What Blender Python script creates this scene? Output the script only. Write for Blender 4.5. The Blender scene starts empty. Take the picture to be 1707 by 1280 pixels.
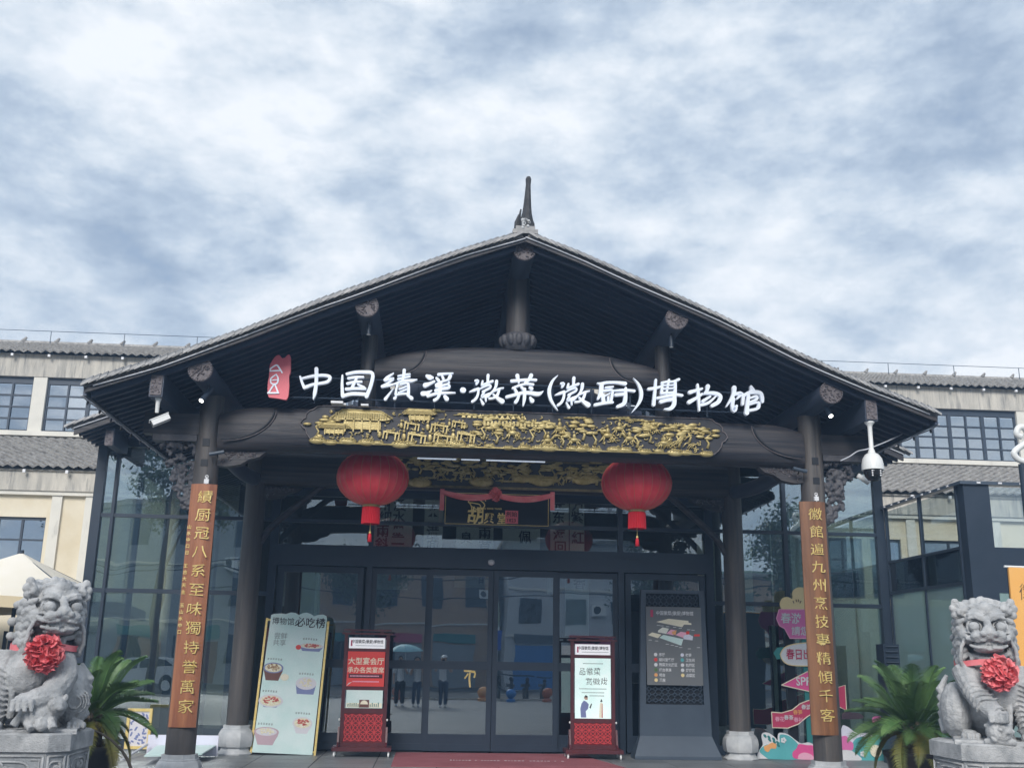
import bpy, bmesh, math, random
from mathutils import Vector, Matrix, noise
R=math.radians; rnd=random.Random(7)
S=bpy.context.scene; COL=S.collection
# ---------------------------------------------------------------- camera, sky, sun, exposure
FL,PI_,YA,RO=1732.3,.25847,.07262,.01702
CAM=Vector((0,0,1.55))
fw=Vector((math.sin(YA)*math.cos(PI_),math.cos(YA)*math.cos(PI_),math.sin(PI_)))
rt0=Vector((math.cos(YA),-math.sin(YA),0)); up0=rt0.cross(fw)
rt=math.cos(RO)*rt0+math.sin(RO)*up0; up=-math.sin(RO)*rt0+math.cos(RO)*up0
cd=bpy.data.cameras.new('camera'); cam=bpy.data.objects.new('camera',cd); COL.objects.link(cam)
cam.matrix_world=Matrix((( rt.x,up.x,-fw.x,CAM.x),(rt.y,up.y,-fw.y,CAM.y),(rt.z,up.z,-fw.z,CAM.z),(0,0,0,1)))
cd.sensor_width=36; cd.lens=36*FL/1707; cd.clip_start=.05; cd.clip_end=4000
S.camera=cam
W=bpy.data.worlds.new('World'); S.world=W; W.use_nodes=True
nt=W.node_tree; nt.nodes.clear()
def N(t,ty,**k):
    n=t.nodes.new(ty)
    for a,b in k.items(): setattr(n,a,b)
    return n
SUN_EL,SUN_ROT=R(33),R(196)
L=nt.links.new
out=N(nt,'ShaderNodeOutputWorld'); bg=N(nt,'ShaderNodeBackground'); bg.inputs[1].default_value=.1
sky=N(nt,'ShaderNodeTexSky',sky_type='NISHITA',sun_disc=False,sun_elevation=SUN_EL,sun_rotation=SUN_ROT,air_density=1.0,dust_density=1.5,ozone_density=2.0)
tc=N(nt,'ShaderNodeTexCoord'); sep=N(nt,'ShaderNodeSeparateXYZ'); L(tc.outputs['Generated'],sep.inputs[0])
zz=N(nt,'ShaderNodeMath',operation='MAXIMUM'); L(sep.outputs[2],zz.inputs[0]); zz.inputs[1].default_value=0.0
za=N(nt,'ShaderNodeMath',operation='ADD'); L(zz.outputs[0],za.inputs[0]); za.inputs[1].default_value=.22
def div(a):
    d=N(nt,'ShaderNodeMath',operation='DIVIDE'); L(a,d.inputs[0]); L(za.outputs[0],d.inputs[1]); return d.outputs[0]
cmb=N(nt,'ShaderNodeVectorMath',operation='MULTIPLY'); L(tc.outputs['Generated'],cmb.inputs[0]); cmb.inputs[1].default_value=(1,1,1.45)
def noi(scale,det,rough,dist,off,sx=1,sy=1):
    mp=N(nt,'ShaderNodeMapping'); mp.inputs['Location'].default_value=off; mp.inputs['Scale'].default_value=(sx,1,sy)
    L(cmb.outputs[0],mp.inputs[0]); n=N(nt,'ShaderNodeTexNoise'); L(mp.outputs[0],n.inputs['Vector'])
    n.inputs['Scale'].default_value=scale; n.inputs['Detail'].default_value=det; n.inputs['Roughness'].default_value=rough; n.inputs['Distortion'].default_value=dist
    return n.outputs[0]
def ramp(t,src,pts,interp='EASE'):
    r=N(t,'ShaderNodeValToRGB'); r.color_ramp.interpolation=interp
    e=r.color_ramp.elements
    while len(e)<len(pts): e.new(.5)
    for i,(p,c) in enumerate(pts):
        e[i].position=p; e[i].color=(*c,1) if len(c)==3 else c
    t.links.new(src,r.inputs[0]); return r.outputs[0]
def mixc(t,f,a,b,blend='MIX'):
    m=N(t,'ShaderNodeMix',data_type='RGBA',blend_type=blend)
    for s,v in ((m.inputs[0],f),(m.inputs[6],a),(m.inputs[7],b)):
        if isinstance(v,bpy.types.NodeSocket): t.links.new(v,s)
        elif isinstance(v,(int,float)): s.default_value=v
        else: s.default_value=(*v,1)
    return m.outputs[2]
def mathn(t,op,a,b=0.0,clamp=False):
    m=N(t,'ShaderNodeMath',operation=op,use_clamp=clamp)
    for s,v in ((m.inputs[0],a),(m.inputs[1],b)):
        if isinstance(v,bpy.types.NodeSocket): t.links.new(v,s)
        else: s.default_value=v
    return m.outputs[0]
big=noi(1.7,3,.5,0,(3.1,1.7,0),1,1.2); med=noi(5.2,10,.56,.1,(.4,5.2,2),1,1.3); fine=noi(15,8,.62,0,(9,2,4),1,1.3); bil=noi(5.5,7,.6,.1,(2.2,7.7,1),1,1.35)
dens=mathn(nt,'ADD',mathn(nt,'MULTIPLY',big,.34),mathn(nt,'ADD',mathn(nt,'ADD',mathn(nt,'MULTIPLY',med,.42),mathn(nt,'MULTIPLY',fine,.22)),mathn(nt,'MULTIPLY',mathn(nt,'ABSOLUTE',mathn(nt,'SUBTRACT',bil,.5)),.30)))
cloudc=ramp(nt,dens,[(.37,(1.65,2.1,2.75)),(.43,(2.15,2.65,3.35)),(.48,(2.8,3.3,3.95)),(.535,(3.8,4.2,4.65)),(.60,(4.9,5.1,5.35))],'LINEAR')
cover=ramp(nt,dens,[(.33,(.62,.62,.62)),(.44,(.96,.96,.96)),(1,(.98,.98,.98))])
skyc=mixc(nt,cover,sky.outputs[0],cloudc)
L(skyc,bg.inputs[0]); L(bg.outputs[0],out.inputs[0])
sd=bpy.data.lights.new('sun','SUN'); sd.energy=1.5; sd.angle=R(24); sd.color=(1,.96,.9)
so=bpy.data.objects.new('sun',sd); COL.objects.link(so)
# the light comes from above and a little behind-right of the camera
sdv=Vector((math.sin(SUN_ROT)*math.cos(SUN_EL),math.cos(SUN_ROT)*math.cos(SUN_EL),math.sin(SUN_EL)))
so.rotation_euler=sdv.to_track_quat('Z','Y').to_euler()
S.view_settings.view_transform='Standard'; S.view_settings.look='None'; S.view_settings.gamma=1; S.view_settings.exposure=1.02
S.view_settings.use_curve_mapping=False
S.render.engine='CYCLES'; S.cycles.max_bounces=7; S.cycles.diffuse_bounces=3; S.cycles.glossy_bounces=4; S.cycles.transparent_max_bounces=14; S.cycles.use_denoising=True
S.cycles.sample_clamp_indirect=6
def at(x,y,Y):                                   # a measured picture point carried out to the plane at depth Y
    d=fw+rt*((x-853.5)/FL)-up*((y-640)/FL); return CAM+d*(Y/d.y)
def atX(x,y,X):
    d=fw+rt*((x-853.5)/FL)-up*((y-640)/FL); return CAM+d*(X/d.x)
# ---------------------------------------------------------------- materials
MATS={}
def mat(name,base,rough=.6,col2=None,vs=4.0,st=(1,1,1),bump=0,bs=40,metal=0,spec=.5,rv=0,wear=None,emit=0,contrast=(.35,.65),coat=0):
    m=bpy.data.materials.new(name); m.use_nodes=True; t=m.node_tree; b=t.nodes['Principled BSDF']
    b.inputs['Roughness'].default_value=rough; b.inputs['Metallic'].default_value=metal; b.inputs['Specular IOR Level'].default_value=spec
    if coat: b.inputs['Coat Weight'].default_value=coat
    tcn=N(t,'ShaderNodeTexCoord'); mp=N(t,'ShaderNodeMapping'); mp.inputs['Scale'].default_value=st; t.links.new(tcn.outputs['Object'],mp.inputs[0])
    oi=N(t,'ShaderNodeObjectInfo')
    col=None
    if col2 is not None:
        n=N(t,'ShaderNodeTexNoise'); t.links.new(mp.outputs[0],n.inputs['Vector']); n.inputs['Scale'].default_value=vs; n.inputs['Detail'].default_value=7; n.inputs['Roughness'].default_value=.6
        n.noise_dimensions='4D'; t.links.new(mathn(t,'MULTIPLY',oi.outputs['Random'],9.0),n.inputs['W'])
        f=ramp(t,n.outputs[0],[(contrast[0],(0,0,0)),(contrast[1],(1,1,1))],'LINEAR')
        col=mixc(t,f,base,col2)
    if wear:                                      # (colour, noise scale, threshold, stretch)
        mp2=N(t,'ShaderNodeMapping'); mp2.inputs['Scale'].default_value=wear[3]; t.links.new(tcn.outputs['Object'],mp2.inputs[0])
        n2=N(t,'ShaderNodeTexNoise'); t.links.new(mp2.outputs[0],n2.inputs['Vector']); n2.inputs['Scale'].default_value=wear[1]; n2.inputs['Detail'].default_value=9; n2.inputs['Roughness'].default_value=.7
        f=ramp(t,n2.outputs[0],[(wear[2],(0,0,0)),(min(1,wear[2]+.16),(1,1,1))],'LINEAR')
        col=mixc(t,f,col if col is not None else base,wear[0])
    if rv:
        v=mathn(t,'ADD',mathn(t,'MULTIPLY',oi.outputs['Random'],2*rv),1-rv)
        h=N(t,'ShaderNodeHueSaturation'); t.links.new(v,h.inputs['Value'])
        if col is not None: t.links.new(col,h.inputs['Color'])
        else: h.inputs['Color'].default_value=(*base,1)
        col=h.outputs[0]
    if col is not None: t.links.new(col,b.inputs['Base Color'])
    else: b.inputs['Base Color'].default_value=(*base,1)
    if emit:
        b.inputs['Emission Strength'].default_value=emit
        if col is not None: t.links.new(col,b.inputs['Emission Color'])
        else: b.inputs['Emission Color'].default_value=(*base,1)
    if bump:
        n3=N(t,'ShaderNodeTexNoise'); t.links.new(mp.outputs[0],n3.inputs['Vector']); n3.inputs['Scale'].default_value=bs; n3.inputs['Detail'].default_value=6
        bp=N(t,'ShaderNodeBump'); bp.inputs['Strength'].default_value=bump; bp.inputs['Distance'].default_value=.01
        t.links.new(n3.outputs[0],bp.inputs['Height']); t.links.new(bp.outputs[0],b.inputs['Normal'])
    MATS[name]=m; return m
def glassmat(name,tint,refl=.3,rough=.0,body=None,bodyf=0,wave=0):
    m=bpy.data.materials.new(name); m.use_nodes=True; t=m.node_tree; t.nodes.clear()
    o=N(t,'ShaderNodeOutputMaterial'); tr=N(t,'ShaderNodeBsdfTransparent'); tr.inputs[0].default_value=(*tint,1)
    gl=N(t,'ShaderNodeBsdfGlossy'); gl.inputs['Roughness'].default_value=rough; gl.inputs['Color'].default_value=(.9,.96,1,1)
    fr=N(t,'ShaderNodeFresnel'); geo=N(t,'ShaderNodeNewGeometry'); t.links.new(mathn(t,'SUBTRACT',1.5,mathn(t,'MULTIPLY',geo.outputs['Backfacing'],1.5-1/1.5)),fr.inputs[0])
    f=mathn(t,'ADD',mathn(t,'MULTIPLY',fr.outputs[0],.9),refl,True)
    if wave:
        tcn=N(t,'ShaderNodeTexCoord'); n=N(t,'ShaderNodeTexNoise'); n.inputs['Scale'].default_value=1.1; n.inputs['Detail'].default_value=1
        t.links.new(tcn.outputs['Object'],n.inputs['Vector']); bp=N(t,'ShaderNodeBump'); bp.inputs['Strength'].default_value=wave; bp.inputs['Distance'].default_value=.02
        t.links.new(n.outputs[0],bp.inputs['Height']); t.links.new(bp.outputs[0],gl.inputs['Normal'])
    src=tr.outputs[0]
    if body:
        df=N(t,'ShaderNodeBsdfDiffuse'); df.inputs[0].default_value=(*body,1); mx=N(t,'ShaderNodeMixShader'); mx.inputs[0].default_value=bodyf
        t.links.new(tr.outputs[0],mx.inputs[1]); t.links.new(df.outputs[0],mx.inputs[2]); src=mx.outputs[0]
    ms=N(t,'ShaderNodeMixShader'); t.links.new(f,ms.inputs[0]); t.links.new(src,ms.inputs[1]); t.links.new(gl.outputs[0],ms.inputs[2])
    t.links.new(ms.outputs[0],o.inputs[0]); MATS[name]=m; return m
mat('wood',(.028,.030,.038),.5,(.080,.072,.072),3,(3,3,.12),.5,30,contrast=(.42,.60),wear=((.13,.115,.105),2.2,.58,(6,6,.2)))
mat('wood_x',(.018,.020,.030),.5,(.062,.056,.060),3,(.10,2,5),.6,26,contrast=(.40,.62),wear=((.10,.09,.085),2.2,.57,(.12,3,9)))
mat('wood_y',(.040,.058,.095),.5,(.060,.075,.110),3,(1,.12,1),.35,26)  # veil's blue put into the colours of purlins, soffit and rafters
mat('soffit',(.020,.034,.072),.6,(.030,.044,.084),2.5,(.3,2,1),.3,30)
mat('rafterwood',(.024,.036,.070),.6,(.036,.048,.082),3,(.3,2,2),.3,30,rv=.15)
mat('carved',(.050,.055,.070),.55,(.11,.105,.115),14,(1,1,1),.8,60)
mat('carved_end',(.10,.088,.095),.6,(.20,.175,.185),18,(1,1,1),.8,70)
mat('colwood',(.050,.048,.050),.5,(.12,.105,.098),3,(2.5,2.5,.16),.5,30,wear=((.17,.15,.135),2,.58,(4,4,.3)))
mat('tile',(.13,.135,.145),.75,(.25,.25,.255),9,(1,1,1),.5,60,rv=.22,wear=((.36,.36,.35),6,.6,(1,1,1)))
mat('finial',(.03,.032,.036),.7,(.07,.07,.075),9,(1,1,1),.5,50)
mat('tile_pale',(.24,.24,.245),.75,(.40,.39,.38),10,(1,1,1),.4,60,rv=.15)
mat('tile_dark',(.19,.18,.172),.75,(.40,.385,.365),9,(1,1,1),.5,50,rv=.2,wear=((.42,.41,.38),3.5,.6,(1,1,1)))
mat('cable',(.55,.57,.62),.5)
mat('frame',(.022,.036,.058),.35,(.030,.044,.068),3,spec=.5)
mat('frame_mid',(.022,.036,.060),.38,(.028,.044,.070),3)
mat('dark',(.012,.016,.024),.6)
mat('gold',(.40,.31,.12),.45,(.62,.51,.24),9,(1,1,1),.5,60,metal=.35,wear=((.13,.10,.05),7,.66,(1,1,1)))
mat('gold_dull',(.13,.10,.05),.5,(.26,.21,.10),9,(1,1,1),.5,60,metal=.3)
mat('gold_bright',(.75,.55,.16),.38,(.85,.68,.30),20,metal=.3)
mat('panel_dark',(.03,.03,.038),.5)
mat('plaque',(.25,.088,.045),.4,(.42,.175,.085),2.2,(5,5,.35),.35,20,wear=((.13,.05,.025),3,.60,(3,3,.5)),coat=.25)
mat('plaque_r',(.15,.064,.03),.4,(.29,.13,.058),2.2,(5,5,.35),.35,20,wear=((.09,.045,.022),3,.60,(3,3,.5)),coat=.25)
mat('stone',(.30,.31,.32),.85,(.56,.56,.56),7,(1,1,1),.9,70,wear=((.11,.12,.13),6,.58,(1,1,.6)))
mat('stone_ped',(.25,.265,.28),.85,(.43,.44,.45),4,(1,1,1),.9,60,wear=((.11,.12,.13),3,.60,(1,1,.6)))
mat('stone_pale',(.42,.44,.46),.6,(.60,.61,.62),5,(1,1,1),.3,50,wear=((.28,.29,.30),5,.62,(1,1,.5)))
mat('silk',(.84,.17,.20),.5,(.90,.30,.31),6,(1,1,1),.3,20,spec=.4)
mat('lantern',(.95,.06,.09),.40,(.97,.10,.12),8,(1,1,1),.2,60,spec=.4)
mat('lantern_rib',(.75,.30,.16),.4,metal=.3)
mat('tassel',(.62,.01,.025),.7)
mat('white',(.80,.80,.82),.35,(.72,.73,.76),3)
mat('letter',(.84,.89,.98),.35,(.78,.85,.97),6,emit=.06)
mat('letter_side',(.35,.40,.50),.5)
mat('seal_red',(.80,.16,.20),.45)
mat('red_board',(.78,.06,.05),.45)
mat('maroon',(.075,.014,.020),.4,(.11,.022,.028),4,(2,2,.4),.2,30)
mat('lattice_red',(.14,.004,.008),.45)
mat('lattice_line',(.60,.055,.06),.45)
mat('screen_grey',(.17,.18,.19),.35)
mat('steel_blue',(.055,.075,.105),.4,(.065,.088,.12),3,spec=.5)
mat('mint',(.60,.80,.77),.5,(.74,.87,.85),2.5)
mat('glow_mint',(.60,.80,.77),.5,(.74,.87,.85),2.5,emit=.22)  # mint with glow added to brighten the poster in porch shade
mat('glow_white',(.80,.80,.84),.35,emit=.22)  # white with glow added to brighten the title strips under the porch
mat('slate',(.085,.092,.10),.55,(.12,.125,.135),.6,(1,1,1),.3,60,wear=((.065,.07,.075),1.4,.58,(1,1,1)))
mat('ink',(.02,.02,.025),.6)
mat('ink_grey',(.25,.30,.30),.6)
mat('bowl',(.72,.70,.74),.3); mat('bowl_blue',(.20,.24,.45),.4); mat('food_red',(.40,.05,.04),.6,(.70,.22,.18),60,contrast=(.45,.55))
mat('food_pale',(.75,.66,.42),.6,(.85,.82,.70),50,contrast=(.45,.55)); mat('food_brown',(.25,.11,.05),.6,(.62,.48,.30),50,contrast=(.45,.55)); mat('pot_brown',(.16,.06,.045),.5)
mat('mauve',(.55,.40,.45),.5)
mat('cream_wall',(.68,.59,.43),.85,(.77,.70,.56),1.2,(1,1,1),.3,40,wear=((.55,.48,.36),1.6,.60,(2,2,.5)))
mat('concrete',(.42,.40,.36),.9,(.62,.58,.51),2.2,(3,3,.5),.5,30,wear=((.20,.20,.20),1.5,.51,(6,6,.45)))
mat('pale_trim',(.66,.64,.58),.8,(.76,.73,.66),2,(1,1,1),.3,30,wear=((.45,.43,.39),2,.6,(2,2,.6)))
mat('win_frame',(.04,.055,.08),.5)
mat('paving',(.16,.17,.18),.45,(.24,.25,.26),.7,(1,1,1),.3,60,rv=.10,wear=((.11,.115,.125),.9,.58,(1,1,1)))
mat('grout',(.07,.07,.07),.9)
mat('mat_red',(.30,.085,.10),.9,(.37,.12,.14),3,(1,1,1),.6,120)
mat('asphalt',(.05,.052,.055),.85,(.075,.078,.08),2,(1,1,1),.4,90)
mat('line_white',(.7,.7,.68),.7)
mat('leaf',(.055,.13,.040),.45,(.13,.22,.075),5,spec=.4,rv=.35); mat('leaf_old',(.26,.22,.05),.5,(.13,.17,.04),4)
mat('tree_leaf',(.035,.065,.022),.6,(.07,.11,.04),3); mat('bark',(.10,.08,.06),.9,(.16,.13,.10),6,(1,1,.3),.6,20)
mat('pot',(.035,.030,.030),.4)
mat('canvas',(.80,.74,.62),.8,(.84,.79,.70),1.5); mat('canvas_under',(.66,.55,.36),.8)
mat('orange_board',(.85,.42,.10),.5,(.90,.50,.16),1)
mat('cam_white',(.80,.81,.80),.35); mat('cam_black',(.015,.016,.02),.15)
mat('lampglass',(1,.97,.90),.3,emit=3.0)
mat('light_tube',(.75,.85,1),.3,emit=.22)
mat('paper',(.80,.82,.74),.8,(.88,.88,.80),3); mat('paper_tan',(.62,.56,.40),.8)
mat('pink',(.75,.18,.45),.5); mat('pink_hot',(.80,.10,.32),.5); mat('pink_pale',(.90,.45,.60),.5); mat('teal',(.10,.42,.45),.5,(.13,.50,.52),3); mat('teal_dark',(.03,.22,.22),.5)
mat('lavender',(.74,.74,.86),.5); mat('yellow_cloud',(.88,.70,.36),.5); mat('crimson',(.55,.05,.13),.5); mat('orange',(.88,.42,.16),.5); mat('cream',(.90,.84,.66),.5)
mat('skin',(.55,.36,.27),.55); mat('hair',(.02,.018,.016),.5); mat('tee',(.74,.76,.78),.8); mat('denim',(.06,.09,.15),.8); mat('black_cloth',(.02,.022,.028),.8)
mat('brolly',(.35,.62,.68),.6); mat('blue_paint',(.03,.20,.55),.4); mat('terracotta',(.50,.15,.07),.6); mat('road_blue',(.02,.10,.45),.5)
mat('white_wall',(.52,.54,.56),.85,(.60,.61,.62),1,wear=((.40,.41,.42),1.2,.6,(2,2,.4))); mat('tan_wall',(.42,.28,.18),.85,(.50,.34,.22),1); mat('grey_wall',(.30,.33,.35),.85,(.36,.38,.40),1)
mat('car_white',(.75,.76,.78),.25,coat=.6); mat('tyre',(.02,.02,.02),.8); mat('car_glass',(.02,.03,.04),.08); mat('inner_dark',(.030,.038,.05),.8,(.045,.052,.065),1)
mat('far_green',(.05,.09,.05),.9,(.08,.13,.07),.2)
glassmat('glass_door',(.66,.74,.78),.22,wave=.10)
glassmat('glass_wing',(.68,.77,.75),.30,wave=.16)
glassmat('glass_window',(.5,.56,.62),.42,wave=.08)
glassmat('glass_frost',(.55,.72,.70),.12,body=(.42,.56,.54),bodyf=.55)
glassmat('glass_clear',(.85,.90,.90),.10)
glassmat('glass_band',(.3,.35,.4),.15)
# ---------------------------------------------------------------- mesh helpers
def wl(o):
    v=Vector((0,0,0))
    while o is not None: v+=o.location; o=o.parent
    return v
class MB:
    def __init__(s): s.v=[]; s.f=[]; s.mi=[]; s.cur=0
    def add(s,vs,fs):
        b=len(s.v); s.v+= [tuple(v) for v in vs]; s.f+=[tuple(i+b for i in f) for f in fs]; s.mi+=[s.cur]*len(fs); return s
    def box(s,x0,x1,y0,y1,z0,z1,M=None):
        vs=[Vector(p) for p in ((x0,y0,z0),(x1,y0,z0),(x1,y1,z0),(x0,y1,z0),(x0,y0,z1),(x1,y0,z1),(x1,y1,z1),(x0,y1,z1))]
        if M is not None: vs=[M@v for v in vs]
        return s.add(vs,[(0,3,2,1),(4,5,6,7),(0,1,5,4),(1,2,6,5),(2,3,7,6),(3,0,4,7)])
    def tube(s,pts,r,n=10,caps=True,sq=1.0):
        pts=[Vector(p) for p in pts]; k=len(pts)
        rs=r if isinstance(r,(list,tuple)) else [r]*k
        vs=[];fs=[];prev=None
        for i,p in enumerate(pts):
            t=(pts[min(i+1,k-1)]-pts[max(i-1,0)]); t=t.normalized() if t.length>1e-9 else Vector((0,0,1))
            if prev is None:
                a=Vector((0,0,1)) if abs(t.z)<.9 else Vector((1,0,0)); u=t.cross(a).normalized()
            else: u=(prev-t*prev.dot(t)).normalized()
            prev=u; w=t.cross(u)
            for j in range(n):
                an=2*math.pi*j/n; vs.append(p+(u*math.cos(an)+w*math.sin(an)*sq)*rs[i])
        for i in range(k-1):
            for j in range(n):
                a=i*n+j;b=i*n+(j+1)%n; fs.append((a,b,b+n,a+n))
        if caps: fs.append(tuple(range(n))[::-1]); fs.append(tuple(range((k-1)*n,k*n)))
        return s.add(vs,fs)
    def lathe(s,c,prof,n=24,axis='Z',off=0):
        vs=[];fs=[];k=len(prof)
        for r,h in prof:
            for j in range(n):
                a=2*math.pi*j/n+off; x,y=r*math.cos(a),r*math.sin(a)
                v=(x,y,h) if axis=='Z' else ((x,h,y) if axis=='Y' else (h,x,y)); vs.append(Vector(c)+Vector(v))
        for i in range(k-1):
            for j in range(n):
                a=i*n+j;b=i*n+(j+1)%n; fs.append((a,b,b+n,a+n) if axis!='Y' else (a,a+n,b+n,b))
        lo=tuple(range(n)); hi=tuple(range((k-1)*n,k*n))
        fs.append(lo[::-1] if axis!='Y' else lo); fs.append(hi if axis!='Y' else hi[::-1])
        return s.add(vs,fs)
    def ell(s,c,r,n=10,m=7,M=None):
        c=Vector(c); r=r if isinstance(r,(tuple,list)) else (r,r,r)
        vs=[Vector((0,0,-1))]
        for i in range(1,m):
            t=math.pi*i/m
            for j in range(n):
                a=2*math.pi*j/n; vs.append(Vector((math.sin(t)*math.cos(a),math.sin(t)*math.sin(a),-math.cos(t))))
        vs.append(Vector((0,0,1)))
        fs=[(0,1+(j+1)%n,1+j) for j in range(n)]
        for i in range(m-2):
            for j in range(n):
                a=1+i*n+j;b=1+i*n+(j+1)%n; fs.append((a,b,b+n,a+n))
        e=len(vs)-1; q=1+(m-2)*n
        fs+=[(q+j,q+(j+1)%n,e) for j in range(n)]
        vs=[Vector((v.x*r[0],v.y*r[1],v.z*r[2])) for v in vs]
        if M is not None: vs=[M@v for v in vs]
        return s.add([v+c for v in vs],fs)
    def prism(s,poly,y0,y1,M=None):               # polygon of (x,z), extruded along y (y0 = front)
        n=len(poly); a=sum(poly[i][0]*poly[(i+1)%n][1]-poly[(i+1)%n][0]*poly[i][1] for i in range(n))
        if a<0: poly=poly[::-1]
        vs=[Vector((p[0],y0,p[1])) for p in poly]+[Vector((p[0],y1,p[1])) for p in poly]
        if M is not None: vs=[M@v for v in vs]
        fs=[tuple(range(n)),tuple(range(n,2*n))[::-1]]
        for i in range(n):
            j=(i+1)%n; fs.append((j,i,i+n,j+n))
        return s.add(vs,fs)
    def build(s,name,m,parent=None,smooth=False,local=False):
        me=bpy.data.meshes.new(name); o_=Vector((0,0,0)) if (local or parent is None) else wl(parent)
        me.from_pydata([(v[0]-o_.x,v[1]-o_.y,v[2]-o_.z) for v in s.v],[],s.f)
        ms=m if isinstance(m,(list,tuple)) else [m]
        for q in ms: me.materials.append(MATS[q])
        if len(ms)>1: me.polygons.foreach_set('material_index',s.mi)
        if smooth: me.polygons.foreach_set('use_smooth',[True]*len(me.polygons)); 
        me.update()
        ob=bpy.data.objects.new(name,me); COL.objects.link(ob)
        if parent is not None: ob.parent=parent
        if smooth=='auto':
            try: me.set_sharp_from_angle(angle=R(38))
            except Exception: pass
        return ob
def tag(o,label=None,cat=None,group=None,kind=None):
    if label: o['label']=label
    if cat: o['category']=cat
    if group: o['group']=group
    if kind: o['kind']=kind
    return o
def thing(name,label,cat,loc=(0,0,0),group=None):
    o=bpy.data.objects.new(name,None); COL.objects.link(o); o.location=loc; o.empty_display_size=.1
    return tag(o,label,cat,group)
def inst(src,parent,loc,rot=None,scale=None,name=None):
    c=src.copy(); 
    if name: c.name=name
    COL.objects.link(c); c.parent=parent; c.location=Vector(loc)-wl(parent)
    if rot is not None: c.rotation_euler=rot
    if scale is not None: c.scale=scale
    return c
def copytree(o,parent=None):
    c=o.copy(); COL.objects.link(c); c.parent=parent
    for ch in list(o.children): copytree(ch,c)
    return c
def smooth_pl(pts,sub=4):
    if len(pts)<3: return [tuple(p) for p in pts]
    o=[]
    P=[pts[0]]+list(pts)+[pts[-1]]
    for i in range(1,len(P)-2):
        for k in range(sub):
            t=k/sub; o.append(tuple(.5*((2*P[i][d])+(-P[i-1][d]+P[i+1][d])*t+(2*P[i-1][d]-5*P[i][d]+4*P[i+1][d]-P[i+2][d])*t*t+(-P[i-1][d]+3*P[i][d]-3*P[i+1][d]+P[i+2][d])*t**3) for d in range(len(pts[0]))))
    o.append(tuple(pts[-1])); return o
def ribbon(mb,pts,yf,yb,to=None):
    """brush stroke: pts (x,z,width) -> closed outline prism"""
    pts=smooth_pl(pts,4)
    left=[];right=[];n=len(pts)
    for i,(x,z,w) in enumerate(pts):
        a=pts[max(i-1,0)];b=pts[min(i+1,n-1)]; dx,dz=b[0]-a[0],b[1]-a[1]; l=math.hypot(dx,dz) or 1; nx,nz=-dz/l,dx/l
        left.append((x+nx*w/2,z+nz*w/2)); right.append((x-nx*w/2,z-nz*w/2))
    def cap(p,q,w):
        dx,dz=p[0]-q[0],p[1]-q[1]; l=math.hypot(dx,dz) or 1; dx/=l;dz/=l; nx,nz=-dz,dx
        return [(p[0]+nx*math.cos(t)*-w/2+dx*math.sin(t)*w/2,p[1]+nz*math.cos(t)*-w/2+dz*math.sin(t)*w/2) for t in (math.pi*.2,math.pi*.4,math.pi*.6,math.pi*.8)]
    # quads strip front/back + sides + fan caps, built as separate convex quads welded by index
    out=left+cap(pts[-1],pts[-2],pts[-1][2])[::-1]+right[::-1]+cap(pts[0],pts[1],pts[0][2])[::-1]
    m=len(out); nl=n
    f3=[to(p) if to else p for p in out]
    vs=[(p[0],yf,p[1]) for p in f3]+[(p[0],yb,p[1]) for p in f3]
    fs=[]
    ri=lambda i:nl+4+(nl-1-i)
    for i in range(n-1):
        fs.append((i,i+1,ri(i+1),ri(i)))
    fs.append(tuple([n-1]+list(range(nl,nl+4))+[ri(n-1)])); fs.append(tuple([ri(0)]+list(range(2*nl+4,2*nl+8))+[0]))
    for i in range(m):
        j=(i+1)%m; fs.append((i,j,j+m,i+m))
    mb.add(vs,fs)
_tc={}
WORK=bpy.data.scenes.new('work')                 # small side scene so that each evaluation stays cheap
def evald(o):
    WORK.collection.objects.link(o); vl=WORK.view_layers[0]; vl.update()
    me=bpy.data.meshes.new_from_object(o.evaluated_get(vl.depsgraph)); WORK.collection.objects.unlink(o); return me
def text_mesh(body,off=0,space=1.0):
    k=(body,off,space)
    if k in _tc: return _tc[k]
    c=bpy.data.curves.new('t','FONT'); c.body=body; c.size=1; c.offset=off; c.resolution_u=2; c.space_character=space; c.align_x='CENTER'; c.align_y='CENTER'
    o=bpy.data.objects.new('t',c); me=evald(o)
    r=([v.co.copy() for v in me.vertices],[tuple(p.vertices) for p in me.polygons])
    bpy.data.objects.remove(o); bpy.data.curves.remove(c); bpy.data.meshes.remove(me); _tc[k]=r; return r
def add_text(mb,body,cx,cz,y,size,off=0,sx=1,space=1,thick=0.0,shear=0,M=None,wob=0):
    vs,fs=text_mesh(body,off,space)
    if not vs: return
    mx=(min(v.x for v in vs)+max(v.x for v in vs))/2; my=(min(v.y for v in vs)+max(v.y for v in vs))/2
    o=[]
    for v in vs:
        X=(v.x-mx);Z=(v.y-my)
        if wob:
            q=noise.noise_vector(Vector((X*2.3+len(body)+ord(body[0])%17,Z*2.3,1.7)))*wob; X+=q.x; Z+=q.y
        p=Vector((cx+(X+shear*Z)*size*sx,y,cz+Z*size)); o.append(M@p if M is not None else p)
    mb.add(o,fs)
    if thick: 
        mb.add([p+Vector((0,thick,0)) for p in o],[f[::-1] for f in fs])
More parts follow.
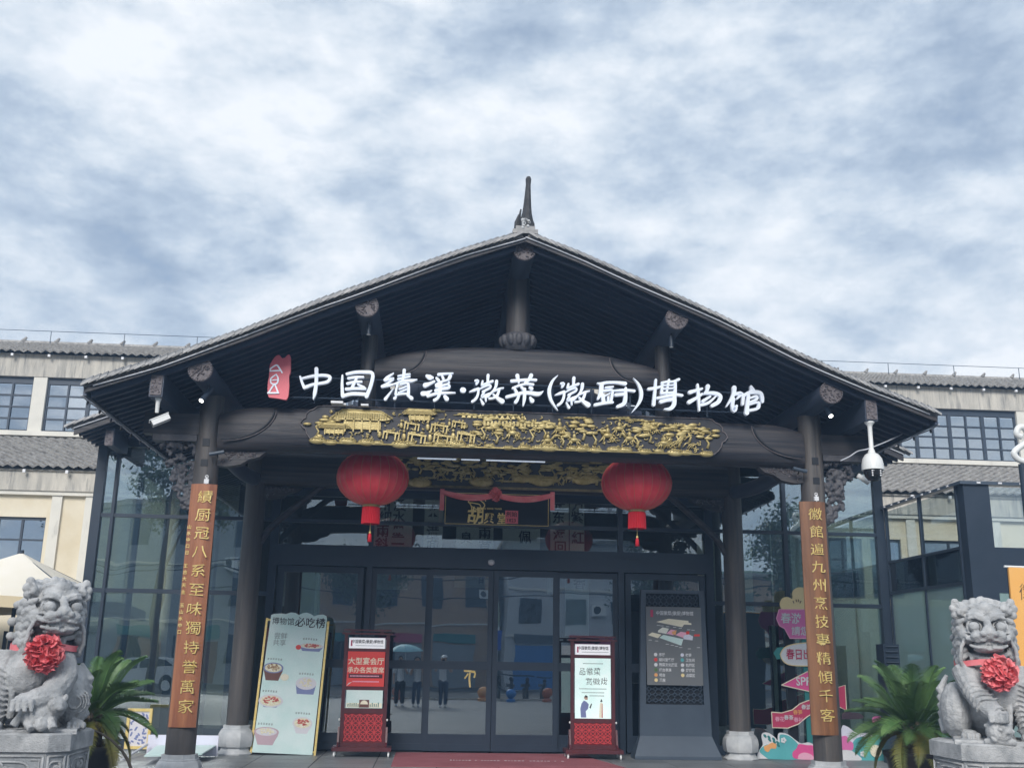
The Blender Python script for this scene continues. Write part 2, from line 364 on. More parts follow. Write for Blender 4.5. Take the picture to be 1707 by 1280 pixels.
def remeshed(mb,name,m,parent,voxel,smooth_it=1,local=True,disp=None):
    ob=mb.build(name,m,parent,local=local); par=ob.parent
    md=ob.modifiers.new('r','REMESH'); md.mode='VOXEL'; md.voxel_size=voxel; md.use_smooth_shade=True
    if smooth_it:
        ms=ob.modifiers.new('s','SMOOTH'); ms.iterations=smooth_it; ms.factor=.5
    ob.parent=None; me=evald(ob); ob.parent=par
    ob.modifiers.clear(); old=ob.data; ob.data=me; bpy.data.meshes.remove(old)
    if not me.materials: me.materials.append(MATS[m])
    me.polygons.foreach_set('use_smooth',[True]*len(me.polygons))
    if disp:
        n=len(me.vertices); co=[0.0]*(3*n); no=[0.0]*(3*n); me.vertices.foreach_get('co',co); me.vertices.foreach_get('normal',no)
        for i in range(0,3*n,3):
            d=disp(Vector(co[i:i+3])); co[i]+=no[i]*d; co[i+1]+=no[i+1]*d; co[i+2]+=no[i+2]*d
        me.vertices.foreach_set('co',co); me.update()
    return ob
XC=1.09
# ---------------------------------------------------------------- ground
g=MB(); g.add([(-600,-600,-.16),(600,-600,-.16),(600,600,-.16),(-600,600,-.16)],[(0,1,2,3)])
tag(g.build('ground','grout'),kind='structure')
g=MB(); g.box(-60,60,-34,-7,-.159,-.15); tag(g.build('road','asphalt'),kind='structure')
rd=COL.objects['road']
m=MB(); m.box(-45,45,-7.6,-7.45,-.149,-.145); m.build('edge_line','line_white',rd)
m=MB(); m.box(-60,60,-7.1,-6.95,-.15,-.02); m.build('kerb','concrete',rd)
for i in range(14):
    m=MB(); m.box(-40+i*6,-37+i*6,-17.1,-16.95,-.149,-.145); m.build('lane_marking','line_white',rd)
g=MB(); g.box(-60,60,-7,15.5,-.158,-.118); tag(g.build('forecourt','grout'),kind='structure')
g=MB(); g.box(-7.2,9.4,15.5,18.9,-.117,-.006); tag(g.build('porch_floor','grout'),kind='structure')
pf=COL.objects['porch_floor']; fc=COL.objects['forecourt']
def slab(w,d,t,nm,parent,x,y,z,src={}):
    k=(round(w,3),round(d,3))
    if k not in src:
        m=MB(); b=.006; m.add([(0,0,0),(w,0,0),(w,d,0),(0,d,0),(b,b,t),(w-b,b,t),(w-b,d-b,t),(b,d-b,t)],[(4,5,6,7),(0,1,5,4),(1,2,6,5),(2,3,7,6),(3,0,4,7)])
        o=m.build(nm,'paving',parent,local=True); src[k]=o; o.location=Vector((x,y,z))-wl(parent); return o
    return inst(src[k],parent,(x,y,z),name=nm)
for j in range(6):
    for i in range(18):
        x=-7.19+i*.92; y=15.51+j*.56
        slab(.908,.552,.006,'paving_slab',pf,x,y,-.006)
for j in range(3):
    for i in range(20): slab(.95,.62,.008,'paving_slab',fc,-8.2+i*.96,13.6+j*.63,-.118)
g=MB(); g.box(-60,60,-7,13.58,-.1175,-.111)
tag(g.build('forecourt_paving','slate',None),kind='structure')
# entrance mat with its pale, worn lettering
mt=MB(); q=[(-.50,16.2),(3.0,16.2),(2.72,17.66),(2.72,18.5),(-.50,18.5)]
vs=[(x,y,.002) for x,y in q]+[(x,y,.014) for x,y in q]; mt.add(vs,[(9,8,7,6,5)[::-1],(0,1,6,5),(1,2,7,6),(2,3,8,7),(3,4,9,8),(4,0,5,9)])
dm=mt.build('door_mat','mat_red'); tag(dm,'faded red mat lying on the grey floor before the glass doors','door mat')
mt=MB(); x=.38
for i in range(34):
    w=rnd.uniform(.02,.045)
    if rnd.random()<.8 or i<5: mt.box(x,x+w,17.15,17.15+rnd.uniform(.03,.09 if i<5 else .05),.0145,.0165)
    x+=w+.022
tag(mt.build('lettering','white',dm),kind='stuff')
# ---------------------------------------------------------------- entrance porch
porch=thing('entrance_porch','dark timber porch with gabled tile roof, round columns and carved beams','porch',(XC,14,0))
prof=[(0,7.13),(.8,6.83),(1.7,6.45),(2.6,6.06),(3.58,5.60),(4.6,5.17),(5.53,4.83)]
def pz(u):
    for (a,b),(c,d) in zip(prof,prof[1:]):
        if u<=c: return b+(d-b)*(u-a)/(c-a)
    return prof[-1][1]-(u-prof[-1][0])*.37
def pslope(u): return math.atan2(pz(u-.05)-pz(u+.05),.1) if u>.06 else math.atan2(pz(0)-pz(.1),.1)
YV,YB=12.97,17.7
for sgn in (-1,1):
    d=MB(); us=[i*.25 for i in range(23)]
    vs=[]
    for u in us:
        for y in (YV+.02,YB):
            for dz in (-.13,-.10): vs.append((XC+sgn*u,y,pz(u)+dz))
    fs=[]
    for i in range(len(us)-1):
        a=i*4;b=a+4
        for q in ((a,b,b+2,a+2),(a+1,a+3,b+3,b+1),(a,a+1,b+1,b),(a+2,b+2,b+3,a+3)): fs.append(q if sgn>0 else q[::-1])
    fs.append((0,2,3,1)); e=(len(us)-1)*4; fs.append((e,e+1,e+3,e+2))
    d.add(vs,fs); d.build('roof_deck','soffit',porch)
    # rafters that follow the slope
    m=MB(); vs=[];us2=[.12]+[i*.45 for i in range(1,12)]+[5.45]
    for u in us2:
        z=pz(u)-.132
        for y,dz in ((-.035,0),(.035,0),(.035,-.085),(-.035,-.085)): vs.append((sgn*u,y,z+dz))
    fs=[(3,2,1,0)] 
    for i in range(len(us2)-1):
        for j in range(4):
            a=i*4+j;b=i*4+(j+1)%4; fs.append((a,b,b+4,a+4) if sgn<0 else (b,a,a+4,b+4))
    e=(len(us2)-1)*4; fs.append((e,e+1,e+2,e+3)); m.add(vs,fs)
    r0=m.build('rafter','rafterwood',porch,local=True); r0.location=Vector((XC,YV+.12,0))-wl(porch)
    for k in range(1,24): inst(r0,porch,(XC,YV+.12+.2*k,0))
    # verge board, pale cable under the tiles, eave board with light strip
    m=MB(); pts=[(XC+sgn*u,pz(u)) for u in [i*.25 for i in range(23)]]
    for (x0,z0),(x1,z1) in zip(pts,pts[1:]):
        v=[(x0,YV-.02,z0-.165),(x1,YV-.02,z1-.165),(x1,YV+.03,z1-.165),(x0,YV+.03,z0-.165),(x0,YV-.02,z0-.10),(x1,YV-.02,z1-.10),(x1,YV+.03,z1-.10),(x0,YV+.03,z0-.10)]
        f=[(0,3,2,1),(4,5,6,7),(0,1,5,4),(2,3,7,6)]; m.add(v,f if sgn>0 else [q[::-1] for q in f])
    m.build('verge_board','wood_x',porch)
    m=MB(); m.tube([(XC+sgn*u,YV-.035,pz(u)-.118+.012*math.sin(u*2.6+sgn)) for u in [i*.2 for i in range(28)]],.011,6); m.build('light_cable','cable',porch,True)
    m=MB(); ue=5.50; m.box(XC+sgn*ue-.02,XC+sgn*ue+.02,YV,YB,pz(ue)-.20,pz(ue)-.10); m.build('eave_board','wood_y',porch)
    m=MB(); m.tube([(XC+sgn*(ue+.035),YV+y*.3,pz(ue)-.20-.012*(y%2)) for y in range(16)],.010,6)
    m.build('light_cable','cable',porch,True)
    m=MB()
    for k in range(9): m.ell((XC+sgn*(ue+.035),YV+.25+k*.5,pz(ue)-.235),(.018,.018,.03),6,5)
    tag(m.build('small_lamp_row','cam_black',porch),kind='stuff')
# round purlins with carved ends, square end beams
def purlin(u,z,r=.15,parent=None,y0=13.1,y1=17.9,mm='wood_y'):
    x=XC+u; m=MB(); m.lathe((x,0,z),[(r*.96,y0+.01),(r,y0+.03),(r,y1)],24,'Y'); p=m.build('purlin',mm,parent,'auto')
    d=MB(); d.lathe((x,0,z),[(r*1.03,y0-.02),(r*1.03,y0+.009)],28,'Y')
    d.lathe((x,0,z),[(r*1.03,y0-.035),(r*.93,y0-.035)][::-1],28,'Y') if 0 else None
    for k in range(28):
        a=2*math.pi*k/28; d.ell((x+math.cos(a)*r*.95,y0-.022,z+math.sin(a)*r*.95),(r*.10,.016,r*.10),6,4)
    rr=random.Random(int(u*10)+50)
    for k in range(34):
        a=rr.uniform(0,6.28); q=math.sqrt(rr.random())*r*.78; an=rr.uniform(0,3.14)
        d.ell((x+math.cos(a)*q,y0-.022,z+math.sin(a)*q),(rr.uniform(.012,.03)*r/.15,.02,.010*r/.15),6,4,Matrix.Rotation(an,3,'Y'))
    d.build('carved_disc','carved_end',p); return p
purlin(0,6.90,.152,porch)
for s in (-1,1):
    purlin(s*2.07,6.01,.150,porch); purlin(s*4.14,5.06,.152,porch)
    m=MB(); x=XC+s*4.66; m.box(x-.085,x+.085,13.06,17.7,4.68,4.98); e=m.build('end_beam','wood_y',porch)
    d=MB(); d.box(x-.07,x+.07,13.045,13.062,4.70,4.96)
    rr=random.Random(5+s)
    for k in range(22): d.ell((x+rr.uniform(-.055,.055),13.045,rr.uniform(4.72,4.94)),(rr.uniform(.01,.022),.012,.008),6,4,Matrix.Rotation(rr.uniform(0,3.1),3,'Y'))
    d.build('carved_block','carved_end',e)
# verge tiles (every one its own object) and the field of tiles behind
def tile_mesh(L_,r,t=.018,n=5,flat=.75):
    m=MB(); vs=[];fs=[]
    for xx in (0,L_):
        for rr_ in (r,r-t):
            for j in range(n+1):
                a=math.pi*j/n; vs.append((xx,-math.cos(a)*rr_,math.sin(a)*rr_*flat+ (0.012 if xx==0 else -.012)))
    k=n+1
    for j in range(n):
        fs.append((j,j+1,2*k+j+1,2*k+j)); fs.append((k+j,3*k+j,3*k+j+1,k+j+1)); fs.append((j,k+j,k+j+1,j+1)); fs.append((2*k+j,2*k+j+1,3*k+j+1,3*k+j))
    fs.append((0,2*k,3*k,k)); fs.append((n,k+n,3*k+n,2*k+n)); m.add(vs,fs); return m
protos={}
def vtile(sgn,u,y,matn,dz=0,size=.085,nm='roof_tile'):
    key=(matn,size)
    if key not in protos:
        o=tile_mesh(.145,size,.022).build(nm,matn,porch,local=True); protos[key]=o; first=True
    else: first=False
    a=pslope(u)
    # tile runs down slope; upper end at u
    rot=(0,a,0) if sgn>0 else (0,a,math.pi)
    loc=(XC+sgn*u,y,pz(u)+dz)
    if first:
        o.location=Vector(loc)-wl(porch); o.rotation_euler=rot; return o
    return inst(protos[key],porch,loc,rot)
for sgn in (-1,1):
    n=int(5.5/.15)
    for k in range(61):
        u=.03+k*.0895
        jit=rnd.uniform(-.006,.006)
        vtile(sgn,u,YV-.02+jit,'tile_pale',-.070,.072)
        vtile(sgn,u+.04,YV+.15+jit,'tile',.012,.080)
    M_=MB(); b_=tile_mesh(.16,.085)
    for k in range(61):
        u=.05+k*.0895; a=pslope(u); M=Matrix.Translation((XC+sgn*u,YV+.36,pz(u)))@Matrix.Rotation(0 if sgn>0 else math.pi,4,'Z')@Matrix.Rotation(a,4,'Y'); M_.add([M@Vector(v) for v in b_.v],b_.f)
    tag(M_.build('inner_verge_tiles','tile',porch),kind='stuff')
        # flat courses bedded under the verge tiles: thin dark steps
    m=MB()
    for k in range(int(5.5/.075)):
        u=.03+k*.075; a=pslope(u); x=XC+sgn*u; z=pz(u)-.075
        M=Matrix.Translation((x,0,z))@Matrix.Rotation(a if sgn>0 else -a,4,'Y')
        m.box(-.08 if sgn<0 else 0,0 if sgn<0 else .08,YV+.0,YB,-.012,.012,M)
    tag(m.build('pan_tile_courses','tile_dark',porch),kind='stuff')
    m=MB(); row=0; y=YV+.60
    base=tile_mesh(.20,.085)
    while y<YB:
        for k in range(0,n):
            u=.04+k*.15; a=pslope(u); M=Matrix.Translation((XC+sgn*u,y,pz(u)-.01))@Matrix.Rotation(0 if sgn>0 else math.pi,4,'Z')@Matrix.Rotation(a,4,'Y')
            m.add([M@Vector(v) for v in base.v],base.f)
        y+=.2
    tag(m.build('roof_tiles_behind','tile',porch),kind='stuff')
# ridge and its upswept finial
m=MB(); m.box(XC-.10,XC+.10,YV+.05,YB,7.10,7.20); 
for k in range(46):
    y=YV+.08+k*.1; m.box(XC-.075,XC+.075,y,y+.07,7.20,7.26)
m.build('ridge','tile',porch)
m=MB(); m.box(XC-.17,XC+.17,YV-.01,YV+.12,7.09,7.15); m.box(XC-.13,XC+.13,YV+.0,YV+.11,7.15,7.20); m.build('ridge_end_tiles','tile_pale',porch)
fin=MB()
prf=[(7.18,.105,.10),(7.26,.10,.11),(7.34,.085,.10),(7.42,.066,.09),(7.52,.055,.085),(7.62,.047,.075),(7.72,.040,.065),(7.82,.034,.055),(7.90,.040,.05),(7.925,.030,.045)]
vs=[];n=10
for z,rx,ry in prf:
    for j in range(n):
        a=2*math.pi*j/n; vs.append((XC+.02+math.cos(a)*rx+(z-7.2)*.02,YV+.1+math.sin(a)*ry-(z-7.2)*.10,z))
fs=[(i*n+j,i*n+(j+1)%n,(i+1)*n+(j+1)%n,(i+1)*n+j) for i in range(len(prf)-1) for j in range(n)]+[tuple(range(n))[::-1],tuple(range((len(prf)-1)*n,len(prf)*n))]
fin.add(vs,fs); fo=fin.build('ridge_finial','finial',porch,'auto')
m=MB()
for dx,h,w in ((-.115,.22,.030),(.10,.20,.028),(-.085,.30,.022),(.075,.24,.022)):
    m.tube([(XC+dx,YV+.08,7.16),(XC+dx*1.02,YV+.07,7.16+h*.5),(XC+dx*.72,YV+.05,7.16+h)],[w*1.2,w,w*.5],7)
m.build('side_fins','finial',fo,True)
m=MB()
for k in range(16): m.ell((XC+rnd.uniform(-.05,.05),YV+.01,7.17+rnd.uniform(0,.13)),(.028,.03,.024),6,5)
m.build('mortar_patch','stone_pale',fo,True)
# ---- columns
def column(x,y,z0,ztop,r0,r1,nm='column'):
    prof_=[(r0*1.0,z0),(r0*1.01,z0+.5),(r0*.99,z0+1.8),(r1*1.02,ztop-1.2),(r1,ztop)]
    m=MB(); m.lathe((x,y,0),prof_,28); return m.build(nm,'colwood',porch,'auto')
def cbase(x,y,z,h,r,parent):
    p=[(r*.99,0),(r*1.02,.04),(r*.86,.14),(r*.80,.22),(r*.80,.24),(r*.95,.27),(r*1.0,.36),(r*1.03,.55),(r*.99,.72),(r*.90,.82),(r*.86,.84),(r*.86,.87),(r*.78,.885),(r*.78,1.0)]
    m=MB(); m.lathe((x,y,z),[(a,b*h) for a,b in p],8,'Z',math.pi/8); b=m.build('column_base','stone_pale',parent,'auto')
    return b
XL,XR=-3.06,5.24
for x in (XL,XR):
    c=column(x,14,.34,4.93,.183,.158); cbase(x,14,-.111,.45,.285,c)
    for zz,h in ((4.22,.10),(3.95,.09)):
        m=MB(); m.box(x-.045,x+.045,13.835,13.87,zz,zz+h); m.build('mortise_slot','dark',c)
    c=column(x,17.98,.45,4.95,.178,.17); cbase(x,17.98,0,.45,.29,c)
def beam(parent,x0,x1,zf,y,dep,mm,nm,n=40,pw=3.0):
    """log beam with a rounded-square section; zf(t)->(zlow,zhigh)"""
    m=MB(); vs=[];k=16
    for i in range(n+1):
        t=i/n; x=x0+(x1-x0)*t; zl,zh,dd=zf(t); zc=(zl+zh)/2; hh=(zh-zl)/2
        for j in range(k):
            a=2*math.pi*(j+.5)/k; c,s_=math.cos(a),math.sin(a)
            cy=math.copysign(abs(c)**(2/pw),c); cz=math.copysign(abs(s_)**(2/pw),s_)
            vs.append((x,y+cy*dep*dd,zc+cz*hh))
    fs=[(i*k+j,(i+1)*k+j,(i+1)*k+(j+1)%k,i*k+(j+1)%k) for i in range(n) for j in range(k)]+[tuple(range(k)),tuple(range(n*k,(n+1)*k))[::-1]]
    m.add(vs,fs); return m.build(nm,mm,parent,'auto')
def mz(t):
    e=min(t,1-t)*7.9                     # distance in metres from the end
    lo=4.20-.05*max(0,1-e/1.1)+.0; hi=4.79-.10*max(0,1-e/.55)**2
    return lo,hi,1-.25*max(0,1-e/.25)
mb_=beam(porch,XL+.14,XR-.14,mz,14,.22,'wood_x','moon_beam')
def crescent(parent,xe,sgn,z0,z1,y,wd=.5,r=.012):
    pts=[(xe+sgn*(wd*math.sin(t*math.pi/2)),y-.012,z0+(z1-z0)*(1-math.cos(t*math.pi/2))) for t in [i/12 for i in range(13)]]
    m=MB(); m.tube(pts,[.006]+[r]*11+[.004],6,sq=1); m.build('crescent_carving','dark',parent,True)
    m=MB(); m.tube([(p[0]+sgn*.022,p[1]+.002,p[2]-.014) for p in pts],[.004]+[r*.5]*11+[.003],6); m.build('crescent_edge','carved_end',parent,True)
crescent(mb_,XL+.20,1,4.30,4.74,13.78,.68,.014); crescent(mb_,XR-.20,-1,4.30,4.74,13.78,.68,.014)
# upper bowed beam, struts, lotus
def uz(t):
    e=min(t,1-t); lo=5.24; hi=5.53+.23*(1-(1-min(1,e/.42))**2.2); return lo,hi,1-.2*max(0,1-e/.05)
ub=beam(porch,XC-1.98,XC+1.98,uz,14,.18,'wood_x','upper_beam')
crescent(ub,XC-1.72,1,5.30,5.66,13.83,.42); crescent(ub,XC+1.72,-1,5.30,5.66,13.83,.42)
for s in (-1,1):
    m=MB(); m.lathe((XC+s*2.07,14,0),[(.12,4.74),(.115,5.2),(.11,5.88)],20); m.build('strut','wood',porch,'auto')
    # slim tie beams outward of the columns
    m=MB(); m.box(XC+s*4.14-.02,XC+s*5.0,13.9,14.08,4.38,4.66) if s>0 else m.box(XC-5.0,XC-4.14+.02,13.9,14.08,4.38,4.66); m.build('outrigger_beam','wood_x',porch)
m=MB(); m.lathe((XC,14,0),[(.17,5.72),(.172,6.2),(.16,6.8)],24); ks=m.build('king_post','wood',porch,'auto')
m=MB(); m.lathe((XC,14,0),[(.12,5.70),(.20,5.74),(.235,5.84),(.24,5.93),(.20,5.97)],20)
for k in range(12):
    a=2*math.pi*k/12; m.ell((XC+math.cos(a)*.215,14+math.sin(a)*.215,5.86),(.055,.055,.095),8,6,Matrix.Rotation(a,3,'Z')@Matrix.Rotation(.25,3,'Y'))
m.build('lotus_carving','carved',ks,True)
# second truss over the inner columns and the dark gable wall
def mz2(t): return 4.35,4.93,1
b2=beam(porch,XL+.1,XR-.1,mz2,17.98,.2,'wood_x','inner_beam')
m=MB(); NP=36
for i in range(NP):
    x0=XC-5.2+i*10.4/NP; x1=x0+10.4/NP-.008; u=max(abs(x0-XC),abs(x1-XC)); z1=pz(u)-.14
    m=MB(); m.box(x0,x1,18.10,18.14,4.95,max(4.97,z1))
    m.build('gable_plank','soffit',porch)
m=MB(); m.prism([(XC-5.2,4.94),(XC+5.2,4.94),(XC+5.2,pz(5.2)-.15),(XC+3,pz(3)-.15),(XC,pz(0)-.15),(XC-3,pz(3)-.15),(XC-5.2,pz(5.2)-.15)],18.16,18.19); m.build('gable_backing','dark',porch)
for s in (-1,1):
    x=XC+s*4.15
    for (y,zt) in ((14,4.2),(17.98,4.35)):       # carved sparrow braces inside the columns
        m=MB(); poly=[(x-s*.15,zt-.02),(x-s*.78,zt-.02),(x-s*.70,zt-.09),(x-s*.56,zt-.13),(x-s*.46,zt-.20),(x-s*.28,zt-.235),(x-s*.15,zt-.225)]
        m.prism(poly,y-.075,y+.075); br=m.build('bracket','wood_x',porch)
        rr=random.Random(3); d=MB()
        for k in range(38):
            t=rr.random(); xx=x-s*(.2+t*.46); zz=zt-.035-rr.random()*(.18-.14*t)
            d.tube([(xx+math.cos(a)*.022,y-.078,zz+math.sin(a)*.013) for a in [rr.uniform(0,3)+q*.7 for q in range(5)]],.0075,5)
        tag(d.build('scroll_carving','carved_end',br,True),kind='stuff')
    # big openwork carved brace outside the front column
    def openwork(x,s,y,zt,seed,sc=1.0):
        rr=random.Random(seed); m=MB()
        for k in range(70):
            t=rr.random(); w=(.52*(1-t)**.75+.06)*sc; xx=x+s*(.14+rr.random()*w); zz=zt-t*1.02*sc
            c0=rr.uniform(0,6.28); rad=rr.uniform(.03,.075)*sc
            m.tube([(xx+math.cos(c0+q*.75)*rad*(1-q*.09),y+rr.uniform(-.05,.02),zz+math.sin(c0+q*.75)*rad*(1-q*.09)) for q in range(7)],[.026*sc,.030*sc,.030*sc,.026*sc,.022*sc,.018*sc,.010*sc],6)
        for k in range(18):
            t=rr.random(); w=(.45*(1-t)**.8+.05)*sc
            m.ell((x+s*(.14+rr.random()*w),y,zt-t*.98*sc),(.055*sc,.06,.05*sc),8,6)
        return remeshed(m,'carved_brace','carved',porch,.011,1,local=False)
    openwork(x,s,14.0,4.30,11+s,.88)
    m=MB(); m.box(min(x+s*.14,x+s*.72),max(x+s*.14,x+s*.72),13.9,14.1,4.29,4.375); m.build('brace_cap','carved',porch)
# curved knee braces at the inner columns
for s in (-1,1):
    x=XC+s*4.15
    m=MB(); pts=[(x,14.15,4.45),(x,14.9,4.36),(x,15.9,4.33),(x,16.9,4.36),(x,17.8,4.45)]; m.tube(smooth_pl(pts),.09,10,sq=1.4); m.build('tie_beam','wood_y',porch,True)
    m=MB(); pts=[(x-s*.12,17.98,3.35),(x-s*.28,17.98,3.62),(x-s*.62,17.98,3.95),(x-s*1.0,17.98,4.28),(x-s*1.15,17.98,4.4)]; m.tube(smooth_pl(pts),[.05]*1+[.07]*14+[.09]*2,10,sq=.8); m.build('knee_brace','wood_x',porch,True)
# ---------------------------------------------------------------- gilded carving on the main beam
def pine(m,x,z,y,s,rr):
    m.tube([(x,y,z),(x+.02*s,y,z+.06*s),(x-.02*s,y,z+.12*s),(x+.05*s,y,z+.17*s)],[.018*s,.014*s,.012*s,.007*s],6)
    for k in range(6): m.ell((x+rr.uniform(-.13,.15)*s,y-.008,z+rr.uniform(.11,.22)*s),(.055*s,.022,.020*s),8,5)
def horse(m,x,z,y,s,rr):
    d=rr.choice((-1,1))
    m.ell((x,y-.01,z+.07*s),(.055*s,.03,.028*s),8,6)
    m.tube([(x+d*.045*s,y-.01,z+.08*s),(x+d*.075*s,y-.012,z+.125*s),(x+d*.105*s,y-.012,z+.118*s)],[.02*s,.014*s,.010*s],6)
    for a,b in ((.04,.05),(.03,.015),(-.04,-.05),(-.03,-.012)): m.tube([(x+d*a*s,y-.01,z+.06*s),(x+d*(a+b*.4)*s,y-.01,z+.03*s),(x+d*(a+b)*s,y-.01,z)],[.012*s,.008*s,.006*s],5)
    m.tube([(x-d*.05*s,y-.01,z+.08*s),(x-d*.09*s,y-.01,z+.05*s)],[.010*s,.004*s],5)
    m.ell((x,y-.02,z+.115*s),(.022*s,.022,.034*s),7,6); m.ell((x+d*.005*s,y-.022,z+.165*s),.016*s,7,5)
def table(m,x,z,y,s,rr):
    M=Matrix.Translation((x,y,z))@Matrix.Rotation(.12,4,'Y')
    m.box(-.10*s,.10*s,-.03,.012,.075*s,.095*s,M)
    for a in (-.09,.09,-.05,.05): m.box((a-.008)*s,(a+.008)*s,-.028,0,0,.08*s,M)
    for k in range(3): m.ell((x+rr.uniform(-.07,.07)*s,y-.015,z+.108*s),(.02*s,.018,.014*s),6,5)
    m.ell((x-.13*s,y-.01,z+.06*s),(.025*s,.022,.04*s),6,5); m.ell((x-.13*s,y-.012,z+.12*s),.018*s,6,5)
def cloud(m,x,z,y,s,rr):
    for k in range(5): m.ell((x+(k-2)*.045*s,y,z+rr.uniform(-.008,.012)*s),(.035*s,.014,.016*s),7,5)
    m.tube([(x-.16*s,y,z-.008),(x+.17*s,y,z-.004)],.007*s,5)
def mound(m,x,z,y,s,rr):
    m.ell((x,y,z),(.15*s,.03,.06*s),10,6)
    for k in range(4): m.tube([(x-.10*s+k*.05*s,y-.028,z+.01),(x-.06*s+k*.05*s,y-.03,z+.05*s),(x+.0*s+k*.04*s,y-.026,z+.012)],.006*s,5)
def house(m,x,z,y,s,rr):
    m.box(x-.18*s,x+.20*s,y-.02,y+.01,z+.03*s,z+.11*s)
    for k in range(5): m.box(x-.17*s+k*.085*s,x-.155*s+k*.085*s,y-.035,y,z,z+.14*s)
    M=Matrix.Translation((x,y-.02,z+.155*s))@Matrix.Rotation(.25,4,'X')
    m.prism([(x-.29*s,z+.125*s),(x+.24*s,z+.125*s),(x+.30*s,z+.14*s),(x+.20*s,z+.215*s),(x-.19*s,z+.225*s)],y-.035,y)
    m.tube([(x-.31*s,y-.03,z+.14*s),(x-.20*s,y-.03,z+.23*s),(x+.20*s,y-.03,z+.22*s),(x+.32*s,y-.03,z+.15*s)],.010*s,5)
    for k in range(22): m.box((-.265+k*.0245)*s,(-.253+k*.0245)*s,-.028,0,-.01,.048*s,M)
gp=thing('gilded_beam_panel','long dark panel of gilded carving, tables, pines and horsemen, set on the front beam','carved panel',(XC,13.77,4.2))
x0,x1,z0,z1=-1.83,3.99,4.29,4.80
def outl(x0,x1,z0,z1):
    w=x1-x0;h=z1-z0; o=[]
    L_=[(.0,.50),(.02,.62),(.045,.66),(.045,.76),(.07,.85),(.11,.90),(.14,.98),(.20,1.0)]
    L2=[(.0,.50),(.025,.40),(.05,.36),(.06,.24),(.09,.12),(.13,.02),(.17,0)]
    o+=[(x0+a*h*3,z0+b*h) for a,b in L_]; o+=[(x1-a*h*3,z0+b*h) for a,b in L_[::-1]]; o+=[(x1-a*h*3,z0+b*h) for a,b in L2[1:]]; o+=[(x0+a*h*3,z0+b*h) for a,b in L2[:0:-1]]
    return o
o=outl(x0,x1,z0,z1)
m=MB(); m.prism(o,13.765,13.80); m.build('panel_ground','panel_dark',gp)
m=MB(); m.tube([(a,13.755,b) for a,b in o]+[(o[0][0],13.755,o[0][1])],.008,6); m.build('panel_moulding','carved_end',gp,True)
rr=random.Random(12); m=MB(); Y0=13.752
for x in [x0+.25+i*.21 for i in range(26)]:
    mound(m,x+rr.uniform(-.06,.06),z0+.012+rr.uniform(0,.03),Y0+.008,rr.uniform(.45,1.0),rr)
m.box(x0+.28,x1-.25,Y0-.01,Y0+.02,z0-.005,z0+.016); m.build('hills','gold',gp,True)
m=MB(); house(m,-1.02,4.45,Y0,1.30,rr); house(m,-.25,4.62,Y0,.75,rr); house(m,-1.38,4.40,Y0,.7,rr) ; m.build('pavilion','gold',gp)
m=MB(); 
for x,z,s in ((-.62,4.36,1.0),(-.35,4.50,.9),(-.28,4.33,1.1),(.02,4.48,1.0),(.07,4.33,1.1),(.38,4.36,1.1),(.28,4.55,.8)): table(m,x,z,Y0,s*1.15,rr)
m.build('banquet_tables','gold',gp)
m=MB()
for x,z,s in ((-1.60,4.38,1.1),(-1.45,4.46,1.0),(.62,4.40,1.3),(.80,4.36,1.2),(1.28,4.40,1.2),(1.45,4.45,1.2),(1.98,4.44,1.3),(2.14,4.38,1.2),(2.72,4.36,1.3),(2.9,4.44,1.2),(3.3,4.38,1.3),(3.45,4.46,1.2),(3.70,4.38,1.2),(.45,4.36,1.0),(1.7,4.36,1.0)): pine(m,x,z,Y0,s,rr)
for k in range(14): m.ell((-1.5+rr.uniform(-.12,.30),Y0,4.42+rr.uniform(-.06,.25)),(.05,.02,.025),7,5)
m.build('pine_trees','gold',gp,True)
m=MB()
for x,z,s in ((1.02,4.42,1.25),(1.15,4.60,1.0),(1.66,4.50,1.25),(1.86,4.36,1.1),(2.32,4.42,1.35),(2.48,4.53,1.2),(2.62,4.40,1.2),(2.95,4.56,1.1),(1.5,4.34,1.1),(3.1,4.36,1.1)): horse(m,x,z,Y0,s,rr)
m.build('horsemen','gold',gp,True)
m=MB()
for x,z in ((.40,4.74),(.62,4.73),(.95,4.76),(1.9,4.75),(2.5,4.76),(2.75,4.74),(2.95,4.70),(3.3,4.69),(3.55,4.66),(-.1,4.78),(3.62,4.60),(3.2,4.62),(.8,4.70)): cloud(m,x,z,Y0,1.15,rr)
for k in range(12): m.add([(.35+k*.075-.03,Y0-.01,4.70),(.35+k*.075+.03,Y0-.01,4.70),(.35+k*.075,Y0-.005,4.76)],[(0,1,2)])
m.build('clouds','gold',gp,True)
m=MB()
for k in range(20): m.box(.62+k*.05,.65+k*.05,Y0-.02,Y0+.01,4.60,4.665)
m.box(.60,1.66,Y0-.012,Y0+.01,4.62,4.632); m.build('long_wall','gold',gp)
m=MB()
for k in range(26):
    x=3.02+rr.random()*.5; z=4.34+rr.random()*.16; m.tube([(x,Y0-.01,z),(x+.04,Y0-.02,z+.05),(x+.10,Y0-.01,z+.07)],.008,5)
m.build('waterfall_rocks','gold',gp,True)
m=MB()
for k in range(430):
    x=rr.uniform(x0+.35,x1-.35); z=z0+.05+rr.random()**1.2*.40; a=rr.uniform(0,6); q=rr.uniform(.012,.03)
    m.tube([(x+q*math.cos(a+j*.8),Y0-.006,z+q*.7*math.sin(a+j*.8)) for j in range(5)],[.005,.008,.009,.007,.004],5)
tag(m.build('fine_carving','gold',gp,True),kind='stuff')
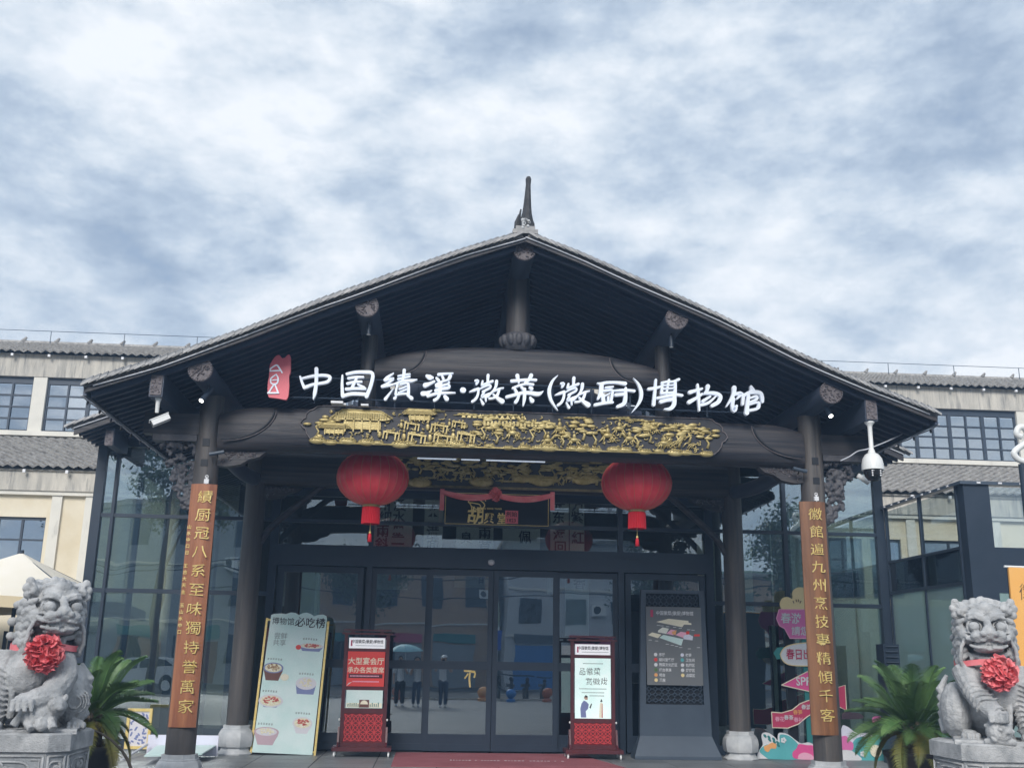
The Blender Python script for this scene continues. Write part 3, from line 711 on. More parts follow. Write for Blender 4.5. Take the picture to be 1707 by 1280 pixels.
# inner gilt panel above the doors
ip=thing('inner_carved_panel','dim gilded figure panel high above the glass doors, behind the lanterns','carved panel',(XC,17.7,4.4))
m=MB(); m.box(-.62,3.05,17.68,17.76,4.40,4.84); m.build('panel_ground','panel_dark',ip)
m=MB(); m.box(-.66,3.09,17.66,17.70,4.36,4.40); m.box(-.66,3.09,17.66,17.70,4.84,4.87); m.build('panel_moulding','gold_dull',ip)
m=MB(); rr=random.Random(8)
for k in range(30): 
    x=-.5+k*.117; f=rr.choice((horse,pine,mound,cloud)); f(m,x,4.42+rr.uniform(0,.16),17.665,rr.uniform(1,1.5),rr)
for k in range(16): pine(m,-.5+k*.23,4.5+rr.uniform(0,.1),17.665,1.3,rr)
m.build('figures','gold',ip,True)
# ---------------------------------------------------------------- main sign
sign=thing('roof_sign','white brush characters with a red seal, standing on a thin metal frame above the beam','sign',(XC,13.62,4.8))
m=MB()
fx0,fx1=-1.95,4.42
for z in (4.88,5.16): m.tube([(fx0,13.66,z),(fx1,13.66,z)],.011,6)
for i in range(12):
    x=fx0+.3+i*(fx1-fx0-.5)/11; m.tube([(x,13.66,4.80),(x,13.66,5.17)],.010,6)
m.build('sign_frame','frame_mid',sign)
def px2(pts,reg):
    ox,oy,s=reg; o=[]
    for p in pts:
        q=at(ox+p[0]/s,oy+p[1]/s,13.6); w=(p[2] if len(p)>2 else 20)/s*(13.6/FL)*1.08; o.append((q.x,q.z,w))
    return o
r1=(440,585,8.535);r2=(630,605,11.38);r3=(770,605,11.38);r4=(905,610,9.483);r5=(1070,620,7.759)
hui=[[(255,340,40),(300,345,56),(275,400,40)],[(140,552,14),(230,520,46),(310,490,44)],[(318,490,40),(300,610,46),(255,690,46),(195,735,44)],[(495,240,56),(488,370,40)],[(392,350,36),(378,415,44)],[(378,425,34),(480,385,36),(580,350,44)],[(350,492,24),(450,440,32),(525,425,38),(540,470,34),(450,520,36),(392,550,36)],[(430,545,30),(385,620,44),(390,650,44),(470,605,36),(590,560,20)],[(445,640,40),(455,730,28)],[(350,690,22),(400,780,52)],[(655,355,56),(645,440,50),(595,530,34),(480,645,46)],[(600,545,24),(700,500,34),(785,482,22)],[(705,520,44),(665,625,50),(600,672,36),(520,682,40)],[(590,600,26),(680,680,64),(760,735,90)]]
CH=[('中',r1,[[(518,368,26),(540,440,34),(575,525,40)],[(545,392,24),(700,358,34),(860,348,36),(942,375,40),(905,440,40),(790,465,36),(700,478,34),(600,515,44)],[(748,258,50),(745,450,44),(725,600,46),(703,690,10)]]),
('国',r1,[[(1118,350,22),(1112,480,36),(1120,640,46)],[(1180,330,34),(1300,305,36),(1430,302,40),(1545,325,46),(1525,480,46),(1460,650,50)],[(1120,645,44),(1250,612,46),(1440,618,46)],[(1200,392,30),(1310,375,32),(1415,374,26)],[(1188,466,34),(1290,443,30),(1390,440,26)],[(1170,545,36),(1300,537,34),(1440,538,34)],[(1325,380,30),(1250,535,40)],[(1335,478,22),(1425,525,34)]]),
('绩',r2,[[(295,200,20),(190,270,50),(130,325,50)],[(140,335,34),(300,295,34),(200,380,40),(85,450,54)],[(80,450,50),(200,430,44),(320,400,26)],[(290,492,10),(210,600,34),(140,690,54)],[(380,252,22),(500,230,30),(608,215,26)],[(385,312,40),(500,285,34),(605,262,30)],[(500,145,60),(488,260,50),(465,345,40)],[(325,402,30),(450,355,40),(560,340,44),(640,342,56),(742,322,16)],[(375,400,36),(350,500,36),(335,600,40)],[(430,410,36),(530,390,34),(580,420,46),(578,600,56)],[(400,500,20),(470,480,28),(560,440,22)],[(385,570,20),(470,540,28),(560,500,22)],[(340,612,34),(460,595,36),(580,590,36)],[(345,650,34),(318,680,56)],[(560,620,36),(610,655,56),(640,680,66)]]),
('溪',r2,[[(930,250,56),(985,275,90),(1040,280,40)],[(895,425,84),(980,395,54),(1070,352,38)],[(850,585,84),(930,575,70),(1025,522,10)],[(1148,222,50),(1280,208,34),(1422,200,24)],[(1110,290,40),(1150,335,56)],[(1215,245,34),(1240,305,48)],[(1375,250,60),(1350,300,60)],[(1110,425,60),(1200,365,36),(1330,325,36)],[(1345,370,34),(1340,395,30),(1200,440,44),(1110,450,50)],[(1095,530,54),(1200,500,50),(1350,470,50),(1330,410,34)],[(1190,380,60),(1175,560,66)],[(945,635,50),(1100,590,44),(1280,575,44),(1462,575,22)],[(1175,580,60),(1135,670,50),(1070,715,54)],[(1270,645,60),(1305,690,80)]]),
('·',r2,[[(1608,517,100),(1620,519,100)]]),
('徽',r3,hui),
('菜',r3,[[(940,345,54),(1100,330,44),(1250,318,40),(1405,325,44)],[(1050,245,74),(1078,375,36)],[(1312,240,74),(1270,320,60),(1200,375,46)],[(960,480,34),(1100,425,38),(1220,400,36),(1350,412,44)],[(990,480,40),(1035,560,54)],[(1125,460,40),(1180,515,50)],[(1285,470,44),(1320,490,66)],[(848,650,54),(1000,610,52),(1150,572,56),(1300,575,66),(1450,595,72),(1542,540,10)],[(1190,500,50),(1183,680,58),(1160,815,24)],[(1085,600,44),(1050,700,56),(1015,750,60)],[(1295,670,46),(1330,725,80)]]),
('(',r4,[[(236,150,6),(150,240,38),(100,380,54),(118,520,46),(180,630,30),(236,706,6)]]),
('徽',r4,[[((x-140)*.838+190,(y-215)*.864+172,w*.86) for x,y,w in st] for st in hui]),
('厨',r4,[[(862,275,20),(920,285,46),(1000,265,38),(1150,262,38),(1300,280,56)],[(925,300,64),(915,420,64),(870,520,34)],[(985,342,20),(1050,340,36),(1110,330,22)],[(960,395,34),(1090,385,34),(1095,440,40),(1075,560,40)],[(945,470,56),(960,585,56)],[(975,480,20),(1060,430,16)],[(1030,500,36),(1030,575,30)],[(820,620,46),(960,592,44),(1100,580,34)],[(1120,395,22),(1250,388,36),(1350,390,36),(1440,402,40)],[(1305,355,36),(1300,500,56),(1275,600,60),(1175,648,46)],[(1145,462,46),(1290,450,46)]]),
(')',r4,[[(1428,195,6),(1505,285,36),(1550,400,54),(1545,520,50),(1490,630,34),(1403,737,6)]]),
('博',r5,[[(85,222,36),(160,212,36),(240,192,26)],[(178,105,30),(165,270,38),(150,425,44)],[(252,142,24),(330,128,26),(400,125,24),(475,98,34)],[(348,105,26),(330,200,26),(315,290,22)],[(262,150,30),(252,280,34)],[(428,140,36),(428,300,36)],[(265,178,16),(420,170,16)],[(262,222,18),(420,212,18)],[(258,278,30),(340,272,26),(425,265,26)],[(195,342,30),(330,315,34),(430,298,34),(515,308,34)],[(240,388,46),(330,365,40),(410,358,44)],[(412,300,50),(412,420,50),(360,480,44),(285,485,14)]]),
('物',r5,[[(718,165,28),(730,300,40),(740,500,22)],[(618,265,48),(700,240,34),(775,218,26)],[(608,392,52),(700,340,36),(775,288,30)],[(850,188,54),(840,240,36),(805,285,26)],[(820,275,34),(940,278,44),(1012,318,46),(985,390,50),(905,438,44)],[(785,380,40),(880,320,26)],[(765,430,34),(860,400,34),(950,320,20)]]),
('馆',r5,[[(1192,205,56),(1180,300,44),(1090,450,14)],[(1195,288,36),(1285,280,44),(1225,350,20)],[(1180,350,44),(1170,430,44),(1192,500,56),(1222,440,30)],[(1408,190,30),(1425,240,66)],[(1310,300,40),(1300,420,32)],[(1310,310,36),(1400,265,44),(1520,272,46),(1550,330,46),(1555,390,34)],[(1375,310,40),(1360,430,44),(1352,535,56)],[(1395,340,22),(1470,318,30),(1480,355,34),(1390,395,26)],[(1390,425,20),(1500,395,26),(1505,450,40),(1480,480,34),(1390,500,34)]])]
for nm,reg,sts in CH:
    m=MB(); k=0
    for st in sts:
        ribbon(m,px2(st,reg),13.58-k*.0015,13.64-k*.0011); k+=1
    m.build('character','letter',sign)
m=MB(); pol=[(90,200),(120,145),(150,100),(180,72),(210,62),(232,70),(245,88),(262,110),(300,104),(325,75),(350,57),(370,62),(380,85),(383,180),(382,280),(375,325),(360,350),(358,420),(362,500),(356,570),(350,640),(332,685),(315,700),(260,690),(200,680),(120,668),(75,665),(60,630),(55,590),(55,520),(58,450),(75,370),(78,310),(80,250)]
P=px2(pol,r1); m.prism([(p[0],p[1]) for p in P],13.58,13.64); sp=m.build('seal_plaque','seal_red',sign)
m=MB(); k=0
for st in ([(92,262,16),(180,208,20),(225,255,22),(262,315,18)],[(92,292,18),(232,285,18)],[(96,262,14),(92,292,14)],[(178,340,14),(205,395,20),(188,470,20),(112,470,18),(104,400,18),(172,345,14)],[(118,425,12),(190,418,12)],[(150,478,18),(72,600,20)],[(160,480,20),(205,598,20)],[(62,605,22),(210,605,20)]):
    ribbon(m,px2(st,r1),13.572-k*.0012,13.578); k+=1
m.build('seal_character','letter',sp)
m=MB()
for a in (.62,.92): m.box(-1.95+a,-1.95+a+.1,13.62,13.72,4.79,4.815)
for i in (0,1):
    c=at(958+440-440+0,0,13.6)
a=at(552,672,13.6); m.box(a.x,a.x+.16,13.55,13.68,4.795,4.825); m.build('power_box','white',sign)
# ---------------------------------------------------------------- couplet boards on the front columns
def couplet(x,chars,mm,label,z0,z1,hw,side=None):
    t=thing('couplet_board',label,'couplet board',(x,13.80,z0),'vertical couplet boards on the front columns')
    m=MB(); n=10; vs=[]
    for z in (z0,z1):
        for y,o in ((13.835,0),(13.86,1)):
            for j in range(n+1):
                a=-1+2*j/n; vs.append((x+a*hw,(13.795 if o==0 else 13.815)+.045*a*a,z))
    k=n+1; fs=[]
    for j in range(n):
        fs+= [(j,j+1,2*k+j+1,2*k+j),(k+j,3*k+j,3*k+j+1,k+j+1),(j,k+j,k+j+1,j+1),(2*k+j,2*k+j+1,3*k+j+1,3*k+j)]
    fs+=[(0,2*k,3*k,k),(n,k+n,3*k+n,2*k+n)]
    m.add(vs,fs); b=m.build('board',mm,t,'auto')
    zs=[z1-.17-(z1-z0-.42)*i/(len(chars)-1) for i in range(len(chars))]
    for c,z in zip(chars,zs):
        m=MB(); add_text(m,c,x+(.02 if side else .03),z,13.784,.175,off=-.004,sx=1.12,wob=.09,thick=0)
        # give the glyph some body
        n0=len(m.v); m.add([(v[0],v[1]+.012,v[2]) for v in m.v[:n0]],[f[::-1] for f in m.f[:]])
        m.build('character','gold_bright',t)
    return t,b
tl,bl=couplet(-3.03,'績厨冠八系至味獨持誉萬家','plaque','reddish-brown curved board with gold characters on the left front column',.665,3.705,.168)
m=MB(); rr=random.Random(4)
for k in range(17):
    z=3.14-k*.083; 
    if k%6==5: continue
    add_text(m,'山水中口日上王古大天主木玉'[k%13],-3.03-.135,z,13.808,.055,off=.02)
tag(m.build('small_inscription','gold_bright',tl),kind='stuff')
tr_,br_=couplet(5.16,'徽館遍九州烹技專精傾千客','plaque_r','brown curved board with gold characters on the right front column',.665,3.70,.178,1)
for X_,t in ((-3.0,tl),(5.21,tr_)):
    m=MB(); m.tube([(X_,13.80,3.70),(X_,13.80,3.80)],.008,6); m.tube([(X_+.02*math.cos(a),13.80,3.80+.02*math.sin(a)) for a in [i*.7 for i in range(10)]],.006,5)
    m.box(X_-.03,X_+.03,13.79,13.83,3.71,3.77); m.build('hanging_hook','white',t)
# ---------------------------------------------------------------- lanterns
def lantern(x,y,z,lab):
    t=thing('red_lantern',lab,'lantern',(x,y,z),'red silk lanterns under the beam')
    rx,rz=.515,.40; nr=24; m=MB(); vs=[];rows=18
    for i in range(rows+1):
        ph=-math.pi/2*.86+math.pi*.86*i/rows
        for j in range(nr*4):
            a=2*math.pi*j/(nr*4); f=1-.022*math.cos(a*nr)**2*0-.020*abs(math.sin(a*nr/2))**.7
            f=1-.022*(abs(math.sin(a*nr/2)))
            vs.append((x+rx*math.cos(ph)*math.cos(a)*f,y+rx*math.cos(ph)*math.sin(a)*f,z+rz*math.sin(ph)))
    n=nr*4; fs=[(i*n+j,i*n+(j+1)%n,(i+1)*n+(j+1)%n,(i+1)*n+j) for i in range(rows) for j in range(n)]+[tuple(range(n))[::-1],tuple(range(rows*n,(rows+1)*n))]
    m.add(vs,fs); b=m.build('lantern_body','lantern',t,'auto')
    for k in range(nr):
        a=2*math.pi*k/nr; mm=MB(); mm.tube([(x+(rx+.004)*math.cos(p)*math.cos(a),y+(rx+.004)*math.cos(p)*math.sin(a),z+(rz+.003)*math.sin(p)) for p in [-1.3+.26*q for q in range(11)]],.0028,4,caps=False); mm.build('rib','lantern_rib',b,True)
    m=MB(); m.lathe((x,y,z),[(.115,-.36),(.125,-.405),(.11,-.425)],20); m.lathe((x,y,z),[(.11,.365),(.12,.40),(.09,.42)],20); m.build('collar','gold',t,True)
    m=MB()
    for k in range(30):
        a=2*math.pi*k/30; m.tube([(x+.115*math.cos(a),y+.115*math.sin(a),z-.425),(x+.12*math.cos(a),y+.12*math.sin(a),z-.66)],.0125,5)
    m.build('skirt_tassel','tassel',t)
    m=MB(); m.tube([(x,y,z-.42),(x,y,z-.78)],.004,4); m.ell((x,y,z-.78),(.018,.018,.02),8,6); m.build('cord','gold_bright',t)
    m=MB(); m.tube([(x,y,z-.79),(x,y,z-.81),(x,y,z-.91)],[.010,.024,.032],8); m.build('tassel','tassel',t,True)
    m=MB(); m.tube([(x,y,z+.41),(x,y,5.1)],.006,5); m.build('hanging_wire','dark',t)
lantern(-.90,14.9,4.03,'big round red lantern hanging left of the gilded door board')
lantern(2.935,14.9,4.06,'big round red lantern hanging right of the gilded door board')
# ---------------------------------------------------------------- shop board over the doors
sb=thing('name_board','black name board with gold characters, swagged in red cloth over the doors','sign',(XC,17.6,3.75))
m=MB(); m.box(.16,1.96,17.58,17.64,3.72,4.28); b=m.build('board','cam_black',sb)
m=MB()
for q in ((.18,1.94,3.735,3.743),(.18,1.94,4.257,4.265),(.18,.188,3.743,4.257),(1.932,1.94,3.743,4.257)): m.box(q[0],q[1],17.574,17.58,q[2],q[3])
m.build('border_line','gold_bright',sb)
for c,x,z,s,sx in (('胡',.70,3.89,.30,.95),('興',.93,3.845,.19,.9),('堂',1.15,3.85,.20,.95)):
    m=MB(); add_text(m,c,x,z,17.572,s,off=.02,sx=sx,wob=.10,shear=.08); m.build('character','gold_bright',sb)
def rb(st,m,y,k): ribbon(m,[(.16+(x-100)/1450*1.80,4.26-(z-120)/410*.53,w*.0011) for x,z,w in st],y-k*.0008,y+.004)
m=MB()
for k,st in enumerate(([(430,235,14),(450,200,18),(520,200,14),(600,215,14),(655,270,16),(610,330,16),(560,345,14)],[(430,240,14),(520,250,14),(585,265,14),(600,310,12),(560,340,12)],[(450,250,12),(475,300,14),(480,400,14)],[(520,210,12),(560,185,20)],[(590,195,12),(640,170,18),(665,215,14)],[(480,290,12),(530,320,12),(580,340,10)])): rb(st,m,17.570,k)
m.build('steam_emblem','gold_bright',sb)
m=MB(); add_text(m,'HU XING TANG',.975,4.01,17.572,.040,off=.02,sx=1.05,space=1.1); m.build('latin_name','gold_bright',sb)
m=MB(); m.box(1.20,1.42,17.571,17.58,3.765,3.985); m.build('seal_ground','seal_red',sb)
m=MB(); add_text(m,'創始',1.31,3.925,17.567,.095,off=.01); add_text(m,'1823',1.31,3.82,17.567,.085,off=.01,sx=.95); m.build('seal_lettering','cam_black',sb)
dr=thing('red_swag','red silk swag with a rosette draped over the black name board','swag',(XC,17.56,4.25))
def swag(p0,p1,sag,w0,nm):
    m=MB(); n=14; vs=[]; k=5
    for i in range(n+1):
        t=i/n; x=p0[0]+(p1[0]-p0[0])*t; z=p0[1]+(p1[1]-p0[1])*t-sag*4*t*(1-t)
        for j in range(k):
            q=j/(k-1); vs.append((x,17.555-.018*math.sin(j*1.9+t*3)-.012,z+.05*w0-q*w0*(.75+.3*4*t*(1-t))))
    fs=[(i*k+j,(i+1)*k+j,(i+1)*k+j+1,i*k+j+1) for i in range(n) for j in range(k-1)]
    m.add(vs,fs); m.add([(v[0],v[1]+.012,v[2]) for v in vs],[f[::-1] for f in fs]); m.build(nm,'silk',dr,True)
swag((.10,4.31),(1.03,4.27),.06,.10,'swag_cloth'); swag((1.03,4.27),(2.02,4.30),.06,.10,'swag_cloth')
for x in (.12,2.0):
    m=MB(); vs=[]
    for i in range(7):
        for j in range(4): vs.append((x-.035+j*.025,17.55-.010*(j%2),4.32-i*.055*(1.1 if x<1 else .95)))
    fs=[(i*4+j,(i+1)*4+j,(i+1)*4+j+1,i*4+j+1) for i in range(6) for j in range(3)]; m.add(vs,fs); m.add([(v[0],v[1]+.01,v[2]) for v in vs],[f[::-1] for f in fs]); m.build('swag_tail','silk',dr,True)
def rosette(m,c,r,rr,n=70,ax=(1,.55,1)):
    n=max(26,int(n*.55))
    for k in range(n):
        t=(k+.5)/n; ph=k*2.39996; d=Vector((math.sqrt(1-(1-t)**2)*math.cos(ph),-(1-t)-.05,math.sqrt(1-(1-t)**2)*math.sin(ph)))+Vector((rr.gauss(0,.12),rr.gauss(0,.05),rr.gauss(0,.12))); d.normalize()
        p=Vector(c)+Vector((d.x*r*ax[0],d.y*r*ax[1],d.z*r*ax[2]))*rr.uniform(.70,.86)
        e1=d.cross(Vector((rr.random(),rr.random(),rr.random()))).normalized(); e2=d.cross(e1)
        w=r*rr.uniform(.26,.38); h=r*rr.uniform(.24,.36); q=10; o=[p-d*h*.5]; f0=rr.uniform(0,6)
        for i in range(q):
            a=2*math.pi*i/q; ww=w*(1+.22*math.sin(3*a+f0)); o.append(p+(e1*math.cos(a)*ww+e2*math.sin(a)*ww*.62)+d*h*(.45+.28*math.sin(2*a+f0)))
        m.add(o,[(0,1+(i+1)%q,1+i) for i in range(q)])
        m.add([v+d*r*.018 for v in o],[(0,1+i,1+(i+1)%q) for i in range(q)])
m=MB(); m.ell((1.03,17.54,4.25),(.085,.04,.085),10,8); rosette(m,(1.03,17.53,4.25),.115,random.Random(2),60); m.build('rosette','silk',dr)
# ceiling light tubes under the beam
for i,(x,w) in enumerate(((-.30,.62),(.40,.30),(.80,.95))):
    m=MB(); m.box(x,x+w,16.4,16.44,4.615,4.632); o=m.build('ceiling_light','light_tube'); tag(o,['long slim light tube, leftmost under the porch ceiling','shortest slim light tube under the porch ceiling','longest slim light tube, right end under the porch ceiling'][i],'ceiling light','light tubes under the porch ceiling')
m=MB(); m.ell((1.04,18.62,3.20),(.06,.05,.05),12,8); m.box(.99,1.09,18.62,18.66,3.19,3.24); tag(m.build('door_sensor','white',None,True),'small white sensor dome on the header above the sliding doors','sensor')
# spot lights hung from the purlins
def spot(p,dirv,l,r,lab,lit,up_=.12):
    t=thing('spotlight',lab,'spotlight',p,'spotlights under the porch roof'); p=Vector(p); d=Vector(dirv).normalized()
    m=MB(); m.tube([p+Vector((0,0,up_)),p],.008,6); m.ell(p,(.018,.018,.018),8,6); m.build('bracket','dark',t)
    a=p-d*l*.35;b=p+d*l*.65; m=MB(); m.tube([a,b],r,14); m.build('housing','frame',t,'auto')
    m=MB(); m.tube([b-d*.004,b+d*.004],r*.86,14); m.build('lens','lampglass' if lit else 'cam_white',t)
spot(at(347,655,13.3),(-.35,-.6,-.8),.26,.034,'lit cylindrical spotlight beneath the outer left purlin end',1)
spot(at(1377,680,13.3),(.12,-.6,-.8),.26,.034,'lit cylindrical spotlight beneath the outer right purlin end',1)
spot(at(615,546,13.3),(0,0,-1),.15,.03,'unlit downlight under the upper left purlin end',0,.10)
spot(at(1119,567,13.3),(0,0,-1),.15,.03,'unlit downlight under the upper right purlin end',0,.10)
spot(at(745,520,15.5),(0,0,-1),.15,.03,'dim little downlight in the gable left of the king post',0,.3)
spot(at(972,525,15.5),(0,0,-1),.15,.03,'dim little downlight in the gable right of the king post',0,.3)
for (x,y,lab,s) in ((362,755,'grey tube floodlight clamped to the left front column',1),(1333,783,'grey tube floodlight clamped to the right front column',-1)):
    p=at(x,y,13.78); t=thing('floodlight',lab,'floodlight',p)
    m=MB(); m.tube([p+Vector((-s*.10,0,-.02)),p+Vector((s*.09,0,.02))],.026,12); m.build('housing','steel_blue',t,'auto'); m=MB(); m.tube([p,p+Vector((0,.08,-.05))],.008,6); m.build('bracket','dark',t)
# security cameras
t=thing('bullet_camera','white box camera on a short stalk under the left end beam','security camera',at(265,655,13.15))
a=at(264,664,13.15); b=at(266,688,13.15)
m=MB(); m.lathe((a.x,13.15,0),[(.05,a.z+.02),(.028,a.z-.05),(.024,b.z)],14); m.build('stalk','cam_white',t,'auto')
c=at(268,700,13.15); M=Matrix.Translation(c)@Matrix.Rotation(R(-32),4,'Y')@Matrix.Rotation(R(20),4,'Z')
m=MB(); m.box(-.12,.11,-.045,.045,-.04,.035,M); m.box(-.135,.12,-.052,.052,.033,.043,M); m.build('housing','cam_white',t)
m=MB(); m.box(-.124,-.1205,-.035,.035,-.032,.028,M); m.build('lens','cam_black',t)
x=at(1449,700,13.12).x
t=thing('dome_camera','white dome camera on a long pole under the right end beam','security camera',(x,13.12,3.9))
m=MB(); m.lathe((x,13.12,0),[(.065,4.68),(.065,4.665),(.035,4.63),(.030,4.60),(.030,4.32),(.045,4.28),(.05,4.24)],18); m.build('pole','cam_white',t,'auto')
m=MB(); m.lathe((x,13.12,0),[(.05,4.26),(.09,4.235),(.125,4.18),(.14,4.11),(.143,4.05),(.143,4.03)],26); m.build('shroud','cam_white',t,'auto')
m=MB(); m.lathe((x,13.12,0),[(.02,3.885),(.07,3.90),(.108,3.95),(.12,4.0),(.12,4.03)],26); m.build('camera_head','cam_black',t,True)
m=MB()
for s in (-1,1):
    for k in range(3): m.ell((x+s*.055,13.01,3.945+k*.03),(.012,.008,.012),8,6)
m.build('infrared_lamps','white',t)
m=MB(); a=at(1432,792,13.5); m.tube([(a.x-.02,13.5,a.z),(a.x+.13,13.5,a.z-.10)],.035,10); m.build('side_camera','cam_white',t,True)
m=MB(); a=at(1401,768,13.3); b=at(1430,752,13.2); c=at(1447,748,13.12); m.tube(smooth_pl([tuple(a),tuple((a+b)/2+Vector((0,0,-.01))),tuple(b),tuple(c),tuple(at(1480,735,13.3)),tuple(at(1515,718,14.2))]),.009,5); tag(m.build('loose_cable','cable',None,True),'thin pale cable looping from the right bracket past the dome camera','cable')
# ---------------------------------------------------------------- glass hall behind the porch
hall=thing('glass_hall','dark framed glass hall with sliding doors behind the porch columns','building',(XC,18.7,0))
YF=18.7; GL,GR=-5.9,8.22
def bx(nm,mm,p,x0,x1,y0,y1,z0,z1):
    m=MB(); m.box(x0,x1,y0,y1,z0,z1); return m.build(nm,mm,p)
TOP=5.2
for x,w in ((GL,.16),(-5.62,.05),(-2.79,.14),(4.99,.14),(6.42,.07),(GR,.16)):
    bx('mullion_post','frame',hall,x-w/2,x+w/2,YF-.06,YF+.08,0,TOP)
for a,b in ((GL+.08,-2.86),(5.06,GR-.08)):
    for z,h in ((2.58,.035),(3.87,.03),(.06,.10),(5.15,.06)):
        bx('transom_bar','frame',hall,a,b,YF-.045,YF+.045,z-h,z+h)
def pane(x0,x1,z0,z1,y=YF,mm='glass_wing',nm='glass_pane',p=None):
    return bx(nm,mm,p or hall,x0,x1,y-.004,y+.004,z0,z1)
xsL=[(GL+.08,-5.645),(-5.595,-2.86)]; xsR=[(5.06,6.385),(6.455,GR-.08)]
for a,b in xsL+xsR:
    for z0,z1 in ((.11,2.545),(2.615,3.84),(3.90,5.09)): pane(a,b,z0,z1)
# centre: header, transom lights, doors
bx('door_header','frame_mid',hall,-2.72,4.92,YF-.07,YF+.08,3.08,3.44)
bx('upper_bar','frame_mid',hall,-2.72,4.92,YF-.05,YF+.05,3.83,3.89)
bx('top_bar','frame',hall,-2.72,4.92,YF-.05,YF+.05,4.30,4.40)
for a,b in ((-2.72,-1.14),(-1.06,3.33),(3.41,4.92)):
    pane(a,b,3.44,3.83,mm='glass_clear'); pane(a,b,3.89,4.30,mm='glass_clear')
for x in (-1.10,3.37): bx('mullion_post','frame_mid',hall,x-.04,x+.04,YF-.065,YF+.06,3.44,4.30); bx('mullion_post','frame_mid',hall,x-.05,x+.05,YF-.065,YF+.06,0,3.08)
bx('upper_infill','soffit',hall,-2.86,5.06,YF-.03,YF+.06,4.40,5.2)
def door(x0,x1,y,nm,st=.085,bot=.30,band=True,z1=3.06):
    d=thing(nm,None,None,((x0+x1)/2,y,0)); d.parent=hall; d.location-=Vector(hall.location)
    m=MB(); m.box(x0,x0+st,y-.03,y+.03,.03,z1); m.box(x1-st,x1,y-.03,y+.03,.03,z1); m.box(x0+st,x1-st,y-.03,y+.03,z1-.10,z1); m.box(x0+st,x1-st,y-.03,y+.03,.03,.14); m.box(x0+st,x1-st,y-.026,y+.026,.26,.30)
    m.box(x0+st,x1-st,y-.018,y+.018,.14,.26); m.build('door_frame','frame_mid',d)
    m=MB(); m.box(x0+st,x1-st,y-.004,y+.004,.30,z1-.10); m.build('glass_pane','glass_door',d)
    if band: m=MB(); m.box(x0+st,x1-st,y-.010,y-.006,1.36,1.50); m.build('warning_band','frame_mid',d)
    return d
D=[door(-1.05,-.01,YF+.04,'fixed_door_leaf'),door(-.06,1.085,YF-.03,'sliding_door'),door(1.095,2.24,YF-.03,'sliding_door'),door(2.19,3.32,YF+.04,'fixed_door_leaf'),door(-2.68,-1.2,YF,'side_door_leaf',.10),door(3.45,4.90,YF,'side_door_leaf',.10)]
m=MB(); 
for st in ([(0,0,.03),(.17,-.01,.03)],[(.10,.0,.028),(.085,-.12,.03),(.10,-.26,.03)],[(.01,-.12,.024),(.06,-.05,.024)],[(.17,-.10,.03),(.18,-.03,.024),(.10,-.02,.02)]):
    ribbon(m,[(.62+x,1.34+z,w) for x,z,w in st],YF-.042-.0007*len(st),YF-.036)
m.build('yellow_door_sticker','gold_bright',D[1])
# interior
inn=hall
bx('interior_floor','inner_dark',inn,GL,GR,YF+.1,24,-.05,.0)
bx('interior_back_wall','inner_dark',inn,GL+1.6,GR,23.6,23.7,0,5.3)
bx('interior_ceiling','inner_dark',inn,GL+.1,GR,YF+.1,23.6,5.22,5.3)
bx('side_glass_post','frame',inn,GL-.05,GL+.05,21.2,21.3,0,5.2); bx('side_glass_post','frame',inn,GL-.05,GL+.05,23.5,23.6,0,5.2)
m=MB(); m.box(GL-.006,GL+.006,18.8,23.5,.1,5.2); m.build('side_glass','glass_clear',inn)
m=MB(); m.box(GR-.006,GR+.006,18.8,23.5,.1,5.2); m.build('side_glass','glass_clear',inn)
for x in (-4.7,-3.6,6.9): bx('interior_pillar','inner_dark',inn,x-.14,x+.14,20.2,20.5,0,5.22)
for x,w in ((-4.52,.26),): bx('pale_pillar','cream_wall',inn,x-w/2,x+w/2,21.6,21.9,0,4.4)
for x,z0,z1,w in ((5.55,2.65,3.95,.36),(6.35,2.55,3.95,.30),(7.3,2.2,4.3,.8),(7.2,.6,2.3,.7)):
    bx('hanging_cloth','paper',inn,x-w/2,x+w/2,21.0,21.02,z0,z1)
# calligraphy sheets hanging inside
def sheet(x0,x1,z0,z1,y,txt,mm='paper'):
    t=thing('calligraphy_sheet',None,'calligraphy sheet',((x0+x1)/2,y,z0),'calligraphy sheets hung behind the transom glass')
    bx('paper_sheet',mm,t,x0,x1,y,y+.006,z0,z1)
    for c,x,z,s in txt:
        m=MB(); add_text(m,c,x,z,y-.006,s,off=.02); m.build('character','ink',t)
    return t
ys=19.1
def ax(px,py): p=at(px,py,ys); return p.x,p.z
def tx(c,px,py,s=.24): x,z=ax(px,py); return (c,x,z,s)
def shp(x0,y0,x1,y1,txt,lab,mm='paper'):
    a=ax(x0,y0);b=ax(x1,y1); t=sheet(a[0],b[0],b[1],a[1],ys,txt,mm); t['label']=lab
shp(620,826,686,912,[tx('州',640,842),tx('溪',667,841),tx('細',642,862),tx('水',665,862),tx('雨',638,885),tx('墨',664,886),tx('斜',636,906),tx('一',663,906)],'pale calligraphy sheet behind the transom glass, right under the left lantern')
shp(709,828,737,915,[tx('来',722,851),tx('満',721,886),tx('面',721,906)],'greenish calligraphy sheet just left of the black name board')
shp(761,876,822,915,[tx('臭',777,896,.22),tx('雨',808,888),tx('草',808,911)],'tan calligraphy sheet directly below the black name board',)
shp(838,880,900,917,[tx('佩',875,895)],'blank-looking greenish sheet below the right half of the name board')
shp(918,828,948,920,[tx('將',931,838),tx('东',931,862),tx('海',932,890),tx('回',934,912)],'narrow calligraphy sheet touching the right end of the name board')
shp(950,836,974,922,[tx('万',963,843),tx('紫',962,862),tx('紅',963,896)],'narrow calligraphy sheet left of the right lantern')
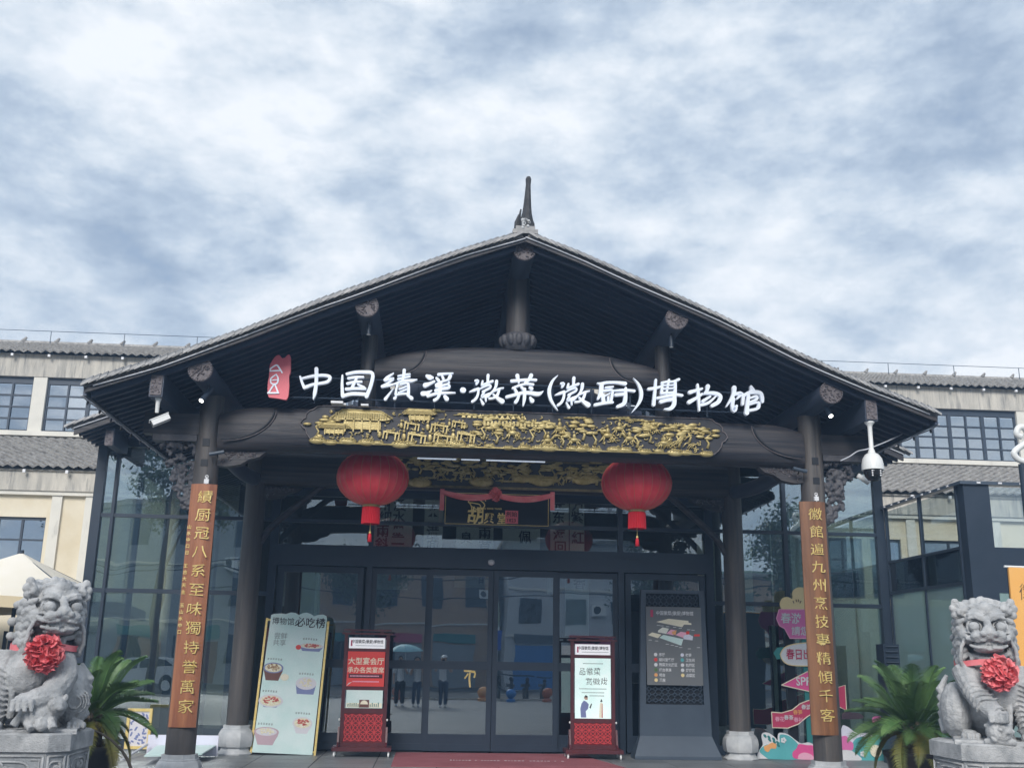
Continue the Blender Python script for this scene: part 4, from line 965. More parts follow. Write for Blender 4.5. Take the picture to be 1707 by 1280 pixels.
shp(612,950,679,983,[tx('花',667,952,.26)],'tan sheet showing behind the top of the leftmost sliding leaf','paper_tan')
shp(758,951,816,980,[tx('醉',808,962,.24)],'tan sheet showing behind the top of the left sliding door','paper_tan')
shp(912,958,930,990,[],'small pale sheet at the top right corner of the right sliding door')
shp(942,962,982,1060,[tx('香',966,972,.22)],'long pale sheet behind the fixed leaf above the rightmost roll-up stand')
for (px,py0,py1,w) in ((474,952,1010,.07),(530,952,1180,.05)):
    a=at(px,py0,19.2);b=at(px,py1,19.2); o=bx('light_strip','paper',hall,a.x-w/2,a.x+w/2,19.2,19.22,b.z,a.z)
# ---- hall roof (eaves lower than the porch)
def rz(u): return 5.24+(7.18-u)*.40+ .012*(7.18-u)**1.5*0
for sgn in (-1,1):
    us=[4.0+i*.4 for i in range(8)]+[7.15]
    m=MB(); 
    for a,b in zip(us,us[1:]):
        q=[(XC+sgn*a,rz(a)),(XC+sgn*b,rz(b))]
        for dz0,dz1 in ((-.13,-.09),):
            v=[(q[0][0],17.55,q[0][1]+dz0),(q[1][0],17.55,q[1][1]+dz0),(q[1][0],24.3,q[1][1]+dz0),(q[0][0],24.3,q[0][1]+dz0),(q[0][0],17.55,q[0][1]+dz1),(q[1][0],17.55,q[1][1]+dz1),(q[1][0],24.3,q[1][1]+dz1),(q[0][0],24.3,q[0][1]+dz1)]
            f=[(0,3,2,1),(4,5,6,7),(0,1,5,4),(2,3,7,6),(1,2,6,5),(3,0,4,7)]; m.add(v,f if sgn>0 else [x[::-1] for x in f])
    m.build('roof_deck','soffit',hall)
    m=MB(); vs=[]
    for u in (4.0,7.1):
        z=rz(u)-.132
        for y,dz in ((-.035,0),(.035,0),(.035,-.085),(-.035,-.085)): vs.append((sgn*u,y,z+dz))
    fs=[(3,2,1,0)]+[((j,(j+1)%4,(j+1)%4+4,j+4) if sgn<0 else ((j+1)%4,j,j+4,(j+1)%4+4)) for j in range(4)]+[(4,5,6,7)]
    m.add(vs,fs); r0=m.build('rafter','rafterwood',hall,local=True); r0.location=Vector((XC,17.68,0))-wl(hall)
    for k in range(1,20): inst(r0,hall,(XC,17.68+.22*k,0))
    m=MB()
    v0=(XC+sgn*4.6,rz(4.6));v1=(XC+sgn*7.14,rz(7.14))
    m.add([(v0[0],17.5,v0[1]-.21),(v1[0],17.5,v1[1]-.21),(v1[0],17.55,v1[1]-.21),(v0[0],17.55,v0[1]-.21),(v0[0],17.5,v0[1]-.09),(v1[0],17.5,v1[1]-.09),(v1[0],17.55,v1[1]-.09),(v0[0],17.55,v0[1]-.09)],[f if sgn>0 else f[::-1] for f in [(0,3,2,1),(4,5,6,7),(0,1,5,4),(2,3,7,6),(1,2,6,5),(3,0,4,7)]])
    m.build('verge_board','wood_x',hall)
    m=MB(); m.tube([(v0[0],17.48,v0[1]-.10),(v1[0],17.48,v1[1]-.10)],.011,6); m.build('light_cable','cable',hall)
    a=math.atan(.40)
    tp=None
    for k in range(17):
        u=4.7+k*.15
        for row,(y,dz,mt_) in enumerate(((17.5,-.04,'tile_pale'),(17.7,.02,'tile'))):
            rot=(0,a,0) if sgn>0 else (0,a,math.pi)
            key=('h',mt_)
            if key not in protos:
                o=tile_mesh(.20,.08,.022).build('roof_tile',mt_,hall,local=True); protos[key]=o; o.location=Vector((XC+sgn*u,y,rz(u)+dz))-wl(hall); o.rotation_euler=rot
            else: inst(protos[key],hall,(XC+sgn*u,y,rz(u)+dz),rot)
    m=MB(); base=tile_mesh(.20,.085); y=17.9
    while y<24.2:
        for k in range(0,19):
            u=4.4+k*.15; M=Matrix.Translation((XC+sgn*u,y,rz(u)))@Matrix.Rotation(0 if sgn>0 else math.pi,4,'Z')@Matrix.Rotation(a,4,'Y'); m.add([M@Vector(v) for v in base.v],base.f)
        y+=.2
    tag(m.build('roof_tiles_behind','tile',hall),kind='stuff')
    purlin(sgn*6.26,5.33,.13,hall,17.72,24)
    m=MB(); x=XC+sgn*6.62; m.box(x-.075,x+.075,17.72,18.58,4.94,5.22); e=m.build('end_beam','wood_y',hall)
    d=MB(); d.box(x-.062,x+.062,17.705,17.722,4.92,5.18)
    rr=random.Random(9)
    for k in range(16): d.ell((x+rr.uniform(-.05,.05),17.705,rr.uniform(4.94,5.16)),(.018,.012,.008),6,4,Matrix.Rotation(rr.uniform(0,3.1),3,'Y'))
    d.build('carved_block','carved_end',e)
    a_,b_=(GL-.1,-2.7) if sgn<0 else (5.0,GR+.1)
    bx('eave_beam','soffit',hall,a_,b_,18.6,18.85,5.21,5.6)
    bx('gable_infill','soffit',hall,min(XC+sgn*4.2,XC+sgn*6.9),max(XC+sgn*4.2,XC+sgn*6.9),18.65,18.75,5.6,5.62)
    m=MB(); x0=XC+sgn*4.0;x1=XC+sgn*7.0; m.prism([(x0,5.6),(x1,5.6),(x1,rz(7.0)-.13),(x0,rz(4.0)-.13)] if 0 else [(x0,5.60),(XC+sgn*6.25,5.60),(x0,rz(4.0)-.14)],18.66,18.72); m.build('gable_fill','soffit',hall)
# ---------------------------------------------------------------- workshop building behind
ws=thing('workshop_building','long two storey workshop with grey tile roofs, stained concrete and yellow walls behind the hall','building',(3,27,0))
YU,YLW=27.0,24.0
def wall_with(nm,mm,x0,x1,z0,z1,y0,y1): return bx(nm,mm,ws,x0,x1,y0,y1,z0,z1)
wall_with('concrete_fascia','concrete',-19,24,8.42,9.02,YU-.12,YU+.2)
wall_with('sill_ledge','pale_trim',-19,24,6.86,6.98,YU-.16,YU+.2)
wall_with('upper_wall','concrete',-19,24,6.0,6.86,YU,YU+.2)
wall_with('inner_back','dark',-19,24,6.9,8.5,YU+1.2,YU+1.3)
posts=[(-19.5),-14.9,-10.3,-5.7,-1.1,3.4,7.9,12.0,16.15,20.4,24.5]
npane=8
for a,b in zip(posts,posts[1:]):
    wall_with('pilaster','pale_trim',a-.17,a+.17,6.98,8.42,YU-.10,YU+.15)
    w0,w1=a+.17,b-.17; w=thing('window',None,None,((w0+w1)/2,YU,7.7)); w.parent=ws; w.location-=ws.location
    m=MB(); m.box(w0,w1,YU-.02,YU+.08,8.25,8.42); m.box(w0,w1,YU-.02,YU+.08,6.98,7.02)
    for i in range(npane+1):
        x=w0+(w1-w0)*i/npane; t=.045 if i%2==0 else .022; m.box(max(w0,x-t),min(w1,x+t),YU-.02,YU+.06,7.02,8.25)
    for j in range(1,4): m.box(w0,w1,YU-.012,YU+.05,7.02+1.23*j/4-.02,7.02+1.23*j/4+.02)
    m.build('window_frame','win_frame',w)
    if abs((a+b)/2-2)>5:
        for i in range(npane):
            for j in range(4):
                x_0=w0+(w1-w0)*i/npane; m=MB(); tl_=rnd.uniform(-.012,.012)
                m.box(x_0+.03,x_0+(w1-w0)/npane-.03,YU+.02,YU+.028,7.04+1.23*j/4,7.00+1.23*(j+1)/4,Matrix.Translation((x_0,YU,7.5))@Matrix.Rotation(tl_,4,'X')@Matrix.Rotation(rnd.uniform(-.01,.01),4,'Z')@Matrix.Translation((-x_0,-YU,-7.5))); m.build('pane','glass_window',w)
def troof(x0,x1,y0,z0,y1,z1,sp,seed,mm='tile_dark',parent=ws,exp=.24,nm='roof_tiles'):
    """corrugated interlocking tile field, real steps per course"""
    rr=random.Random(seed); L_=math.hypot(y1-y0,z1-z0); nc=int(L_/exp); nx=int((x1-x0)/(sp/4)); m=MB(); dy,dz=(y1-y0)/L_,(z1-z0)/L_; ny,nz=-dz,dy
    for c in range(nc):
        j=[rr.uniform(-.008,.008) for _ in range(nx//4+3)]
        off=(c%2)*0.0
        vs=[];fs=[]
        for i in range(nx+1):
            x=x0+i*sp/4; h=.030*math.cos(2*math.pi*i/4)+j[i//4]
            for e,l in ((.060,0),(.012,exp+.03)):
                d=c*exp+l+j[i//4]; vs.append((x,y0+dy*d+ny*(h+e),z0+dz*d+nz*(h+e)))
            d=c*exp+j[i//4]; vs.append((x,y0+dy*d+ny*(h+.015),z0+dz*d+nz*(h+.015)))
        for i in range(nx):
            a=i*3;b=a+3; fs.append((a,b,b+1,a+1)); fs.append((a+2,b+2,b,a))
        m.add(vs,fs)
    o=m.build(nm,mm,parent,False); tag(o,kind='stuff'); return o
troof(-19,24,26.7,9.03,31.5,10.60,.22,3)
m=MB(); m.add([(-19,26.75,8.98),(24,26.75,8.98),(24,31.5,10.52),(-19,31.5,10.52),(-19,31.5,8.9),(24,31.5,8.9)],[(0,1,2,3),(0,3,4),(1,5,2)]); m.build('roof_slab','concrete',ws)
m=MB(); m.tube([(-19,31.5,10.64),(24,31.5,10.64)],.09,8); 
m.build('ridge_cap','tile_dark',ws)
m=MB()
for i in range(44):
    m.tube([(-18.6+i*.98,31.45,10.68),(-18.5+i*.98,31.45,10.82)],[.07,.03],6)
tag(m.build('ridge_knobs','tile_dark',ws),kind='stuff')
m=MB(); m.tube([(-19,31.4,11.02),(24,31.4,11.02)],.010,5)
for i in range(20): m.tube([(-18.5+i*2.2,31.4,10.6),(-18.5+i*2.2,31.4,11.03)],.012,5)
m.build('ridge_rail','steel_blue',ws)
troof(-19,24,23.72,5.53,26.95,6.82,.22,5)
m=MB(); m.add([(-19,23.8,5.46),(24,23.8,5.46),(24,27,6.75),(-19,27,6.75)],[(0,1,2,3)]); m.build('lower_roof_slab','concrete',ws)
wall_with('lower_fascia','concrete',-19,24,5.02,5.50,YLW-.15,YLW+.1)
wall_with('fascia_trim','pale_trim',-19,24,4.93,5.02,YLW-.11,YLW+.05)
m=MB(); 
for i in range(46): m.box(-18.5+i*.93,-18.44+i*.93,23.70,23.76,5.40,5.47)
for i in range(46): m.box(-18.5+i*.93,-18.44+i*.93,26.70,26.76,8.92,8.98)
tag(m.build('gutter_clips','white',ws),kind='stuff')
# lower storey: yellow wall pieces round the window openings
wz0,wz1=3.05,4.44
wins=[(-17.5,-12.9),(-12.3,-8.66),(9.2,10.1),(10.3,11.05),(11.6,12.9),(14.2,17)]
edge=-19
for a,b in wins:
    wall_with('yellow_wall','cream_wall',edge,a,0,4.93,YLW,YLW+.2); wall_with('yellow_wall','cream_wall',a,b,wz1,4.93,YLW,YLW+.2); wall_with('yellow_wall','cream_wall',a,b,0,wz0,YLW,YLW+.2); edge=b
    w=thing('window',None,None,((a+b)/2,YLW,3.7)); w.parent=ws; w.location-=ws.location
    m=MB(); n=max(2,round((b-a)/.55)); m.box(a,b,YLW+.05,YLW+.12,wz1-.06,wz1); m.box(a,b,YLW+.05,YLW+.12,wz0,wz0+.05)
    for i in range(n+1):
        x=a+(b-a)*i/n; m.box(max(a,x-.025),min(b,x+.025),YLW+.055,YLW+.115,wz0+.05,wz1-.06)
    m.box(a,b,YLW+.06,YLW+.10,3.92,3.96); m.box(a,b,YLW+.06,YLW+.10,3.40,3.44); m.build('window_frame','win_frame',w)
    for i in range(n):
        x=a+(b-a)*i/n
        for q0,q1 in ((wz0+.05,3.40),(3.44,3.92),(3.96,wz1-.06)): m=MB(); m.box(x+.03,x+(b-a)/n-.03,YLW+.08,YLW+.086,q0,q1); m.build('pane','glass_window',w)
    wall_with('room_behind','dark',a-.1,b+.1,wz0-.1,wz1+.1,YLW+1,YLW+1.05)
wall_with('yellow_wall','cream_wall',edge,24,0,4.93,YLW,YLW+.2)
for x in (-12.6,-8.45,-7.72,-6.9,9.0,11.3,13.4): wall_with('wall_pilaster','pale_trim',x-.11,x+.11,0,4.93,YLW-.07,YLW)
# ---------------------------------------------------------------- glass annex on the right
an=thing('glass_annex','low dark steel and glass annex with a pale capping, right of the porch','building',(10,16,0))
def abx(nm,mm,*a): return bx(nm,mm,an,*a)
AX,AY=8.30,15.72; AT=4.33
for y in (18.55,17.2,15.9): abx('side_post','frame',AX-.03,AX+.03,y-.02,y+.02,0,AT)
for i,(y0,y1) in enumerate(((15.92,17.18),(17.22,18.53))):
    abx('clear_pane','glass_clear',AX-.004,AX+.004,y0,y1,3.38,AT-.05); abx('dark_band_panel','glass_band',AX-.004,AX+.004,y0,y1,2.84,3.34); abx('frosted_pane','glass_frost',AX-.004,AX+.004,y0,y1,.1,2.78)
abx('band_rail','frame',AX-.025,AX+.025,15.92,18.53,3.34,3.38); abx('band_rail','frame',AX-.025,AX+.025,15.92,18.53,2.78,2.84); abx('band_backing','dark',AX+.03,AX+.05,15.92,18.6,2.80,3.36)
abx('side_base','frame',AX-.03,AX+.03,15.92,18.53,0,.10)
abx('corner_post','frame',AX,AX+.42,AY-.05,AY+.15,0,AT)
abx('capping','steel_blue',AX-.07,AX+.05,AY-.1,18.6,AT,AT+.05); abx('capping','steel_blue',AX+.05,13.5,AY-.1,AY+.05,AT,AT+.05)
m=MB()
for i in range(9): m.box(AX-.085,AX-.07,16.0+i*.3,16.05+i*.3,AT+.012,AT+.038)
for i in range(9): m.box(AX+.2+i*.35,AX+.26+i*.35,AY-.112,AY-.10,AT+.012,AT+.038)
tag(m.build('capping_clips','white',an),kind='stuff')
for x0,x1 in ((AX+.42,9.72),(9.78,11.3)):
    abx('clear_pane','glass_clear',x0,x1,AY,AY+.008,3.36,AT-.02); abx('dark_band_panel','frame',x0,x1,AY-.01,AY+.03,2.66,3.36); abx('frosted_pane','glass_frost',x0,x1,AY,AY+.008,.1,2.66)
    abx('front_post','frame',x1,x1+.06,AY-.03,AY+.05,0,AT)
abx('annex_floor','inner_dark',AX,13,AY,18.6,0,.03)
abx('annex_inner_wall','white_wall',AX+.6,13,20.5,20.6,0,2.7)
lv=thing('louvred_vent_box','dark louvred metal box at the foot of the annex side wall','vent box',(7.95,17.4,0))
p0=at(1472,1073,17.4);p1=at(1501,1112,17.4)
m=MB(); m.box(p0.x,p1.x,17.4,17.7,0,p0.z); m.build('case','frame_mid',lv)
for k in range(8):
    z=p0.z-.05-k*.085; m=MB(); M=Matrix.Translation((0,17.385,z))@Matrix.Rotation(-.5,4,'X'); m.box(p0.x+.03,p1.x-.03,-.03,.012,-.006,.006,M); m.build('slat','steel_blue',lv)
# ---------------------------------------------------------------- advertising stands
def frame_M(x,y,rz_=0,lean=0,roll=0): return Matrix.Translation((x,y,0))@Matrix.Rotation(rz_,4,'Z')@Matrix.Rotation(lean,4,'X')@Matrix.Rotation(roll,4,'Y')
def mbM(mb,M): mb.v=[tuple(M@Vector(v)) for v in mb.v]; return mb
def lattice(mb,x0,x1,z0,z1,y,cw,r=.0065,t=.006):
    """interlocking coin pattern: overlapping rings clipped to the panel"""
    nx=max(1,round((x1-x0)/cw)); cw=(x1-x0)/nx; nz=max(1,round((z1-z0)/cw)); ch=(z1-z0)/nz
    for i in range(nx):
        for j in range(nz):
            cx=x0+(i+.5)*cw; cz=z0+(j+.5)*ch
            for (sx,sz) in ((1,1),(-1,1)):
                for b in (-1,1):
                    pts=[]
                    for q in range(5):
                        s=q/4; px_=cx+sx*(-.5+s)*cw+sz*b*.16*cw*math.sin(math.pi*s)*(-1 if sx>0 else -1); pz_=cz+(-.5+s)*ch+b*.16*ch*math.sin(math.pi*s)*sx; pts.append((px_,pz_))
                    for (a,c),(d,e) in zip(pts,pts[1:]):
                        dx,dz=d-a,e-c; l=math.hypot(dx,dz); nx_,nz_=-dz/l*r,dx/l*r
                        mb.add([(a+nx_,y,c+nz_),(a-nx_,y,c-nz_),(d-nx_,y,e-nz_),(d+nx_,y,e+nz_)],[(3,2,1,0)])
def rollstand(xc,y,H,w,lab,kind,rz_):
    M=frame_M(xc,y,rz_)
    t=thing('display_stand',lab,'display stand',(xc,y,0),'dark red wooden display stands by the doors')
    def B(nm,mm,mb,p=None,sm=False): return mbM(mb,M).build(nm,mm,p or t,sm)
    hw=w/2
    m=MB(); m.box(-hw,-hw+.055,-.03,.03,.16,H); m.box(hw-.055,hw,-.03,.03,.16,H); B('upright','maroon',m)
    m=MB(); m.box(-hw-.04,hw+.04,-.05,.05,H,H+.03); m.box(-hw-.02,hw+.02,-.04,.04,H+.06,H+.085); m.box(-hw+.10,-hw+.16,-.02,.02,H+.03,H+.06); m.box(hw-.16,hw-.10,-.02,.02,H+.03,H+.06); B('top_rail','maroon',m)
    m=MB(); m.box(-hw-.10,hw+.10,-.24,.24,.09,.15); m.box(-hw-.03,hw+.03,-.05,.05,.15,.21); B('base_board','maroon',m)
    for sx in (-1,1):
        m=MB(); m.prism([(-.20,.15),(.20,.15),(.12,.22),(.05,.45),(-.05,.45),(-.12,.22)],-.015,.015); mm_=Matrix.Translation((sx*(hw-.02)+sx*.035,0,0))@Matrix.Rotation(R(90),4,'Z'); m.v=[tuple(mm_@Vector(v)) for v in m.v]; B('foot_bracket','maroon',m)
        for sy in (-1,1):
            m=MB(); m.lathe((sx*(hw+.06),sy*.19,.035),[(.03,-.014),(.034,-.01),(.034,.01),(.03,.014)],12,'X'); m.box(sx*(hw+.06)-.012,sx*(hw+.06)+.012,sy*.19-.02,sy*.19+.02,.055,.092); B('castor','cam_white',m)
    for s in (-1,1):
        for z in (.42,.56): m=MB(); m.ell((s*(hw+.015),-.035,z),(.014,.014,.02),8,6); B('bolt','cam_white',m)
    # title strip
    x0,x1=-hw+.075,hw-.075
    m=MB(); m.box(x0,x1,-.034,-.02,H-.22,H-.05); s_=B('title_strip','glow_white',m)
    m=MB(); add_text(m,'中国徽菜(徽厨)博物馆',.01,H-.115,-.0365,.062,off=.015,sx=.86); B('title_lettering','ink',m,s_)
    m=MB()
    for k in range(26): m.box(x0+.11+k*.0175,x0+.121+k*.0175,-.0365,-.034,H-.182,H-.170)
    tag(B('small_print','ink_grey',m,s_),kind='stuff'); m=MB(); m.box(x0+.03,x0+.055,-.0365,-.034,H-.185,H-.09); B('seal_mark','crimson',m,s_)
    if kind=='red':
        [B('cross_rail','maroon',MB().box(-hw+.055,hw-.055,-.02,.02,a,b)) for a,b in ((H-.27,H-.22),(H-.88,H-.82),(H-1.24,H-1.16))]
        m=MB(); m.box(x0-.01,x1+.01,-.030,-.018,H-.82,H-.27); p=B('red_poster','red_board',m)
        m=MB(); add_text(m,'大型宴会厅',0,H-.42,-.0325,.118,off=.012,wob=.04); add_text(m,'承办各类宴席',0,H-.56,-.0325,.100,off=.006,wob=0); B('headline','cream',m,p)
        m=MB(); m.box(x0+.02,x1-.02,-.0322,-.030,H-.69,H-.625); B('text_bar','maroon',m,p)
        m=MB()
        for k in range(21): m.box(x0+.045+k*.0225,x0+.061+k*.0225,-.0335,-.0324,H-.667,H-.648)
        for k in range(24): m.box(x0+.09+k*.018,x0+.103+k*.018,-.0335,-.0324,H-.755,H-.735)
        tag(B('small_print','pink_pale',m,p),kind='stuff')
        m=MB(); m.prism([(x0-.01,H-.82),(x0+.09,H-.745),(x0+.03,H-.77)],-.034,-.0305); B('curled_corner','white',m,p)
        m=MB(); m.box(x0,x1,-.030,-.018,H-1.16,H-.88); q=B('photo_poster','mint',m)
        rr=random.Random(3)
        m=MB(); m.box(x0+.01,x1-.01,-.0315,-.030,H-1.15,H-1.08); B('photo_floor','cream',m,q)
        m=MB(); m.prism([(x0+.22+.0,H-1.15)]+[(0+.07*math.cos(a),H-1.08+.07*math.sin(a)) for a in [math.pi*k/8 for k in range(9)]][::-1][0:0]+[(.075*math.cos(a),H-1.09+.075*math.sin(a)) for a in [math.pi*k/10 for k in range(11)]]+[(-.075,H-1.15),(.075,H-1.15)][:1],-.033,-.0318) if 0 else m.box(-.08,.08,-.033,-.0318,H-1.15,H-1.03); B('stage_arch','pot_brown',m,q)
        m=MB(); m.prism([(.062*math.cos(a),H-1.10+.062*math.sin(a)) for a in [math.pi*k/10 for k in range(11)]],-.0345,-.0334); B('stage_glow','cream',m,q)
        m=MB()
        for k in range(16):
            xx=x0+.03+k*.0325; 
            if abs(xx)<.09: continue
            m.box(xx,xx+.014,-.034,-.0318,H-1.14,H-1.14+rr.uniform(.04,.07))
        tag(B('guest_rows','teal_dark',m,q),kind='stuff')
        z1=H-1.24
    else:
        [B('cross_rail','maroon',MB().box(-hw+.055,hw-.055,-.02,.02,a,b)) for a,b in ((H-.27,H-.22),(H-1.30,H-1.235))]
        m=MB(); m.box(x0-.005,x1+.005,-.030,-.018,H-1.235,H-.275); p=B('opera_poster','glow_mint',m)
        m=MB(); add_text(m,'品徽菜',-.05,H-.485,-.0325,.125,off=-.004,wob=.12,sx=.95,space=1.1); add_text(m,'赏徽戏',.06,H-.645,-.0325,.125,off=-.004,wob=.12,sx=.95,space=1.1); B('headline','ink',m,p)
        m=MB(); 
        for (a,b,z) in ((x0+.13,x1-.13,H-.36),(x0+.07,x1-.07,H-.765),(x0+.11,x1-.11,H-.825),(x0+.24,x1-.11,H-.875)):
            x=a
            while x<b: m.box(x,x+.012,-.0322,-.030,z-.008,z+.008); x+=.019
        tag(B('small_print','ink_grey',m,p),kind='stuff')
        # two opera figures, flat print
        for pol,mt_ in (([(-.20,-1.22),(-.21,-1.08),(-.19,-1.0),(-.15,-.95),(-.11,-.97),(-.07,-1.01),(-.08,-1.08),(-.12,-1.12),(-.11,-1.22)],'bowl_blue'),([(-.13,-.94),(-.15,-.91),(-.12,-.88),(-.085,-.905),(-.09,-.94)],'skin'),([(-.15,-.90),(-.12,-.865),(-.08,-.89),(-.10,-.905)],'ink'),([(-.06,-1.06),(-.03,-1.0),(-.015,-1.0),(-.04,-1.08)],'ink'),([(.10,-1.22),(.115,-1.0),(.14,-.975),(.165,-1.0),(.165,-1.22)],'cream'),([(.12,-.97),(.14,-.92),(.16,-.97)],'ink'),([(.145,-1.22),(.15,-1.0),(.158,-1.0),(.16,-1.22)],'crimson')):
            m=MB(); m.prism([(a,H+b) for a,b in pol],-.0325-.0006*('ink crimson'.find(mt_)>=0),-.0301); B('printed_figure',mt_,m,p)
        z1=H-1.30
    m=MB(); m.box(-hw+.055,hw-.055,-.012,.012,.21,z1); lp=B('lattice_panel','lattice_red',m)
    m=MB(); lattice(m,-hw+.065,hw-.065,.23,z1-.015,-.0145,.115,.0060); tag(B('lattice_pattern','lattice_line',m,lp),kind='stuff')
    return t
rollstand(-1.03,17.85,1.90,.74,'dark red stand with a red banquet poster, left of the sliding doors','red',.02)
rollstand(2.73,17.85,1.86,.74,'dark red stand with a pale opera poster, right of the sliding doors','white',-.02)
# ---- floor plan totem
tt=thing('floor_plan_totem','tall blue-grey metal totem with the floor plan, lattice strips and a flared foot','information totem',(4.13,17.95,0))
M=frame_M(4.13,17.95,0,-.01,.0)
def T(nm,mm,mb,p=None): return mbM(mb,M).build(nm,mm,p or tt)
w0,w1=.545,.605; H=2.74
m=MB(); 
for s in (-1,1): m.add([(s*.50,-.06,.42),(s*.605,-.06,.42),(s*.605,.06,.42),(s*.50,.06,.42),(s*.46,-.06,H),(s*.545,-.06,H),(s*.545,.06,H),(s*.46,.06,H)],[(0,3,2,1),(4,5,6,7),(0,1,5,4),(1,2,6,5),(2,3,7,6),(3,0,4,7)] if s>0 else [f[::-1] for f in [(0,3,2,1),(4,5,6,7),(0,1,5,4),(1,2,6,5),(2,3,7,6),(3,0,4,7)]])
m.box(-.46,.46,-.058,.058,H-.06,H-.002); m.box(-.50,.50,-.058,.058,.42,.86); T('casing','steel_blue',m)
m=MB(); m.add([(-.72,-.20,0),(.72,-.20,0),(.72,.2,0),(-.72,.2,0),(-.72,-.2,.05),(.72,-.2,.05),(.72,.2,.05),(-.72,.2,.05),(-.605,-.062,.36),(.605,-.062,.36),(.605,.062,.36),(-.605,.062,.36)],[(3,2,1,0),(0,1,5,4),(1,2,6,5),(2,3,7,6),(3,0,4,7),(4,5,9,8),(5,6,10,9),(6,7,11,10),(7,4,8,11),(8,9,10,11)])
m.box(-.603,.603,-.06,.06,.36,.42); T('flared_foot','steel_blue',m)
m=MB(); m.box(-.47,.47,.02,.04,.86,1.16); T('lattice_backing','dark',m); m=MB(); m.box(-.46,.46,.02,.04,H-.30,H-.06); T('lattice_backing','dark',m)
def hexl(mb,x0,x1,z0,z1,y,cw,r):
    nx=int((x1-x0)/cw); nz=max(2,round((z1-z0)/(cw*.9))); ch=(z1-z0)/nz; cw=(x1-x0)/nx
    def seg(a,b):
        mb.tube([(a[0],y,a[1]),(b[0],y,b[1])],r,4,False)
    for i in range(nx):
        for j in range(nz):
            cx=x0+(i+.5)*cw;cz=z0+(j+.5)*ch; q=.27
            P=[(cx+dx*cw,cz+dz*ch) for dx,dz in ((-q,-.12),(-.12,-q),(.12,-q),(q,-.12),(q,.12),(.12,q),(-.12,q),(-q,.12))]
            for k in range(8): seg(P[k],P[(k+1)%8])
            seg((cx+q*cw,cz),(cx+.5*cw,cz)); seg((cx-q*cw,cz),(cx-.5*cw,cz)); seg((cx,cz+q*ch),(cx,cz+.5*ch)); seg((cx,cz-q*ch),(cx,cz-.5*ch))
for a in ((.88,1.15,.49),(H-.29,H-.07,.455)):
    m=MB(); hexl(m,-a[2],a[2],a[0],a[1],-.03,.10,.0085); tag(T('lattice_strip','steel_blue',m),kind='stuff')
m=MB(); m.box(-.475,.475,-.10,-.062,1.17,H-.285); sc=T('plan_screen','screen_grey',m)
def S_(nm,mm,mb): return T(nm,mm,mb,sc)
yz=-.103
m=MB(); add_text(m,'中国徽菜(徽厨)博物馆',.02,2.345,yz,.075,off=.015,sx=.90); S_('title_lettering','white',m)
m=MB(); m.box(-.40,-.355,yz,-.10,2.28,2.40); S_('seal_mark','crimson',m)
def pol(nm,mm,pts,y=yz):
    m=MB(); m.prism([(-.475+x/392*.95,2.455-(z-128)/778*1.285) for x,z in pts],y,-.1004); S_(nm,mm,m)
pol('upper_plan','cream',[(70,282),(160,248),(240,258),(300,265),(302,285),(320,288),(322,305),(268,304),(255,330),(160,305)])
pol('plan_room','paper',[(85,365),(115,335),(160,348),(140,400),(80,385)]); pol('plan_room','pink_pale',[(140,398),(175,355),(205,362),(190,412)],yz-.001); pol('plan_room','cream',[(10,415),(40,388),(105,408),(80,445)])
pol('plan_room','orange',[(180,378),(215,360),(205,410),(182,400)],yz-.002); pol('plan_room','mint',[(90,440),(120,410),(260,450),(245,515)]); pol('plan_room','pink_pale',[(205,410),(245,375),(290,385),(270,440)]); pol('plan_room','lavender',[(262,412),(300,400),(330,420),(325,460),(262,450)],yz-.001)
pol('plan_marker','red_board',[(283,370),(305,370),(303,402),(281,400)],yz-.002); pol('plan_marker','red_board',[(340,400),(378,397),(378,418),(336,420)])
m=MB()
for x,z in ((75,314),(100,318),(140,325),(190,330),(230,338),(290,352),(320,355),(15,462),(60,470),(135,500),(170,510),(200,520),(230,531),(290,542),(355,528)): m.box(-.475+x/392*.95,-.475+(x+22)/392*.95,yz,-.1004,2.455-(z+5-128)/778*1.285,2.455-(z-128)/778*1.285)
S_('plan_captions','white',m)
rows=[('序厅','收银'),('胡兴堂餐厅','卫生间'),('徽菜文化展区','包厢区'),('戏台表演','厨房区'),('吧台','点菜区'),('茶座','')]
cols=[('white','lavender'),('red_board','teal'),('white','white'),('leaf','white'),('orange','yellow_cloud'),('yellow_cloud','')]
for j,((a,b),(ca,cb)) in enumerate(zip(rows,cols)):
    z=2.455-(607+j*50-128)/778*1.285
    for k,(s,c,x0) in enumerate(((a,ca,-.325),(b,cb,.13))):
        if not s: continue
        m=MB(); m.prism([(x0+.030*math.cos(q*.524),z+.030*math.sin(q*.524)) for q in range(12)],yz,-.1004); S_('legend_dot',c,m)
        m=MB(); add_text(m,s,x0+.055+len(s)*.026,z,yz,.058,off=.02,sx=.9); S_('legend_text','white',m)
# ---- menu board
mx,my=-2.28,17.95
mn=thing('menu_board','tall pale mint menu board with seven printed dishes, leaning on a gilt frame','menu board',(mx,my,0))
M=Matrix.Translation((mx,my-.05,0))@Matrix.Rotation(R(-5),4,'X')@Matrix.Rotation(R(2.0),4,'Y')
def Q(nm,mm,mb,p=None,sm=False): return mbM(mb,M).build(nm,mm,p or mn,sm)
top=[(.47,2.17),(.46,2.22),(.40,2.245),(.32,2.235),(.25,2.21),(.19,2.245),(.12,2.262),(.05,2.245),(0,2.215),(-.06,2.245),(-.14,2.25),(-.22,2.22),(-.30,2.225),(-.42,2.21),(-.46,2.19)]
m=MB(); m.prism([(-.50,.02),(.46,.02)]+top,-.015,.0); bd=Q('printed_board','mint',m)
m=MB(); 
for s,x in ((-1,-.53),(1,.49)): m.box(x-.012,x+.022,.01,.04,0,2.14)
